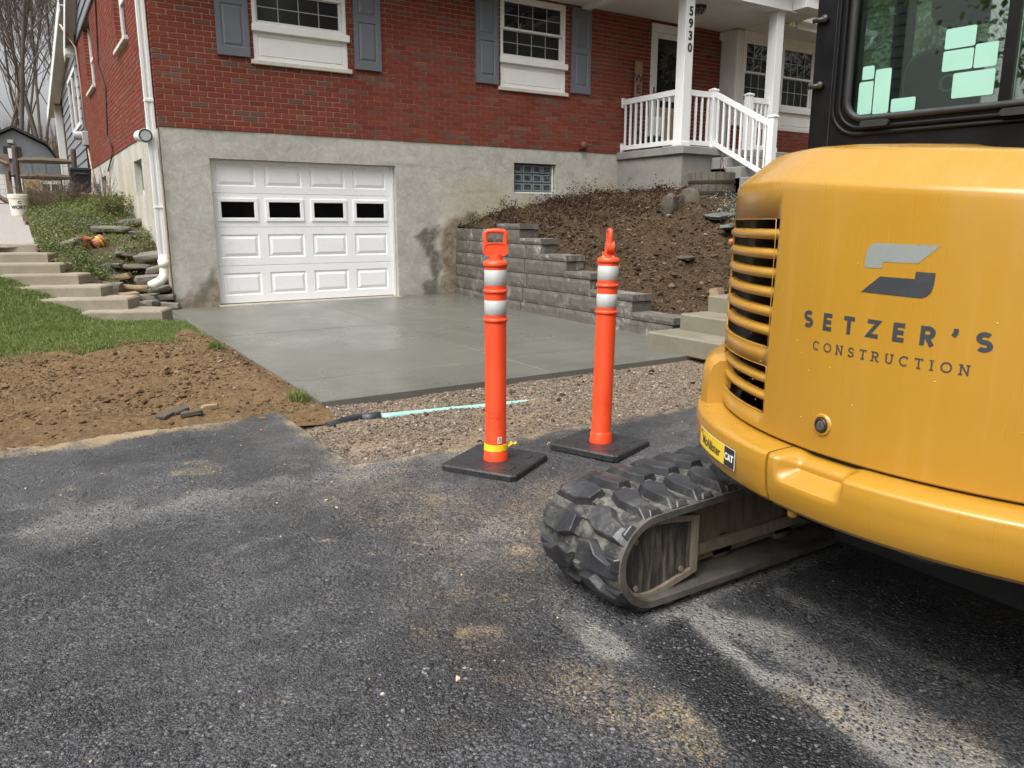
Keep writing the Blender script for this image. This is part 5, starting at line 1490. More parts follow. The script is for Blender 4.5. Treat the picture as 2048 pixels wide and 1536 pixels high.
# plant pots
for i, (x, y, lab) in enumerate(((-.90, 1.55, "orange terracotta plastic pot lying in the bed, left of the pair"), (-.72, 1.62, "orange pot with pale stripes lying on its side, right of the pair"))):
    z = float(bz(x, y))
    t = thing("plant_pot", lab, "plant pot", (x, y, z + .06), 0.3 + i, "terracotta pots in the bed")
    mb = MB().lathe([(.065, -.07), (.085, .06), (.095, .065), (.095, .09), (.085, .09), (.078, .06), (.06, -.06)], 18, cap1=False)
    o = mb.build("pot", M['clay'], t, ang=40); o.rotation_euler = (R(12), R(8), 0) if i == 0 else (R(62), R(10), R(30))
    if i == 1:
        s_ = MB()
        for k in range(4):
            th = k * .35; s_.box(-.004, .004, -.098, -.09, -.04, .06)
        o2 = MB().lathe([(.0905, .02), (.0925, .045)], 18, cap0=False, cap1=False).build("stripe", M['tape'], t); o2.rotation_euler = o.rotation_euler
# bucket
bk = thing("bucket", "white plastic bucket with dark lettering standing at the top of the path", "bucket", (-1.58, 5.60, 1.24))
MB().lathe([(.125, 0), (.150, .30), (.160, .30), (.160, .325), (.154, .33), (.162, .335), (.162, .365), (.15, .37), (.146, .30), (.12, .012)], 24, cap1=False).build("pail", M['bucket'], bk, ang=40)
me = text_mesh("WORTH", .078, M['ink'], .003, 0)
V = np.array([v.co[:] for v in me.vertices]); th = V[:, 0] / .142 - math.pi / 2 + .12; rr = .1262 + .025 * (V[:, 1] + .14) / .30 + .0045
for v, a, r_, z in zip(me.vertices, th, rr, V[:, 1] + .14): v.co = (r_ * math.cos(a), r_ * math.sin(a), z)
link("lettering", me, bk)
mb = MB(); P = [(-.0 + .028 * math.cos(t), .028 * math.sin(t)) for t in np.linspace(.3, 5.8, 14)]
for (u0, w0), (u1, w1) in zip(P[:-1], P[1:]):
    def onb(u, w, r_): a = u / .142 - math.pi / 2 + .12; return (r_ * math.cos(a), r_ * math.sin(a), w + .225)
    k_ = .6
    mb.add([onb(u0, w0, .1495), onb(u1, w1, .1495), onb(u1 * k_, w1 * k_, .1495), onb(u0 * k_, w0 * k_, .1495)], [(0, 1, 2, 3)])
mb.build("emblem", M['ink'], bk)

# ------------------------------------------------------------------ block retaining wall on the right
def rw_x(y): return 4.22 - .38 * sstep(0, -2.6, y) - .02 * sstep(-2.6, -5.2, y)
rw_t = thing("retaining_wall", "stepped retaining wall of dark grey split-face blocks by the slab", "retaining wall", (3.95, -2.5, 0))
o3 = np.array([3.95, -2.5, 0])
CH = .187
ends = [-5.42, -4.78, -4.02, -3.53, -2.97, -2.46]      # near end of each course
def block(y0, y1, z0, z1, seed, proud=0.0, cap=False):
    """block between y0..y1 (y0<y1), rough face towards -x"""
    ny = max(2, int((y1 - y0) / .06)); nz = 2 if cap else 4
    yy = np.linspace(y0 + .0012, y1 - .0012, ny + 1); zz = np.linspace(z0 + .004, z1 - .004, nz + 1)
    Yg, Zg = np.meshgrid(yy, zz)
    Xf = rw_x((y0 + y1) / 2) + (rw_x(y1) - rw_x(y0)) / (y1 - y0) * (Yg - (y0 + y1) / 2) - proud
    edge = np.minimum(np.minimum(Yg - yy[0], yy[-1] - Yg) * 2.5, np.minimum(Zg - zz[0], zz[-1] - Zg)); Xf = Xf + .010 * (z0 / .187)
    Xf = Xf - (.009 * sstep(0, .018, edge)) * (.3 + 1.6 * fbm(Yg * 9, Zg * 9, oct=3, seed=seed)) + .004
    mb = MB(); idx = np.arange(Yg.size).reshape(Yg.shape)
    V = np.stack([Xf, Yg, Zg], -1).reshape(-1, 3).tolist()
    F = [(idx[j, i], idx[j + 1, i], idx[j + 1, i + 1], idx[j, i + 1]) for j in range(nz) for i in range(ny)]
    nb = len(V); bx = Xf.mean() + .28
    rimi = list(idx[0, :]) + list(idx[1:, -1]) + list(idx[-1, -2::-1]) + list(idx[-2:0:-1, 0])
    V += [(bx, V[k][1], V[k][2]) for k in rimi]; m = len(rimi)
    F += [(rimi[k], rimi[(k + 1) % m], nb + (k + 1) % m, nb + k) for k in range(m)]
    mb.add(V, F)
    return mb.build("cap_stone" if cap else "block", M['block'], rw_t, off=o3)
sd = 0
for c, e in enumerate(ends):
    z0 = -.09 + c * CH; y = e
    if c == 0: y = e
    first = True
    while y < -.03:
        L = rng.choice([.34, .42, .46, .5]) if c else rng.choice([.40, .46])
        y1 = min(y + L, -.02)
        if -.02 - y1 < .14: y1 = -.02
        block(y, y1, z0, z0 + CH, sd); sd += 1; y = y1
    # cap on the exposed end
    nxt = ends[c + 1] if c + 1 < len(ends) else -.0
    y = e - .02; stop = nxt - .004 if c + 1 < len(ends) else -1.75
    while y < stop - .03:
        y1 = min(y + rng.choice([.36, .42, .46]), stop)
        if stop - y1 < .12: y1 = stop
        block(y, y1, z0 + CH, z0 + CH + .078, 100 + sd, .018, True); sd += 1; y = y1

# ------------------------------------------------------------------ soil bank
bank_f = rbf([(3.9, -5.45, .08), (4.1, -5.0, .16), (4.1, -4.4, .33), (4.1, -3.8, .50), (4.1, -3.25, .70), (4.15, -2.7, .88), (4.2, -2.2, 1.02), (4.3, -1.2, 1.10), (4.45, -.05, 1.16), (5.2, 0, 1.335), (6.2, 0, 1.495), (7.6, 0, 1.64), (7.6, -1.65, 1.66), (9, -1.7, 1.62), (10.4, -1.7, 1.6), (6.4, -2.6, 1.30), (6.8, -2.6, 1.38), (6.65, -3.35, 1.14), (6.3, -3.8, .96), (5.4, -3.9, .62), (7.0, -2.85, 1.52), (5.2, -5.1, .25), (6.0, -5.2, .42), (8, -5.0, .8), (11, -4.5, 1.1), (13, -2, 1.6), (5.5, -2.4, 1.05), (8.0, -3.2, 1.35), (14, -6, 1.0), (5.0, -5.5, .15), (15, 0, 1.7)])
def bkz(x, y):
    x = np.asarray(x, float); y = np.asarray(y, float)
    top = np.interp(y, [-5.5, -5.41, -5.4, -4.79, -4.78, -4.03, -4.02, -3.54, -3.53, -2.98, -2.97, -2.47, -2.46, 0], [.05, .06, .07, .08, .26, .26, .45, .45, .63, .63, .82, .82, 1.0, 1.06])
    nearw = sstep(.34, .20, x - np.array(rw_x(y)))
    full = bank_f(x, y) + (fbm(x * 2.6, y * 2.6, oct=5, seed=501) - .5) * .20 + np.abs(fbm(x * 7, y * 7, oct=4, seed=503) - .5) * .24 - .05
    return np.where(nearw > 0, full * (1 - nearw) + np.minimum(full, top) * nearw, full)
def bank_keep(X, Y): return (X > np.array(rw_x(Y)) + .05) & (Y > -5.5)  & (Y < .02)
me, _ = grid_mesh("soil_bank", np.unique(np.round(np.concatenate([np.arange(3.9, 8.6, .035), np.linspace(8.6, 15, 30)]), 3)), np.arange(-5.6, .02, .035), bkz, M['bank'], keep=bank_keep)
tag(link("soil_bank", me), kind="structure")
n = 36000
x = 4.0 + rng.uniform(size=n) ** 1.1 * 4.6; y = -5.45 + rng.uniform(size=n) * 5.4
k = bank_keep(x, y) & (x > np.array(rw_x(y)) + .27); x, y = x[k], y[k]
sz = np.clip(rng.lognormal(np.log(.0068), .66, len(x)), .0025, .05) * (1 - .35 * sstep(-2.5, -.8, y))
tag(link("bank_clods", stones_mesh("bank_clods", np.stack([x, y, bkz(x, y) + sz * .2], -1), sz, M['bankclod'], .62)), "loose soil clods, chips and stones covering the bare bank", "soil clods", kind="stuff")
n = 26000
x = 4.1 + rng.uniform(size=n) * 5.0; y = -3.3 + rng.uniform(size=n) ** .8 * 3.3
k = bank_keep(x, y) & (rng.uniform(size=n) < sstep(.38, .6, fbm(x * 2.4, y * 2.4, oct=3, seed=511)) * sstep(-3.0, -1.9, y + .25 * (x - 6.0) * 0)); x, y = x[k], y[k]
tag(link("withered_plants", leaves_mesh("withered_plants", np.stack([x, y, bkz(x, y) + np.abs(rng.normal(0, .07, len(x))) * sstep(.3, .7, fbm(x * 5, y * 5, oct=2, seed=515)) * 1.6 + .01], -1), rng.uniform(.018, .05, len(x)), M['leaf_red'], .15)), "withered reddish brown plants along the top of the bank", "dead plants", kind="stuff")
n = 2600
x = rng.uniform(4.4, 7.4, n); y = rng.uniform(-.45, -.04, n); k = fbm(x * 2.2, y, oct=2, seed=521) > .5; x, y = x[k], y[k]
tag(link("weeds", leaves_mesh("weeds", np.stack([x, y, bkz(x, y) + rng.uniform(0, .18, len(x)) ** 1.3], -1), rng.uniform(.012, .028, len(x)), M['leaf'], .2)), "thin green weeds at the foot of the stucco wall", "weeds", kind="stuff")
n = 1500; a = rng.normal(0, 1, (n, 2)); x = 7.15 + a[:, 0] * .22; y = -3.35 + a[:, 1] * .2
tag(link("silver_plant", leaves_mesh("silver_plant", np.stack([x, y, bkz(x, y) + np.abs(rng.normal(0, .06, n)) + .03], -1), rng.uniform(.015, .035, n), M['leaf_grey'], .2)), "silvery grey plant on the bank next to the excavator hood", "plant")
n = 260; a = rng.normal(0, 1, (n, 2)); x = 5.35 + a[:, 0] * .09; y = -5.0 + a[:, 1] * .06
tag(link("green_tuft", leaves_mesh("green_tuft", np.stack([x, y, bkz(x, y) + np.abs(rng.normal(0, .03, n)) + .01], -1), rng.uniform(.02, .04, n), M['leaf'], .2)), "small green tuft above the end of the retaining wall", "grass tuft")
# boulders and slates
for (x, y, z, sx, sy, sz_, mt_, rz, nm, lab) in (
    (6.40, -2.62, 1.33, .22, .2, .30, 'rock_brown', .3, "boulder", "mossy brown boulder half sunk on the bank, left of the pair"),
    (6.82, -2.60, 1.40, .28, .24, .34, 'rock_brown', -.4, "boulder", "rounded reddish brown boulder on the bank, right of the pair"),
    (6.75, -3.30, 1.20, .62, .3, .06, 'slate', .2, "slate_slab", "upper flat slate slab sticking out of the bank"),
    (6.55, -3.75, 1.03, .50, .28, .06, 'slate', .3, "slate_slab", "lower flat slate slab sticking out of the bank near the hood"),
    (5.45, -3.95, .68, .26, .18, .05, 'rock_brown', .4, "slate_slab", "thin brown stone lying midway down the bank"),
    (6.15, -4.05, .88, .12, .09, .07, 'clay', .8, "brick_fragment", "pinkish brick fragment on the bank below the slates"),
    (5.0, -4.9, .34, .16, .12, .11, 'rock_tan', .2, "rock", "tan rock at the foot of the bank above the lowest blocks"),
    (4.9, -.5, 1.24, .4, .14, .08, 'rock_brown', .1, "rock", "long dark stone at the top of the bank against the stucco")):
    o = link(nm, rock_mesh(nm, sx, sy, sz_, M[mt_], 6 if nm == "boulder" else 4, .34 if nm == "boulder" else .26, int(abs(x * 100)) % 97, .4 if nm == "boulder" else .75), None, (x, y, max(z, float(bkz(x, y)) + sz_ * .25)), (rng.normal(0, .1), rng.normal(0, .15), rz))
    tag(o, lab, "boulder" if nm == "boulder" else "rock")
# barrel planter and flag
bp = thing("barrel_planter", "weathered half barrel planter with two dark hoops by the porch", "planter", (7.44, -2.42, 1.44))
prof = [(.31, 0), (.34, .2), (.35, .42)]
nst = 20
for k in range(nst):
    a0 = 2 * math.pi * k / nst + .01; a1 = 2 * math.pi * (k + 1) / nst - .01
    mb = MB(); v = []
    for (r, z) in prof:
        for rr_ in (r, r - .022):
            for a in (a0, a1): v.append((rr_ * math.cos(a), rr_ * math.sin(a), z))
    f = []
    for i in range(2):
        o_ = i * 4
        f += [(o_, o_ + 1, o_ + 5, o_ + 4), (o_ + 2, o_ + 6, o_ + 7, o_ + 3), (o_, o_ + 4, o_ + 6, o_ + 2), (o_ + 1, o_ + 3, o_ + 7, o_ + 5)]
    f += [(0, 2, 3, 1), (8, 9, 11, 10)]
    mb.add(v, f); mb.build("stave", M['barrel'], bp)
for z, r in ((.12, .331), (.28, .351)): MB().lathe([(r - .004, z - .02), (r + .004, z - .02), (r + .008, z + .02), (r, z + .02)], 32, cap0=False, cap1=False).build("hoop", M['hoop'], bp)
MB().lathe([(.0, .36), (.32, .36), (.32, .34)], 24).build("soil", M['bank'], bp)
fg = thing("small_flag", "small drooping flag with red and white stripes stuck in the barrel", "flag", (7.40, -2.62, 1.82))
MB().tube([(0, 0, -.02), (.01, 0, .34)], .006, 6).build("stick", M['dark_trim'], fg)
for k in range(6):
    mb = MB(); v = []
    for j in range(5):
        t = j / 4; xo = .012 + (.022 + .02 * k) * (.35 + .4 * t) ; yo = .012 * math.sin(k * 1.7 + t * 2.5)
        v += [(xo - .008, yo, .30 - .17 * t - .012 * k), (xo + .010, yo + .006, .30 - .17 * t - .012 * k - .004)]
    mb.add(v, [(2 * j, 2 * j + 1, 2 * j + 3, 2 * j + 2) for j in range(4)]); mb.build("stripe", M['flag_red'] if k % 2 == 0 else M['white_paint'], fg)
mb = MB(); mb.box(.008, .05, -.008, -.004, .24, .315, .002); mb.build("canton", M['shutter'], fg)

# concrete steps on the right
cs = thing("concrete_steps", "three weathered concrete steps beside the slab behind the excavator", "steps", (3.7, -5.8, -.05))
o3 = np.array([3.7, -5.8, -.05])
for (x0, y0, y1, z0, z1) in ((3.29, -6.60, -5.62, -.070, .105), (3.63, -6.59, -5.70, -.072, .262), (3.99, -6.58, -5.71, -.074, .42)):
    MB().box(x0, 6.3, y0, y1, z0, z1, .014).build("step", M['wet_concrete'], cs, off=o3)
# ------------------------------------------------------------------ shed behind
SX, SY, SZ = -1.33, 21.5, 1.95
shed = thing("garden_shed", "grey barn-roofed garden shed with dark trim behind the wooden fence", "shed", (SX, SY, SZ))
gam = [(-1.5, 0), (1.5, 0), (1.5, .86), (.93, 1.78), (0, 2.28), (-.93, 1.78), (-1.5, .86)]
MB().prism(gam, 0, 3.2, 'y').build("wall", M['siding'], shed)
mb = MB()
roofp = [(-1.58, .74), (-.96, 1.82), (0, 2.33), (.96, 1.82), (1.58, .74)]
for (a, b) in zip(roofp[:-1], roofp[1:]):
    mb.add([(a[0], -.15, a[1]), (b[0], -.15, b[1]), (b[0], -.15, b[1] + .09), (a[0], -.15, a[1] + .09), (a[0], 3.3, a[1]), (b[0], 3.3, b[1]), (b[0], 3.3, b[1] + .09), (a[0], 3.3, a[1] + .09)], [(0, 1, 2, 3), (7, 6, 5, 4), (0, 4, 5, 1), (3, 2, 6, 7)])
mb.build("roof", M['dark_trim'], shed)
w = MB().box(-.35, .17, -.03, 0, 1.22, 1.72, .005).build("window", M['dark_trim'], shed)
MB().box(-.22, .06, -.04, -.031, 1.32, 1.66).build("paper_notice", M['white_paint'], w)
MB().box(-.2, -.02, -.12, -.001, 1.82, 1.93, .01).build("wall_lamp", M['grey_box'], shed)
MB().box(-1.45, -.32, -.03, -.001, 0, .78, .004).build("door", M['white'], shed)
MB().box(-.30, .10, -.03, -.001, 0.1, .74, .004).build("door", M['white'], shed)
MB().box(.14, 1.45, -.03, -.001, 0, .80, .004).build("timber_panel", M['tan_wood'], shed)
w = MB().box(.62, 1.25, -.055, -.031, .1, .62, .004).build("window", M['white_paint'], shed)
MB().box(.68, .9, -.06, -.056, .16, .48).build("pane", M['pane'], w); MB().box(.96, 1.19, -.06, -.056, .16, .48).build("pane", M['pane'], w)
MB().box(.60, 1.3, -.07, -.031, .62, .68).build("trim", M['dark_trim'], shed)
for k in range(7): MB().box(-1.3 + k * .43, -1.29 + k * .43, -.012, -.001, .86, 1.0 + .6 * (1 - abs(k - 3) / 4)).build("batten", M['shutter'], shed)

# ------------------------------------------------------------------ fence and gate
fy = 9.3
fn = thing("wooden_fence", "split rail fence with dark post and mossy rails beside the house", "fence", (-1.5, fy, 1.4))
o3 = np.array([-1.5, fy, 1.4])
for (x, y, z0, z1, w_) in ((-1.50, fy, 1.2, 2.74, .065), (-.40, fy - .1, 1.3, 2.72, .06)):
    MB().tube([(x, y, z0), (x - .01, y, (z0 + z1) / 2), (x + .01, y + .01, z1 - .04), (x + .012, y + .01, z1)], [w_ * 1.05, w_, w_ * .95, w_ * .7], 10).build("post", M['old_wood'], fn, off=o3)
for z in (2.44, 2.10, 1.74):
    MB().tube([(-1.52, fy - .01, z), (-1.36, fy - .02, z), (-1.0, fy - .04, z + .01), (-.62, fy - .07, z), (-.38, fy - .1, z - .01)], [.028, .062, .068, .062, .03], 7).build("rail", M['rail_wood'], fn, off=o3)
mb = MB()
for k in range(9): mb.tube([(-1.42 + k * .115, fy + .06, 1.45), (-1.42 + k * .115, fy + .06, 2.4)], .004, 3, False)
for k in range(7): mb.tube([(-1.45, fy + .06, 1.5 + k * .14), (-.4, fy + .02, 1.5 + k * .14)], .004, 3, False)
mb.build("wire_mesh", M['steel'], fn, off=o3)
gt = thing("wooden_gate", "timber framed gate with wire mesh and diagonal brace left of the post", "gate", (-2.3, fy, 1.4))
o3 = np.array([-2.3, fy, 1.4])
for (p, q, r_) in (((-1.68, fy, 1.42), (-1.66, fy, 2.55), .05), ((-3.1, fy, 1.42), (-3.1, fy, 2.55), .05), ((-3.1, fy, 2.5), (-1.66, fy, 2.5), .05), ((-3.1, fy, 1.48), (-1.66, fy, 1.48), .05)):
    p = np.array(p); q = np.array(q); d_ = np.abs(q - p)
    MB().box(min(p[0], q[0]) - (.045 if d_[0] < .1 else 0), max(p[0], q[0]) + (.045 if d_[0] < .1 else 0), fy - .03 - (.002 if d_[0] < .1 else 0), fy + .03, min(p[2], q[2]) - (.045 if d_[2] < .1 else 0), max(p[2], q[2]) + (.045 if d_[2] < .1 else 0), .004).build("frame_board", M['gate_wood'], gt, off=o3)
MB().tube([(-1.68, fy + .05, 1.5), (-2.3, fy + .05, 1.98), (-3.0, fy + .05, 2.45)], .05, 4).build("brace", M['gate_wood'], gt, off=o3)
MB().tube([(-1.66, fy - .05, 2.35), (-2.0, fy - .05, 2.5)], .04, 4).build("brace", M['gate_wood'], gt, off=o3)
mb = MB()
for k in range(14): mb.tube([(-3.05 + k * .1, fy + .035, 1.5), (-3.05 + k * .1, fy + .035, 2.45)], .0035, 3, False)
for k in range(10): mb.tube([(-3.05, fy + .035, 1.52 + k * .1), (-1.7, fy + .035, 1.52 + k * .1)], .0035, 3, False)
mb.build("wire_mesh", M['steel'], gt, off=o3)
MB().box(-1.64, -1.55, fy - .07, fy - .035, 2.08, 2.12).box(-1.66, -1.63, fy - .06, fy - .035, 2.0, 2.2).build("latch", M['black_metal'], gt, off=o3)

# black bin by the fence
bn = thing("black_bin", "black plastic bin with moulded grip standing by the grey siding", "bin", (-.36, 8.35, 1.80))
MB().prism([(-.17, -.15), (.17, -.15), (.17, .15), (-.17, .15)], -.05, .40, 'z', [(-.20, -.17), (.20, -.17), (.20, .17), (-.20, .17)]).build("tub", M['bin_black'], bn)
MB().box(-.215, .215, -.185, .185, .40, .435, .012).box(-.19, .19, -.16, .16, .436, .46, .01).build("lid", M['bin_black'], bn)
MB().box(-.12, .12, -.20, -.16, .31, .35, .01).build("grip", M['dark_trim'], bn)
MB().tube([(-.1, -.1, -.35), (-.1, -.1, -.04)], .03, 6).tube([(.1, .1, -.35), (.1, .1, -.04)], .03, 6).build("stand", M['old_wood'], bn)

# ------------------------------------------------------------------ trees
def tree_mesh(seed, H, r0, levels=5, leaf=None, nleaf=0, lsize=.12, spread=.55, bare_to=.35, crown_w=1.0):
    rs = np.random.default_rng(seed)
    trunk = MB(); twig = MB(); tips = []
    def grow(p, d, L, r, lev):
        n = 5 if lev == 0 else 3
        pts = [p]; rad = [r]; q = p.copy(); dd = d.copy()
        for i in range(n):
            dd = dd + rs.normal(0, .09 + .05 * lev, 3) + np.array([0, 0, .05 if lev else .0]); dd /= np.linalg.norm(dd)
            q = q + dd * L / n; pts.append(q.copy()); rad.append(r * (1 - (.55 if lev == 0 else .5) * (i + 1) / n))
        (trunk if lev < 2 else twig).tube(pts, rad, 8 if lev == 0 else (5 if lev < 2 else 3), lev == 0)
        if lev >= levels - 1:
            tips.extend(pts[1:]); return
        nb = [14, 6, 5, 4, 3][lev]
        for k in range(nb):
            t = (bare_to + (1 - bare_to) * (k + rs.uniform(.2, 1)) / nb) if lev == 0 else rs.uniform(.25, 1.0)
            f = t * n; i = min(int(f), n - 1); b = pts[i] + (pts[i + 1] - pts[i]) * (f - i); rb = rad[i] + (rad[i + 1] - rad[i]) * (f - i)
            a = rs.uniform(0, 2 * np.pi); side = np.array([np.cos(a), np.sin(a), 0]); nd = d * (1 - spread) + side * spread * crown_w + np.array([0, 0, .25]); nd /= np.linalg.norm(nd)
            grow(b, nd, L * (rs.uniform(.38, .6) if lev == 0 else rs.uniform(.45, .72)), max(rb * rs.uniform(.28, .48), .005), lev + 1)
        tips.append(pts[-1])
    grow(np.zeros(3), np.array([rs.normal(0, .03), rs.normal(0, .03), 1.0]), H * .8, r0, 0)
    tm = trunk.mesh("trunk", M['bark'], True, fixn=False); wm = twig.mesh("crown", M['twig'], False, fixn=False)
    lm = None
    if nleaf:
        T = np.array(tips); P = T[rs.integers(0, len(T), nleaf)] + rs.normal(0, .28, (nleaf, 3))
        lm = leaves_mesh("leaves", P, rs.uniform(lsize * .6, lsize * 1.4, nleaf), M['leaf_tree'], .15)
    return tm, wm, lm
protos = [tree_mesh(1, 17, .11, spread=.5, bare_to=.25), tree_mesh(2, 19, .085, spread=.42), tree_mesh(3, 14, .065, spread=.45, bare_to=.2)]
leafy = [tree_mesh(11, 11, .2, 4, True, 9000, .17, .6, .12), tree_mesh(12, 9, .16, 4, True, 7000, .16, .65, .08)]
def put_tree(ms, x, y, s, rz, name, label, group=None):
    z = float(ground_z(np.array([x]), np.array([y]))[0]) - .15
    t = thing(name, label, "tree", (x, y, z), rz, group); t.scale = (s, s, s)
    link("trunk", ms[0], t); c = link("crown", ms[1], t)
    if ms[2] is not None: link("leaves", ms[2], c)
    return t
put_tree(protos[0], -1.15, 29.5, 1.0, .4, "bare_tree", "thickest bare tree trunk rising right behind the shed roof")
for i, (x, y, k, s) in enumerate(((-2.35, 27.5, 1, .95), (-1.9, 34, 2, 1.1), (-.45, 33, 1, .9), (.15, 38, 0, 1.0), (-2.0, 42, 1, 1.05), (-.9, 45, 2, 1.2), (.9, 46, 1, 1.1), (-3.0, 50, 0, 1.1), (-1.6, 55, 1, 1.2), (.3, 55, 2, 1.2), (1.9, 52, 0, 1.0), (-.1, 62, 1, 1.2), (-2.6, 60, 2, 1.3), (-2.1, 30.5, 2, 1.0), (-.75, 36, 2, 1.1), (-1.35, 37, 1, 1.0), (.35, 42, 2, 1.2), (-2.75, 36, 1, 1.0))):
    put_tree(protos[k], x, y, s, i * 1.3, "bare_tree", "leafless grey tree in the woods behind the shed", "bare trees in the woods behind the shed")
for i, (x, y, k, s) in enumerate(((23.5, 13.0, 0, 1.0), (26.5, 8.5, 1, 1.15), (22.5, 7.5, 1, .95), (27.5, 3.5, 0, 1.0), (24.0, 1.5, 1, 1.0), (30, 12, 0, 1.2), (21, 4.5, 1, .8))):
    put_tree(leafy[k], x, y, s, i * 1.1, "leafy_tree", "yellow-green spring tree beyond the right end of the house", "leafing trees beyond the house")
for i, (x, y, k, s) in enumerate(((9, -29, 0, 1.2), (13, -33, 1, 1.2), (18, -30, 0, 1.3), (5, -33, 1, 1.2), (24, -34, 1, 1.3), (30, -31, 0, 1.3))):
    put_tree(protos[k], x, y, s, i * 2.1, "bare_tree", "bare street tree mirrored faintly in the front windows", "trees mirrored in the front windows")
for i, (x, y, k, s) in enumerate(((-13.0, 7.5, 0, .9), (-17.0, 11.5, 1, 1.1), (-12.5, -9.5, 1, .95))):
    put_tree(leafy[k], x, y, s, i * 1.7, "leafy_tree", "green tree mirrored in the cab glass beside the neighbouring house", "trees mirrored in the cab glass")
for i, (x, y, k, s) in enumerate(((15, -38, 0, 1.9), (25, -40, 1, 2.2), (34, -36, 0, 2.0), (42, -33, 1, 2.2), (50, -30, 0, 2.1), (58, -25, 1, 2.3), (7, -41, 1, 2.2), (46, -40, 0, 2.4), (0, -42, 0, 2.0))):
    put_tree(leafy[k], x, y, s, i * 1.9, "leafy_tree", "dark wooded edge tree mirrored in the porch windows", "woods mirrored in the porch windows")
# undergrowth on the wooded slope
n = 900; br = MB()
for k in range(n):
    x = rng.uniform(-4, 3); y = rng.uniform(25, 48); z = float(ground_z(np.array([x]), np.array([y]))[0]); h_ = rng.uniform(1.0, 3.4)
    dx_, dy_ = rng.normal(0, .35, 2)
    br.tube([(x, y, z - .1), (x + dx_ * .4, y + dy_ * .4, z + h_ * .6), (x + dx_, y + dy_, z + h_)], [.02, .014, .005], 3, False)
    if k % 2 == 0: br.tube([(x + dx_ * .4, y + dy_ * .4, z + h_ * .6), (x - dx_, y + dy_, z + h_ * .95)], [.012, .004], 3, False)
tag(br.build("undergrowth", M['drytwig']), "tangled brown undergrowth on the wooded slope", "undergrowth", kind="stuff")
n = 7000; x = rng.uniform(-4, 3, n); y = rng.uniform(25, 46, n); z = ground_z(x, y) + rng.uniform(0, 1.6, n) ** 1.5
tag(link("brush_leaves", leaves_mesh("brush_leaves", np.stack([x, y, z], -1), rng.uniform(.06, .14, n), M['leaf_tree'], .1)), "pale green spring leaves in the brush behind the shed", "brush", kind="stuff")

# ------------------------------------------------------------------ neighbouring house (seen mirrored in the cab glass)
nh = thing("neighbour_house", "dark grey lap-sided house mirrored in the cab window", "house", (-17, -1, .0))
o3 = np.array([-17, -1, 0])
MB().box(-21, -14.0, -5.5, 3.5, -.3, 7.6).build("wall", M['siding_dark'], nh, off=o3)
mb = MB(); z = .3
while z < 7.55:
    mb.prism([(-14.0, z), (-13.96, z), (-13.985, z + .19), (-14.0, z + .19)], -5.5, 3.5, 'y'); z += .2
o = mb.build("siding", M['siding'], nh, off=o3)
MB().prism([(-5.9, 7.5), (-1, 10.2), (3.9, 7.5), (3.9, 7.7), (-1, 10.45), (-5.9, 7.7)], -21.4, -13.6, 'x').build("roof", M['roof'], nh, off=o3)
MB().prism([(-5.5, 7.6), (3.5, 7.6), (-1, 10.1)], -20.9, -14.0, 'x').build("gable", M['siding_dark'], nh, off=o3)
for (a, b) in ((-3.8, -2.8), (.6, 1.6)):
    w = MB().box(-13.99, -13.93, a, b, 3.6, 5.2).build("window", M['siding'], nh, off=o3)
    MB().box(-13.93, -13.92, a + .1, b - .1, 3.7, 5.1).build("pane", M['pane_black'], w, off=o3)

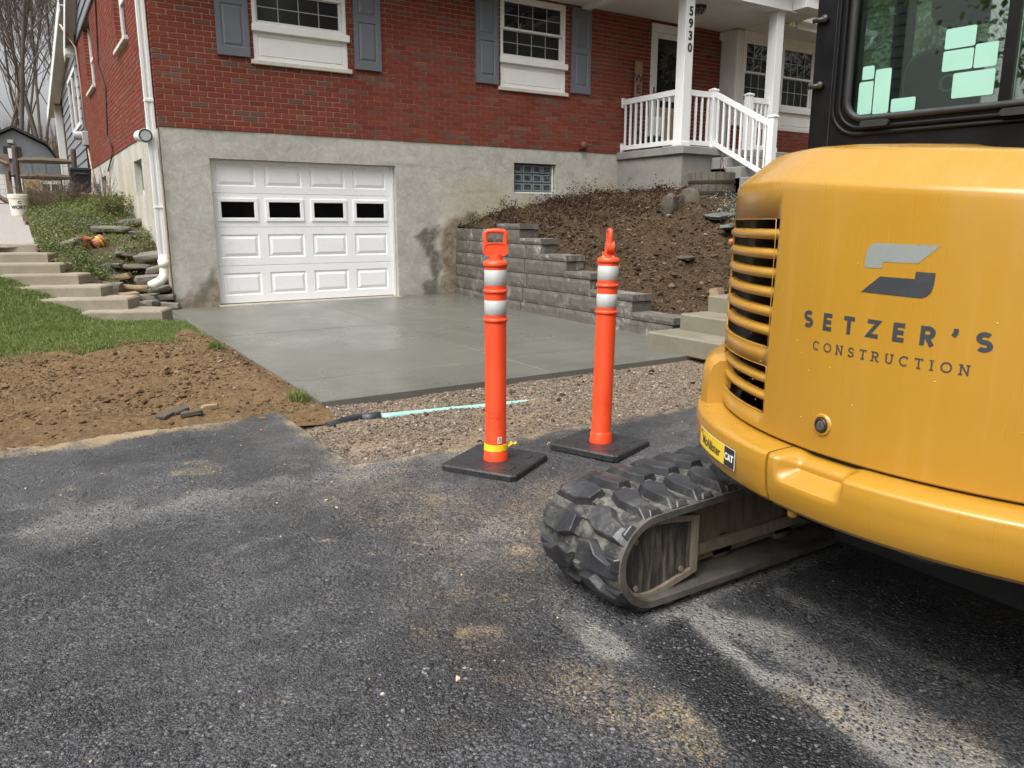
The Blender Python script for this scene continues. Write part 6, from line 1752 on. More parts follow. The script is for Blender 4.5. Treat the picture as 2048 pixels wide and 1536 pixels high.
# ------------------------------------------------------------------ orange delineator posts
def delineator(x, y, rz_base, rz_top, label, tape_low, lean):
    z = az(x, y)
    t = thing("delineator_post", label, "traffic post", (x, y, z), 0, "orange delineator posts")
    S = .205
    pl = [(-S + .02, -S), (S - .02, -S), (S, -S + .02), (S, S - .02), (S - .02, S), (-S + .02, S), (-S, S - .02), (-S, -S + .02)]
    mb = MB(); mb.prism(pl, .0, .026, 'z'); mb.prism(pl, .0262, .034, 'z', [(p[0] * .975, p[1] * .975) for p in pl])
    for sx in (-1, 1): mb.box(sx * .1 - .03, sx * .1 + .03, -.15, -.1, .034, .037, .001)
    b = mb.build("rubber_base", M['matbase'], t); b.rotation_euler = (0, 0, rz_base)
    r = .0535
    body = [(.058, .030), (.063, .034), (.063, .050), (.0595, .058), (.060, .085), (.0555, .092), (r, .10), (r, .735), (r + .004, .7365), (r + .0065, .742), (r + .0065, .748), (r + .004, .7535), (r, .755), (r, .875), (r + .004, .8765), (r + .0065, .882), (r + .0065, .888), (r + .004, .8935), (r, .895), (r, 1.002), (r + .004, 1.004), (r + .006, 1.012), (.0575, 1.024), (.048, 1.032), (.036, 1.036), (.034, 1.062)]
    MB().lathe(body, 36).build("tube", M['orange'], t, ang=50)
    for a, b_ in ((.772, .842), (.914, .988)):
        MB().lathe([(r + .0002, a), (r + .0011, a + .001), (r + .0011, b_ - .001), (r + .0002, b_)], 36, cap0=False, cap1=False).build("reflective_band", M['reflect'], t, True)
    # handle: oval plate and loop
    mb = MB(); pts = []
    for k in range(28):
        th = 2 * math.pi * k / 28; c, s_ = math.cos(th), math.sin(th)
        pts.append((.060 * (abs(c) ** .55) * (1 if c > 0 else -1), 1.084 + .033 * (abs(s_) ** .7) * (1 if s_ > 0 else -1)))
    inn = [(p[0] * .88, 1.084 + (p[1] - 1.084) * .84) for p in pts]
    mb.prism(pts, -.016, .016, 'y'); 
    nP = len(pts)
    mb.add([(p[0], -.0165, p[1]) for p in pts] + [(p[0], -.021, p[1]) for p in pts] + [(p[0], -.021, p[1]) for p in inn] + [(p[0], -.0175, p[1]) for p in inn],
           [(i, (i + 1) % nP, nP + (i + 1) % nP, nP + i) for i in range(nP)] + [(nP + i, nP + (i + 1) % nP, 2 * nP + (i + 1) % nP, 2 * nP + i) for i in range(nP)] + [(2 * nP + i, 2 * nP + (i + 1) % nP, 3 * nP + (i + 1) % nP, 3 * nP + i) for i in range(nP)] + [tuple(range(3 * nP, 4 * nP))])
    loop = [(-.047, 0, 1.10), (-.049, 0, 1.135), (-.048, 0, 1.160), (-.040, 0, 1.170), (0, 0, 1.172), (.040, 0, 1.170), (.048, 0, 1.160), (.049, 0, 1.135), (.047, 0, 1.10)]
    mb.tube(loop, .0115, 10)
    hd = mb.build("handle", M['orange'], t, ang=40); hd.rotation_euler = (0, 0, rz_top)
    # tape, label, debossed maker panel
    if tape_low:
        MB().lathe([(.0605, .086), (.0612, .088), (.0575, .118), (.0555, .119)], 32, cap0=False, cap1=False).build("tape", M['tape'], t)
        mb = MB(); mb.tube([(.055, -.03, .098), (.075, -.032, .112), (.085, -.03, .105), (.10, -.03, .108), (.112, -.028, .10)], [.006, .012, .005, .010, .004], 6); mb.build("tape_end", M['tape'], t)
        mb = MB()
        for k in range(7):
            a = R(-130 + k * 14); mb.add([(.0585 * math.cos(a), .0585 * math.sin(a), .098), (.0585 * math.cos(a + .12), .0585 * math.sin(a + .12), .098), (.058 * math.cos(a + .12), .058 * math.sin(a + .12), .110), (.058 * math.cos(a), .058 * math.sin(a), .110)], [(0, 1, 2, 3)])
        mb.build("tape_print", M['ink'], t)
        mb = MB()
        for i in range(4):
            a0, a1 = R(-112 + i * 6), R(-106 + i * 6); rr_ = r + .0012
            mb.add([(rr_ * math.cos(a0), rr_ * math.sin(a0), .128), (rr_ * math.cos(a1), rr_ * math.sin(a1), .128), (rr_ * math.cos(a1), rr_ * math.sin(a1), .163), (rr_ * math.cos(a0), rr_ * math.sin(a0), .163)], [(0, 1, 2, 3)])
        mb.build("paper_label", M['label'], t)
        mb = MB()
        for (a_, z_, w_, h_) in ((-107, .133, 3, .012), (-101, .136, 2, .02), (-96, .140, 2.5, .014), (-104, .150, 2, .008), (-93, .132, 1.5, .01)):
            a0, a1 = R(a_), R(a_ + w_); rr_ = r + .0016
            mb.add([(rr_ * math.cos(a0), rr_ * math.sin(a0), z_), (rr_ * math.cos(a1), rr_ * math.sin(a1), z_), (rr_ * math.cos(a1), rr_ * math.sin(a1), z_ + h_), (rr_ * math.cos(a0), rr_ * math.sin(a0), z_ + h_)], [(0, 1, 2, 3)])
        mb.build("label_print", M['ink'], t)
    else:
        mb = MB(); mb.tube([(.036, 0, 1.034), (0, -.037, 1.036), (-.036, 0, 1.034), (0, .037, 1.036), (.036, 0, 1.034)], .007, 6); mb.tube([(.055, -.01, 1.01), (.062, -.015, .985), (.058, -.012, .972)], .005, 5); mb.build("tape", M['tape'], t)
        MB().box(.052, .068, -.004, 0, .63, .655, .001).build("paper_label", M['label'], t)
    mb = MB(); rr_ = r + .0008
    def onr(a, z_): return (rr_ * math.cos(R(a)), rr_ * math.sin(R(a)), z_)
    for (aa, ab, za, zb) in ((-150, -105, .290, .2925), (-150, -105, .205, .2075), (-150, -148, .2076, .2899), (-107, -105, .2076, .2899)):
        ks = np.linspace(aa, ab, 8); mb.add([onr(k, za) for k in ks] + [onr(k, zb) for k in ks], [(i, i + 1, 9 + i, 8 + i) for i in range(7)])
    mb.build("maker_panel", M['orange'], t)
    me = text_mesh("Cortina", .021, M['orange'], .0006, .0)
    V = np.array([v.co[:] for v in me.vertices]); 
    for v, (a_, b_, _) in zip(me.vertices, V): th = a_ / rr_ + R(-127); v.co = (rr_ * math.cos(th), rr_ * math.sin(th), .262 + b_)
    link("maker_lettering", me, t)
    t.rotation_euler = (lean[0], lean[1], 0)
    return t
delineator(.215, -7.885, R(31), R(-30), "orange post with looped handle facing front, yellow tape round its foot", True, (R(.3), R(.0)))
delineator(.860, -7.930, R(22), R(57), "orange post with handle seen edge-on, nearer the excavator", False, (R(-.3), R(1.6)))
# ------------------------------------------------------------------ mini excavator
EO = np.array([.78, -10.06, -.10])
ex = thing("mini_excavator", "yellow mini excavator with rubber tracks and black cab parked on the asphalt", "excavator", tuple(EO))
def pol(a, b, th, z, ins=0.0):
    a -= ins; b -= ins
    c, s = math.cos(R(th)), math.sin(R(th)); r = 1 / math.sqrt((c / a) ** 2 + (s / b) ** 2)
    return (r * c, r * s, z - EO[2])
HA, HB = .87, .935
def hins(z): return float(np.interp(z, [.56, .612, .742, .795, .95, 1.137, 1.19], [.0, .0, .001, .002, .006, .010, .013]))
CA, CB = .952, 1.012
def loft(name, mat, a, b, ths, prof, skip=None, fwd=None, mod=None, solid=0.0, closed=False, ang=24):
    """surface swept round the tail: ths angles, prof = [(inset, z)]"""
    V = []; cols = []
    if fwd is not None:
        cols.append(('f', fwd))
    cols += [('t', t) for t in ths]
    if fwd is not None: cols.append(('g', fwd))
    for k, c in cols:
        for j, (ins, z) in enumerate(prof):
            t = ths[0] if k == 'f' else (ths[-1] if k == 'g' else c)
            if mod: ins, z = mod(t, j, ins, z)
            p = pol(a, b, t, z, ins)
            if k in 'fg': p = (c, p[1], p[2])
            V.append(p)
    n = len(prof); F = []
    for i in range(len(cols) - 1):
        for j in range(n - 1):
            if skip and cols[i][0] == 't' and cols[i + 1][0] == 't' and skip((cols[i][1] + cols[i + 1][1]) / 2, (prof[j][1] + prof[j + 1][1]) / 2): continue
            F.append((i * n + j, (i + 1) * n + j, (i + 1) * n + j + 1, i * n + j + 1))
    me = mkmesh(name, V, F, mat)
    import bmesh
    bm = bmesh.new(); bm.from_mesh(me); bmesh.ops.remove_doubles(bm, verts=bm.verts, dist=1e-6)
    bmesh.ops.recalc_face_normals(bm, faces=bm.faces)
    bm.faces.ensure_lookup_table()
    bm.to_mesh(me); bm.free()
    autosmooth(me, ang)
    o = link(name, me, ex)
    if solid:
        m = o.modifiers.new("thick", 'SOLIDIFY'); m.thickness = solid; m.offset = -1
    return o
V0, V1 = 127.0, 157.6
UZ = (.795, 1.137); LZ_ = (.612, .742)
ths = sorted(set(list(np.arange(96, 264.1, 2.0)) + [V0, V1, 360 - V0, 360 - V1]))
prof = [(.010, .5565), (.003, .558), (.0, .562), (.0, LZ_[0]), (.001, LZ_[1]), (.002, UZ[0]), (.006, .95), (.010, UZ[1]), (.013, 1.190), (.0145, 1.205), (.0175, 1.212), (.023, 1.2175), (.109, 1.288), (.117, 1.2935), (.128, 1.2975), (.145, 1.300), (.25, 1.308), (.40, 1.311), (.58, 1.312)]
def tilt(t, j, ins, z): return ins, z - (max(-.026, min(.026, .0011 * (t - 178))) * float(sstep(1.13, 1.2, z)))
def vent(t, z): return (V0 < t < V1) and (UZ[0] < z < UZ[1] or LZ_[0] < z < LZ_[1])
hood = loft("hood", M['yellow'], HA, HB, ths, prof, vent, .75, mod=tilt, solid=.008)
# louvre slats
def slat(zc, hh_, bulge=.010):
    ths_ = np.linspace(V0 - .3, V1 + .3, 16); pr = [(-.014, -hh_), (bulge * .55, -hh_ * .75), (bulge, -hh_ * .2), (bulge, hh_ * .3), (bulge * .45, hh_ * .8), (-.014, hh_)]
    V = []; F = []
    for t in ths_:
        e = min(1, (t - V0 + .5) / 2.2, (V1 + .5 - t) / 2.2)
        for (d, dz) in pr: V.append(pol(HA, HB, t, zc + dz, .0135 - d * (.4 + .6 * e)))
    n = len(pr)
    for i in range(len(ths_) - 1):
        for j in range(n):
            F.append((i * n + j, (i + 1) * n + j, (i + 1) * n + (j + 1) % n, i * n + (j + 1) % n))
    F += [tuple(range(n)), tuple(range((len(ths_) - 1) * n + n - 1, (len(ths_) - 1) * n - 1, -1))]
    me = mkmesh("louvre_slat", V, F, M['yellow']); autosmooth(me, 50)
    link("louvre_slat", me, hood)
pitch = (UZ[1] - UZ[0] + .024) / 7
for k in range(1, 7): slat(UZ[1] + .024 - k * pitch - .012, .0150, .012)
pl_ = (LZ_[1] - LZ_[0] + .02) / 3
for k in range(1, 3): slat(LZ_[1] + .02 - k * pl_ - .010, .0125)
# raised lip round the vents
for (z0, z1) in (UZ, LZ_):
    P = [pol(HA, HB, t, z1, -.001) for t in np.linspace(V0, V1, 12)] + [pol(HA, HB, V1 + .1, z, -.001) for z in np.linspace(z1, z0, 6)[1:-1]] + [pol(HA, HB, t, z0, -.001) for t in np.linspace(V1, V0, 12)]
    MB().tube(P, .0012, 6).build("vent_lip", M['yellow'], hood, True)
# engine bay behind the vents
loft("engine_bay", M['engine_dark'], HA, HB, list(np.arange(100, 261, 8.0)), [(.16, .45), (.16, 1.20)], fwd=.6)
for (t, ins, r, z0, z1) in ((150, .13, .022, .60, .86), (143, .12, .03, .60, .80), (153, .14, .028, .66, .76)):
    p = pol(HA, HB, t, z0, ins); q = pol(HA, HB, t + 2, z1, ins); MB().tube([p, q], r, 12).build("engine_hose", M['engine_part'], ex, True)
mb = MB()
for k in range(6):
    p = pol(HA, HB, 149, .96 + .012 * k, .13); q = pol(HA, HB, 157, .96 + .012 * k, .13); mb.tube([p, q], .004, 5)
mb.build("radiator_fins", M['engine_part'], ex)
# lock
def on_hood(t, z, out=0.0): return np.array(pol(HA, HB, t, z, -out))
def radial_lathe(name, t, z, prof_, mat, par, seg=24):
    c = on_hood(t, z); n_ = np.array([math.cos(R(t)), math.sin(R(t)), 0]); u_ = np.array([-n_[1], n_[0], 0]); w_ = np.array([0, 0, 1.0])
    V = []; F = []
    for (r, d) in prof_:
        for k in range(seg):
            a = 2 * math.pi * k / seg; V.append(c + n_ * d + u_ * r * math.cos(a) + w_ * r * math.sin(a))
    m = len(prof_)
    for i in range(m - 1):
        for k in range(seg):
            k2 = (k + 1) % seg; F.append((i * seg + k, i * seg + k2, (i + 1) * seg + k2, (i + 1) * seg + k))
    F.append(tuple(range((m - 1) * seg, m * seg)))
    me = mkmesh(name, V, F, mat); autosmooth(me, 40); return link(name, me, par)
radial_lathe("lock_surround", 172.6, .634, [(.030, -.002), (.026, .004), (.021, .0042), (.019, -.001)], M['yellow'], hood)
lk = radial_lathe("lock_ring", 172.6, .634, [(.0185, -.002), (.0185, .006), (.0165, .0085), (.0135, .0085), (.0125, .005)], M['black_metal'], hood)
radial_lathe("lock_barrel", 172.6, .634, [(.0122, .0), (.0122, .0062), (.011, .0068)], M['steel'], lk)
mb = MB(); n_ = np.array([math.cos(R(172.6)), math.sin(R(172.6)), 0]); u_ = np.array([-n_[1], n_[0], 0]); c = on_hood(172.6, .634) + n_ * .0072
mb.add([c - u_ * .0016 - np.array([0, 0, .006]), c + u_ * .0016 - np.array([0, 0, .006]), c + u_ * .0016 + np.array([0, 0, .006]), c - u_ * .0016 + np.array([0, 0, .006])], [(0, 1, 2, 3)]); mb.build("key_slot", M['ink'], lk)

# ---- printed logo and lettering on the hood
def wrap(V2, t0, z0, out, sub=None):
    """plane (u,v) metres -> hood surface"""
    return [pol(HA, HB, t0 + math.degrees(u / .874), z0 + v, -out) for (u, v) in V2]
def print_poly(name, pts, mat):
    import bmesh
    me = bpy.data.meshes.new(name); bm = bmesh.new()
    vs = [bm.verts.new((p[0], p[1], 0)) for p in pts]; bm.faces.new(vs)
    for _ in range(10):
        L = [e for e in bm.edges if e.calc_length() > .02]
        if not L: break
        bmesh.ops.triangulate(bm, faces=bm.faces[:]); L = [e for e in bm.edges if e.calc_length() > .02]
        bmesh.ops.subdivide_edges(bm, edges=L, cuts=1)
    bmesh.ops.triangulate(bm, faces=bm.faces[:])
    for v in bm.verts: v.co = pol(HA, HB, v.co.x, v.co.y, -.0052)
    bm.to_mesh(me); bm.free(); me.materials.append(mat)
    return link(name, me, hood)
def logo_pts(raw):
    return [(t % 360, z) for t, z in raw]
# angles are used directly here, so scale degrees to lengths for the subdivision
def print_ang(name, raw, mat):
    import bmesh
    k = math.radians(1) * .87
    me = bpy.data.meshes.new(name); bm = bmesh.new()
    bm.faces.new([bm.verts.new((t * k, z, 0)) for t, z in raw])
    for _ in range(6):
        bmesh.ops.triangulate(bm, faces=bm.faces[:]); L = [e for e in bm.edges if e.calc_length() > .025]
        if not L: break
        bmesh.ops.subdivide_edges(bm, edges=L, cuts=1)
    bmesh.ops.triangulate(bm, faces=bm.faces[:])
    for v in bm.verts: v.co = pol(HA, HB, v.co.x / k, v.co.y, hins(v.co.y) - .0006)
    bmesh.ops.recalc_face_normals(bm, faces=bm.faces[:])
    bm.to_mesh(me); bm.free(); me.materials.append(mat)
    return link(name, me, hood)
print_ang("logo_upper", [(177.5, 1.0268), (177.52, 1.05), (177.62, 1.064), (178.0, 1.075), (178.5, 1.0805), (179.1, 1.0825), (188.55, 1.0805), (185.72, 1.0410), (180.40, 1.0413), (180.34, 1.0265)], M['logo_grey'])
print_ang("logo_lower", [(177.27, .9702), (180.2, 1.0085), (185.5, 1.0073), (185.53, 1.0232), (188.31, 1.0222), (188.25, .995), (188.0, .980), (187.5, .9715), (186.7, .9662)], M['grey_print'])

def arc(cx, cy, rx, ry, a0, a1, n=14): return [(cx + rx * math.cos(R(a)), cy + ry * math.sin(R(a))) for a in np.linspace(a0, a1, n)]
def glyph(ch, w):
    """centre-line strokes in a box of height 1"""
    h = w / 2; r = (1 - w) / 4; t, b = 1 - h, h
    if ch == 'S': return [arc(.37, .5 + r, .26, r, 38, 270, 18)[:-1] + arc(.37, .5 - r, .26, r, 90, -142, 18)], .74
    if ch == 'E': return [[(h, 0), (h, 1)], [(h, t), (.62, t)], [(h, .5), (.58, .5)], [(h, b), (.62, b)]], .66
    if ch == 'T': return [[(0, t), (.70, t)], [(.35, 0), (.35, t)]], .70
    if ch == 'Z': return [[(.02, t), (.66, t), (.10, b), (.70, b)]], .72
    if ch == 'R': return [[(h, 0), (h, 1)], [(h, t), (.36, t)] + arc(.40, t - .25 + h * .3, .22, .25 - h * .3, 90, -90, 12) + [(.36, t - .5 + h * .6), (h, t - .5 + h * .6)], [(.36, .42), (.62, 0)]], .74
    if ch == "'": return [[(.16, 1.02), (.16, .80), (.06, .62)]], .32
    if ch == 'C': return [arc(.44, .5, .40, .5 - h, 48, 312, 22)], .84
    if ch == 'O': return [arc(.46, .5, .43, .5 - h, 0, 360, 30)], .92
    if ch == 'N': return [[(.12, 0), (.12, 1)], [(.12, 1 - h * .6), (.72, h * .6)], [(.72, 0), (.72, 1)]], .84
    if ch == 'U': return [[(.12, 1)] + arc(.40, .34, .28, .34 - h, 180, 360, 14) + [(.68, 1)]], .80
    if ch == 'I': return [[(.18, 0), (.18, 1)]], .36
serif = {'T': [((.35, 0), .20, 'h'), ((0.03, .93), .14, 'v'), ((.67, .93), .14, 'v')], 'N': [((.12, 1), .17, 'h'), ((.12, 0), .17, 'h'), ((.72, 1), .17, 'h')], 'R': [((.06, 0), .18, 'h'), ((.04, 1), .14, 'h'), ((.66, 0), .14, 'h')], 'U': [((.12, 1), .17, 'h'), ((.68, 1), .17, 'h')], 'I': [((.18, 0), .2, 'h'), ((.18, 1), .2, 'h')], 'C': [((.72, .86), .16, 'v')], 'S': [((.60, .84), .13, 'v'), ((.12, .17), .13, 'v')]}
def ribbon(pts, w):
    P = [np.array(p, float) for p in pts]; L = []; Rr = []
    for i, p in enumerate(P):
        d0 = P[i] - P[i - 1] if i else None; d1 = P[i + 1] - P[i] if i < len(P) - 1 else None
        if d0 is None: d0 = d1
        if d1 is None: d1 = d0
        d0 = d0 / np.linalg.norm(d0); d1 = d1 / np.linalg.norm(d1); n0 = np.array([-d0[1], d0[0]]); n1 = np.array([-d1[1], d1[0]])
        m = n0 + n1; m /= np.linalg.norm(m); k = min(1 / max(m @ n0, .3), 1.9)
        L.append(p + m * w / 2 * k); Rr.append(p - m * w / 2 * k)
    return L, Rr
def lettering(text, height, stroke, t0, t1, zf, mat, serifs=False, widths=None):
    """letters laid along the hood between angles t0 and t1"""
    adv = [glyph(c, stroke)[1] for c in text]; tot = sum(adv) * height; span = R(t1 - t0) * .874
    gap = (span - tot) / (len(text) - 1); u = 0
    for ch in text:
        strokes, wdt = glyph(ch, stroke); mb = MB(); k = 0
        items = [(s, stroke) for s in strokes]
        if serifs and ch in serif:
            for (p, L, o_) in serif[ch]:
                q = ([(p[0] - L, min(max(p[1], stroke * .42), 1 - stroke * .42)), (p[0] + L, min(max(p[1], stroke * .42), 1 - stroke * .42))] if o_ == 'h' else [(p[0], p[1] - L), (p[0], min(p[1] + L * .7, 1))])
                items.append((q, stroke * .85))
        for s, w in items:
            A, B = ribbon(s, w); n = len(A); out = .0005 + .00008 * k; k += 1
            V = []
            for p in A + B:
                ta_ = t0 + math.degrees((u + p[0] * height) / .874); za_ = zf(ta_) + p[1] * height; V.append(pol(HA, HB, ta_, za_, hins(za_) - out))
            mb.add(V, [(i, i + 1, n + i + 1, n + i) for i in range(n - 1)])
        me = mb.mesh("letter", mat, fixn=True); link("letter", me, hood)
        u += wdt * height + gap
lettering("SETZER'S", .0430, .245, 166.55, 196.6, lambda t: .8695 - .0065 * (t - 166.5) / 30, M['grey_print'])
lettering("CONSTRUCTION", .0235, .155, 169.2, 194.2, lambda t: .8163 - .0055 * (t - 169.2) / 25, M['grey_print'], True)

# ---- counterweight
cprof = [(.26, .405), (.050, .400), (.030, .404), (.016, .416), (.007, .440), (.004, .465), (.003, .474), (.0025, .481), (.002, .487), (.0015, .493), (.001, .499), (.001, .505), (.001, .511), (.0015, .517), (.002, .523), (.003, .529), (.0032, .533), (.005, .537), (.0085, .5405), (.014, .5425), (.026, .5445), (.042, .547), (.06, .549), (.08, .5512), (.14, .552)]
loft('hood_gap', M['engine_dark'], HA, HB, list(np.arange(96, 264.1, 4.0)), [(.016, .545), (.016, .58)], fwd=.75)
def hold(t, j, ins, z):
    w = float(sstep(168.0, 170.6, t) * (1 - sstep(178.4, 181.0, t)))
    d = float(sstep(.476, .516, z))
    t_ = ins + (.062 - ins) * w * d * .92 if ins < .062 else ins
    return t_, z - .020 * w * float(sstep(.505, .540, z)) * (1.0 - float(sstep(.06, .10, ins)))
def cw_piece(name, a, b_, fw=None, mod=None):
    ths_ = sorted(set([round(float(q), 3) for q in np.linspace(a, b_, int((b_ - a) / 1.2) + 2)] + ([round(float(q), 3) for q in np.arange(167, 182.5, .35)] if mod else [])))
    n = len(ths_)
    V = []; F = []
    m = len(cprof)
    for i, t in enumerate(ths_):
        e = min(1.0, (t - a) / .5, (b_ - t) / .5)
        for j, (ins, z) in enumerate(cprof):
            if mod: ins, z = mod(t, j, ins, z)
            V.append(pol(CA, CB, t, z, ins + .006 * (1 - max(e, 0))))
    for i in range(n - 1):
        for j in range(m - 1): F.append((i * m + j, (i + 1) * m + j, (i + 1) * m + j + 1, i * m + j + 1))
    F.append(tuple(range(m))); F.append(tuple(range((n - 1) * m + m - 1, (n - 1) * m - 1, -1)))
    import bmesh
    me = mkmesh(name, V, F, M['yellow']); bm = bmesh.new(); bm.from_mesh(me); bmesh.ops.recalc_face_normals(bm, faces=bm.faces); bm.to_mesh(me); bm.free()
    autosmooth(me, 28); return link(name, me, ex)
cwl = cw_piece("counterweight_side", 92, 165.85)
cwr = cw_piece("counterweight", 166.35, 268, mod=hold)
# upright shoulder of the counterweight at the cab side
bprof = [(.0, .50), (.0, .60), (.004, .655), (.014, .685), (.034, .700), (.085, .704)]
V = []; F = []; ths_ = list(np.linspace(92, 133, 18)); m = len(bprof) + 1
for t in ths_:
    e = float(sstep(133, 130, t))
    for (ins, z) in bprof: V.append(pol(CA, CB, t, z - .012 * (1 - e), ins + .02 * (1 - e) + .012))
    V.append(pol(CA, CB, t, .50, .085))
for i in range(len(ths_) - 1):
    for j in range(m): F.append((i * m + j, (i + 1) * m + j, (i + 1) * m + (j + 1) % m, i * m + (j + 1) % m))
F += [tuple(range(m)), tuple(range((len(ths_) - 1) * m + m - 1, (len(ths_) - 1) * m - 1, -1))]
me = mkmesh("counterweight_shoulder", V, F, M['yellow'])
import bmesh
bm = bmesh.new(); bm.from_mesh(me); bmesh.ops.recalc_face_normals(bm, faces=bm.faces); bm.to_mesh(me); bm.free(); autosmooth(me, 45)
link("counterweight_shoulder", me, ex)
MB().lathe([(.010, .382 - EO[2]), (.014, .386 - EO[2]), (.014, .41 - EO[2])], 12, pol(CA, CB, 170, 0, .05)[:2] + (0,)).build("drain_plug", M['yellow'], cwr, True)
# dealer sticker
def on_cw(t, z, out): return pol(CA, CB, t, z, -out)
def stick(name, t0, t1, za, zb, out, mat, n=8):
    T = np.linspace(t0, t1, n); V = [on_cw(t, za, out) for t in T] + [on_cw(t, zb, out) for t in T]
    me = mkmesh(name, V, [(i, i + 1, n + i + 1, n + i) for i in range(n - 1)], mat); return link(name, me, cwl)
stick("sticker_edge", 141.3, 158.3, .4495, .5085, .0012, M['white'])
stick("dealer_sticker", 141.5, 154.6, .4510, .5070, .0018, M['yellow_sticker'])
stick("sticker_panel", 154.6, 158.1, .4510, .5070, .0019, M['ink'])
def cw_text(body, size, t0, z0, mat, bold, out):
    me = text_mesh(body, size, mat, bold, 0)
    for v in me.vertices: v.co = on_cw(t0 + math.degrees(v.co.x / .97), z0 + v.co.y, out)
    link("sticker_lettering", me, cwl)
cw_text("McAllister", .038, 148.3, .476, M['ink'], .0008, .0026)
cw_text("CAT", .0265, 156.35, .479, M['white'], .0012, .0030)
mb = MB(); mb.add([on_cw(156.0, .4715, .0033), on_cw(156.75, .4715, .0033), on_cw(156.37, .4790, .0033)], [(0, 1, 2)]); mb.build("sticker_triangle", M['yellow_sticker'], cwl)
mb = MB()
for i in range(3):
    for j in range(3):
        if (i + j) % 2 == 0: mb.add([on_cw(142.2 + i * .45, .492 + j * .004, .0026), on_cw(142.65 + i * .45, .492 + j * .004, .0026), on_cw(142.65 + i * .45, .496 + j * .004, .0026), on_cw(142.2 + i * .45, .496 + j * .004, .0026)], [(0, 1, 2, 3)])
mb.build("sticker_checker", M['ink'], cwl)
# underside and turntable
loft("belly_plate", M['engine_dark'], CA, CB, list(np.arange(92, 269, 8.0)), [(.06, .407), (.5, .41), (.9, .41)], fwd=.8)
MB().lathe([(.28, .26), (.30, .27), (.30, .36), (.28, .37), (.28, .50)], 32).build("turntable", M['engine_dark'], ex, True)
MB().box(-.30, .45, -.45, .45, .16, .33, .03).box(-.22, -.06, -.72, .72, .17, .28, .02).box(.2, .36, -.72, .72, .17, .28, .02).build("carbody", M['engine_dark'], ex)
MB().lathe([(.09, .43), (.11, .435), (.11, .50)], 24, (-.66, -.10, 0)).build("motor_cover", M['engine_part'], ex, True)

# ---- rain beads on the paint
def beads(n, tf, zf, a, b, ins, name, s=(.0009, .0019)):
    pos = []; sz = []
    for k in range(n):
        t = tf(); z = zf(); pos.append(pol(a, b, t, z, hins(z) - ins)); sz.append(rng.uniform(*s))
    V = ICO_V[None] * np.array(sz)[:, None, None] * np.array([.8, .8, 1.25]) + np.array(pos)[:, None, :]
    F = ICO_F[None] + (np.arange(n) * 12)[:, None, None]
    o = link(name, mkmesh(name, V.reshape(-1, 3), F.reshape(-1, 3), M['water'], True), hood); o["kind"] = "stuff"
beads(26, lambda: rng.uniform(150, 205), lambda: rng.uniform(.6, 1.2), HA, HB, .0005, "rain_beads")

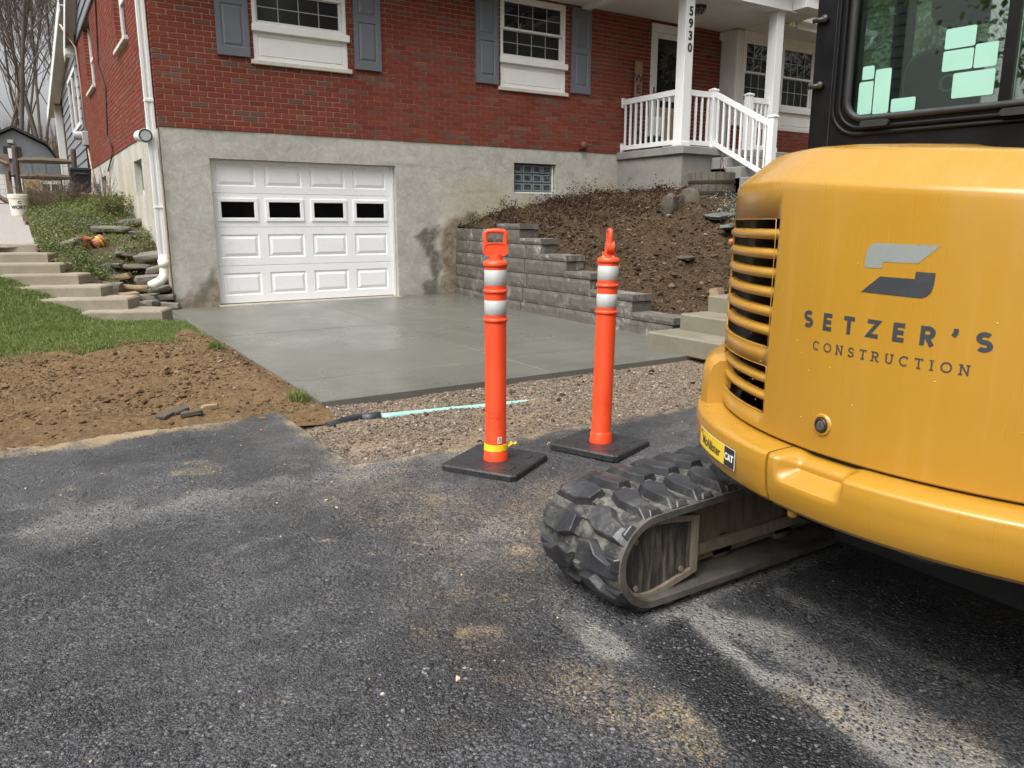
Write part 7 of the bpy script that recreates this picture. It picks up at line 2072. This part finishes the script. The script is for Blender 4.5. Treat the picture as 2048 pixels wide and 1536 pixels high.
# ---- tracks
def track(sign, detail):
    yc = sign * .825; W = .208
    xl, zl, rl = -.915, .183, .187; xr, zr, rr = .90, .22, .224         # rolled ends, lug tips
    H = .027; T = .028
    # belt centre path: outer belt surface
    a_, b_ = rl - H, rr - H
    dx, dz, dr = xr - xl, zr - zl, b_ - a_
    D = math.hypot(dx, dz); base = math.atan2(dz, dx); off = math.asin(dr / D)
    ta = base + math.pi / 2 + off; tb = base - math.pi / 2 - off       # top / bottom tangent angles
    def c(x, z, r, t): return np.array([x + r * math.cos(t), z + r * math.sin(t)])
    path = [c(xl, zl, a_, t) for t in np.linspace(ta, ta + (2 * math.pi - (ta - tb)) , 26)]
    path = [c(xl, zl, a_, t) for t in np.linspace(ta, tb + 2 * math.pi, 26)]
    right = [c(xr, zr, b_, t) for t in np.linspace(tb, ta, 26)]
    def dens(p, q, n): return [p + (q - p) * k / n for k in range(1, n)]
    path = path + dens(path[-1], right[0], 60) + right + dens(right[-1], path[0], 60)
    path = np.array(path)
    # sag of the upper run
    seg = np.roll(path, -1, 0) - path; L = np.hypot(seg[:, 0], seg[:, 1]); S = np.r_[0, np.cumsum(L)]; tot = S[-1]
    nrm = np.stack([-seg[:, 1], seg[:, 0]], -1); nrm /= np.linalg.norm(nrm, axis=1)[:, None]
    cen = path.mean(0); sgn = np.sign(((path - cen) * nrm).sum(1)); nrm *= np.where(sgn == 0, 1, sgn)[:, None]
    nv = nrm + np.roll(nrm, 1, 0); nv /= np.linalg.norm(nv, axis=1)[:, None]
    def at(s):
        s = s % tot; i = min(int(np.searchsorted(S, s, 'right') - 1), len(path) - 1); f = (s - S[i]) / L[i]
        j = (i + 1) % len(path); p = path[i] * (1 - f) + path[j] * f; n = nv[i] * (1 - f) + nv[j] * f
        return p, n / np.linalg.norm(n)
    V = []; F = []; n = len(path)
    ys = [-W, -W + .012, W - .012, W]
    ring = [(-W, -T), (-W, -.006), (-W + .014, 0), (W - .014, 0), (W, -.006), (W, -T)]
    for i in range(n):
        for (y, d) in ring: q = path[i] + nv[i] * d; V.append((q[0], yc + y, q[1]))
    m = len(ring)
    for i in range(n):
        i2 = (i + 1) % n
        for j in range(m): F.append((i * m + j, i2 * m + j, i2 * m + (j + 1) % m, i * m + (j + 1) % m))
    me = mkmesh("track", V, F, M['belt'])
    bm = bmesh.new(); bm.from_mesh(me); bmesh.ops.recalc_face_normals(bm, faces=bm.faces); bm.to_mesh(me); bm.free()
    me.materials.append(M['belt_dust'])
    for p in me.polygons:
        y = p.center.y - yc
        if abs(y) < W - .01 and abs(p.normal.y) < .3:
            cc = np.array([p.center.x, p.center.z]) - cen
            if cc @ np.array([p.normal.x, p.normal.z]) > 0: p.material_index = 1
    autosmooth(me, 40)
    tr = link("track", me, ex)
    # lugs: two staggered columns, outer edge swept back
    NP = 42; pit = tot / NP
    joined = MB()
    for side in (-1, 1):
        for k in range(NP):
            s0 = (k + (.5 if side > 0 else 0)) * pit
            # plan outline (ds along the track, w across from the centre) at foot and crown
            foot = [(-.038, .014), (.034, .014), (.060, .075), (.058, .203), (-.016, .203), (-.026, .125), (-.054, .085)]
            crown = [(-.029, .024, 1.0), (.025, .024, 1.0), (.047, .080, 1.0), (.043, .168, .92), (.002, .176, .80), (-.012, .115, 1.0), (-.041, .080, 1.0)]
            V = []
            for (ds, w) in foot:
                p, nn_ = at(s0 + ds * .9); q = p - nn_ * .003; V.append((q[0], yc + side * w, q[1]))
            for (ds, w, hh_) in crown:
                p, nn_ = at(s0 + ds * .9); q = p + nn_ * H * hh_; V.append((q[0], yc + side * w, q[1]))
            # low toe at the outer edge
            n7 = 7
            Fl = [tuple(range(n7)), tuple(range(n7, 2 * n7))] + [(i, (i + 1) % n7, n7 + (i + 1) % n7, n7 + i) for i in range(n7)]
            V2 = []
            toe = [(.000, .120), (.046, .120), (.048, .205), (-.006, .205)]
            for (ds, w) in toe:
                p, nn_ = at(s0 - .020 + ds); q = p - nn_ * .003; V2.append((q[0], yc + side * w, q[1]))
            for (ds, w) in [(.006, .124), (.040, .124), (.040, .194), (.002, .194)]:
                p, nn_ = at(s0 - .020 + ds); q = p + nn_ * H * .52; V2.append((q[0], yc + side * w, q[1]))
            Ft = [(0, 1, 2, 3), (4, 5, 6, 7)] + [(i, (i + 1) % 4, 4 + (i + 1) % 4, 4 + i) for i in range(4)]
            mbl = joined if not detail else MB()
            mbl.add(V, Fl); mbl.add(V2, Ft)
            if detail:
                me = mbl.mesh("lug", M['rubber'])
                b2 = bmesh.new(); b2.from_mesh(me)
                bmesh.ops.bevel(b2, geom=[e for e in b2.edges], offset=.0028, segments=1, affect='EDGES', profile=.6)
                b2.to_mesh(me); b2.free(); autosmooth(me, 22)
                link("lug", me, tr)
    if not detail: joined.build("lugs", M['rubber'], tr)["kind"] = "stuff"
    # drive links along the centre
    mb = MB()
    for k in range(NP * 2):
        V = []
        for (ds, w, h_) in ((-.015, -.020, 0), (.015, -.020, 0), (.015, .020, 0), (-.015, .020, 0), (-.011, -.014, .012), (.011, -.014, .012), (.011, .014, .012), (-.011, .014, .012)):
            p, nn_ = at((k + .25) * pit / 2 + ds); q = p + nn_ * (h_ - .002 * (h_ == 0)); V.append((q[0], yc + w, q[1]))
        mb.add(V, [(0, 1, 2, 3), (4, 5, 6, 7), (0, 1, 5, 4), (1, 2, 6, 5), (2, 3, 7, 6), (3, 0, 4, 7)])
    o = mb.build("drive_links", M['belt_dust'], tr); o["kind"] = "stuff"
    # frame, idler and guard plate on the inner side of the belt
    yi = yc - sign * W                                    # side facing the middle of the machine
    s_ = -sign
    MB().prism([(-.80, .145), (-.70, .275), (.70, .32), (.80, .16), (.70, .085), (-.65, .07)], yc - .10, yc + .10, 'y').build("track_frame", M['mudframe'], ex)
    MB().prism([(-.72, .10), (.72, .10), (.72, .145), (-.72, .14)], yc - .115, yc + .115, 'y').build("frame_rail", M['mudrim'], ex)
    for (x, z, r) in ((xl, zl, rl - H - T - .004), (xr, zr, rr - H - T - .004)):
        MB().lathe([(r * .5, yc - .06), (r, yc - .055), (r, yc + .055), (r * .5, yc + .06)], 28, (x, 0, z), 'y').build("idler", M['mudframe'], ex, True)
    for k in range(4):
        MB().lathe([(.05, yc - .1), (.058, yc - .09), (.058, yc + .09), (.05, yc + .1)], 16, (-.5 + k * .33, 0, .098), 'y').build("roller", M['mudframe'], ex, True)
    # guard plate
    g = [(-1.046, .195), (-1.038, .232), (-1.018, .266), (-.985, .291), (-.945, .304), (-.90, .308), (-.80, .298), (-.70, .282), (-.70, .082), (-.86, .044), (-.91, .036), (-.955, .040), (-.998, .060), (-1.028, .098), (-1.044, .145)]
    cx_, cz_ = -.87, .178
    yf = yi + s_ * .004
    rim = MB(); inn = [((p[0] - cx_) * .86 + cx_, (p[1] - cz_) * .84 + cz_) for p in g]
    n11 = len(g)
    v = [(p[0], yf, p[1]) for p in g] + [(p[0], yf + s_ * .022, p[1]) for p in g] + [(p[0], yf + s_ * .022, p[1]) for p in inn] + [(p[0], yf + s_ * .008, p[1]) for p in inn]
    rim.add(v, [(r_ * n11 + i, r_ * n11 + (i + 1) % n11, (r_ + 1) * n11 + (i + 1) % n11, (r_ + 1) * n11 + i) for r_ in range(3) for i in range(n11)])
    # plate sits a little inboard of the belt edge so the belt wraps round it
    o1 = rim.build("guard_rim", M['mudrim'], ex); o2 = MB().prism(inn, yf - s_ * .02, yf + s_ * .009, 'y').build("guard_plate", M['mudplate'], ex)
    for o in (o1, o2): o.location = (0, -s_ * .062, 0)
    for (x, z) in ((-.97, .245), (-.965, .085), (-.77, .105)):
        b3 = MB().lathe([(.010, 0), (.010, .006), (.006, .009)], 6, (x, 0, z), 'y').build("bolt", M['mudrim'], o2)
        b3.location = (0, yf + (s_ * .009 if s_ > 0 else -.018), 0)
    return tr
track(1, True)
track(-1, False)

# ---- cab
an = R(8); cw_ = np.array([math.sin(an), -math.cos(an), 0]); cn_ = np.array([-math.cos(an), -math.sin(an), 0])   # along the rear face, outwards
CP = np.array([.5, -9.40, 0])
def cabp(s, z, out=0.0): return CP + cw_ * s + cn_ * out + np.array([0, 0, z]) - EO
def cab_prism(pts, o0, o1):
    mb = MB(); n = len(pts); mb.add([cabp(s, z, o0) for s, z in pts] + [cabp(s, z, o1) for s, z in pts], [tuple(range(n)), tuple(range(2 * n - 1, n - 1, -1))] + [(i, (i + 1) % n, n + (i + 1) % n, n + i) for i in range(n)]); return mb
def rrect(s0, s1, z0, z1, r, n=6):
    P = []
    for (cx_, cz_, a0) in ((s1 - r, z1 - r, 0), (s0 + r, z1 - r, 90), (s0 + r, z0 + r, 180), (s1 - r, z0 + r, 270)):
        P += [(cx_ + r * math.cos(R(a0 + 90 * k / n)), cz_ + r * math.sin(R(a0 + 90 * k / n))) for k in range(n + 1)]
    return P
CT = 2.42; CW_ = 1.02
G0, G1, GZ0, GZ1 = .126, .985, 1.445, 2.28
# rear frame: outer rectangle with rounded window hole
hole_ = rrect(G0, G1, GZ0, GZ1, .055); n = len(hole_)
outer = []
for (s, z) in hole_:
    ds = (s - (G0 + G1) / 2) / ((G1 - G0) / 2); dz = (z - (GZ0 + GZ1) / 2) / ((GZ1 - GZ0) / 2); k = 1 / max(abs(ds), abs(dz))
    outer.append((CW_ / 2 + ds * k * CW_ / 2, (1.30 + CT) / 2 + dz * k * (CT - 1.30) / 2))
mb = MB()
for o in (0.0, -.06):
    pass
v = [cabp(s, z, 0) for s, z in outer] + [cabp(s, z, 0) for s, z in hole_] + [cabp(s, z, -.07) for s, z in hole_] + [cabp(s, z, -.07) for s, z in outer]
mb.add(v, [(r_ * n + i, r_ * n + (i + 1) % n, ((r_ + 1) % 4) * n + (i + 1) % n, ((r_ + 1) % 4) * n + i) for r_ in range(4) for i in range(n)])
cab = mb.build("cab", M['black_frame'], ex)
def loop_tube(name, pts, out, r, mat, par):
    P = [cabp(s, z, out) for s, z in pts]; P.append(P[0]); P.append(P[1]); return MB().tube(P, r, 8, False).build(name, mat, par, True)
loop_tube("window_seal", rrect(G0 - .004, G1 + .004, GZ0 - .004, GZ1 + .004, .058), .003, .011, M['rubber_trim'], cab)
loop_tube("window_seal", rrect(G0 - .030, G1 + .030, GZ0 - .030, GZ1 + .030, .075), .001, .008, M['black_frame'], cab)
loop_tube("window_seal", rrect(G0 - .050, G1 + .045, GZ0 - .048, GZ1 + .045, .085), .001, .007, M['black_frame'], cab)
cab_prism([(.548, GZ0 + .002), (.578, GZ0 + .002), (.578, GZ1), (.548, GZ1)], -.03, .002).build("window_bar", M['black_frame'], cab)
cab_prism([(G0 - .002, GZ0 - .002), (.5479, GZ0 - .002), (.5479, GZ1), (G0 - .002, GZ1)], -.020, -.014).build("rear_glass", M['cabglass'], cab)
cab_prism([(.5781, GZ0 - .002), (G1 + .002, GZ0 - .002), (G1 + .002, GZ1), (.5781, GZ1)], -.020, -.014).build("rear_glass", M['cabglass'], cab)
for (s0, s1, z) in ((.177, .264, 1.424), (.562, .66, 1.420)):
    P = [(s0 + .01 - .01 * math.cos(a), z + .01 * math.sin(a)) for a in np.linspace(-math.pi / 2, math.pi / 2, 7)] + [(s1 - .01 + .01 * math.cos(a), z + .01 * math.sin(a)) for a in np.linspace(math.pi / 2, -math.pi / 2, 7)]
    cab_prism(P, .004, .022).build("window_catch", M['rubber_trim'], cab)
for z in (1.755, 1.557):
    p = cabp(.030, z, 0); q = cabp(.030, z, .016); r_ = cabp(.012, z, .020)
    MB().tube([p, q], .011, 10).tube([cabp(.034, z - .002, .010), cabp(-.006, z - .002, .014)], .008, 8).build("hinge_bolt", M['black_metal'], cab, True)
cab_prism([(.066, 1.31), (.0685, 1.31), (.0685, CT), (.066, CT)], -.001, .003).build("panel_seam", M['rubber_trim'], cab)
# warning decals seen from behind, on the glass
for (s0, s1, z0, z1) in ((.156, .192, 1.558, 1.597), (.149, .193, 1.456, 1.552), (.197, .245, 1.454, 1.583), (.252, .323, 1.454, 1.492), (.389, .469, 1.610, 1.664), (.388, .468, 1.550, 1.605), (.471, .529, 1.549, 1.612), (.421, .529, 1.474, 1.542)):
    cab_prism(rrect(s0, s1, z0, z1, .005, 3), -.0136, -.0128).build("decal", M['mint'], cab)
# other sides
def pt(s, d, z): return cabp(s, z, -d)
def bar3(a, b, w=.04): return MB().tube([pt(*a), pt(*b)], w, 4)
for (s, d) in ((.03, 1.05), (CW_ - .03, 1.05), (.03, .55)): bar3((s, d, 1.0), (s, d, CT - .03), .04).build("cab_pillar", M['black_frame'], cab)
for d_ in (0.03,): pass
v = [pt(0, 0, CT), pt(CW_, 0, CT), pt(CW_, 1.1, CT), pt(0, 1.1, CT), pt(.04, .04, CT + .07), pt(CW_ - .04, .04, CT + .07), pt(CW_ - .04, 1.06, CT + .07), pt(.04, 1.06, CT + .07)]
MB().add(v, [(0, 1, 2, 3), (4, 5, 6, 7), (0, 1, 5, 4), (1, 2, 6, 5), (2, 3, 7, 6), (3, 0, 4, 7)]).build("cab_roof", M['black_frame'], cab)
def quad(name, pts, mat): 
    me = mkmesh(name, [pt(*p) for p in pts], [(0, 1, 2, 3)], mat); return link(name, me, cab)
quad("side_glass", [(.03, .08, 1.45), (.03, .52, 1.45), (.03, .52, CT - .06), (.03, .08, CT - .06)], M['cabglass'])
quad("side_glass", [(.03, .58, 1.3), (.03, 1.02, 1.3), (.03, 1.02, CT - .06), (.03, .58, CT - .06)], M['cabglass'])
quad("side_glass", [(CW_ - .03, .08, 1.45), (CW_ - .03, 1.02, 1.45), (CW_ - .03, 1.02, CT - .06), (CW_ - .03, .08, CT - .06)], M['cabglass'])
quad("front_glass", [(.06, 1.06, 1.2), (CW_ - .06, 1.06, 1.2), (CW_ - .06, 1.06, CT - .06), (.06, 1.06, CT - .06)], M['cabglass'])
v = [pt(0, 0.0, .60), pt(CW_, 0.0, .60), pt(CW_, 1.1, .60), pt(0, 1.1, .60), pt(0, 0.0, 1.30), pt(CW_, 0.0, 1.30), pt(CW_, 1.1, 1.20), pt(0, 1.1, 1.20)]
MB().add(v, [(0, 1, 2, 3), (4, 5, 6, 7), (0, 1, 5, 4), (1, 2, 6, 5), (2, 3, 7, 6), (3, 0, 4, 7)]).build("cab_lower", M['black_frame'], cab)
# seat with headrest
def seat_blob(name, s0, s1, d0, d1, z0, z1, r):
    P = rrect(s0, s1, z0, z1, r, 5); mb = MB(); n = len(P); c = ((s0 + s1) / 2, (z0 + z1) / 2)
    Q = [((p[0] - c[0]) * .9 + c[0], (p[1] - c[1]) * .93 + c[1]) for p in P]
    v = [pt(p[0], d0 + .03, p[1]) for p in P] + [pt(p[0], d1, p[1]) for p in P] + [pt(p[0], d0, p[1]) for p in Q]
    mb.add(v, [(i, (i + 1) % n, n + (i + 1) % n, n + i) for i in range(n)] + [(2 * n + i, 2 * n + (i + 1) % n, (i + 1) % n, i) for i in range(n)] + [tuple(range(n, 2 * n)), tuple(range(2 * n, 3 * n))])
    return mb.build(name, M['rubberseat'], cab, ang=50)
seat_blob("seat_back", .14, .50, .30, .42, 1.22, 1.68, .07)
seat_blob("headrest", .20, .46, .32, .42, 1.75, 2.02, .05)
MB().tube([pt(.27, .37, 1.64), pt(.27, .37, 1.78)], .008, 6).tube([pt(.39, .37, 1.64), pt(.39, .37, 1.78)], .008, 6).build("headrest_stem", M['steel'], cab)
sb2 = MB(); v = [pt(.14, .34, 1.16), pt(.50, .34, 1.16), pt(.50, .87, 1.18), pt(.14, .87, 1.18), pt(.14, .34, 1.28), pt(.50, .34, 1.28), pt(.50, .87, 1.30), pt(.14, .87, 1.30)]
sb2.add(v, [(0, 1, 2, 3), (4, 5, 6, 7), (0, 1, 5, 4), (1, 2, 6, 5), (2, 3, 7, 6), (3, 0, 4, 7)]).build("seat_cushion", M['rubberseat'], cab)
me = text_mesh("CAT", .075, M['grey_box'], .001, 0)
for v in me.vertices: x_, z_ = v.co.x, v.co.y; v.co = pt(.34 + x_, .298, 1.56 + z_)
link("seat_lettering", me, cab)
# deck ahead of the hood and simple boom so the machine is whole from the side
MB().box(.10, .95, -.92, .92, .50, .66, .02).build("deck", M['yellow'], ex)
MB().prism([(.80, .55), (1.15, .55), (1.9, 1.9), (2.9, 2.35), (2.85, 2.55), (1.75, 2.15)], -.62, -.42, 'y').build("boom", M['yellow'], ex)
MB().prism([(2.75, 2.35), (3.0, 2.55), (3.2, .9), (3.05, .85)], -.60, -.44, 'y').build("stick", M['yellow'], ex)
MB().prism([(3.0, .9), (3.3, .85), (3.45, .45), (3.2, .25), (2.9, .35), (2.85, .6)], -.80, -.24, 'y').build("bucket", M['bolt'], ex)
MB().prism([(1.15, .18), (1.22, .02), (1.26, .02), (1.28, .25), (1.22, .40)], -.95, .95, 'y').build("blade", M['yellow'], ex)
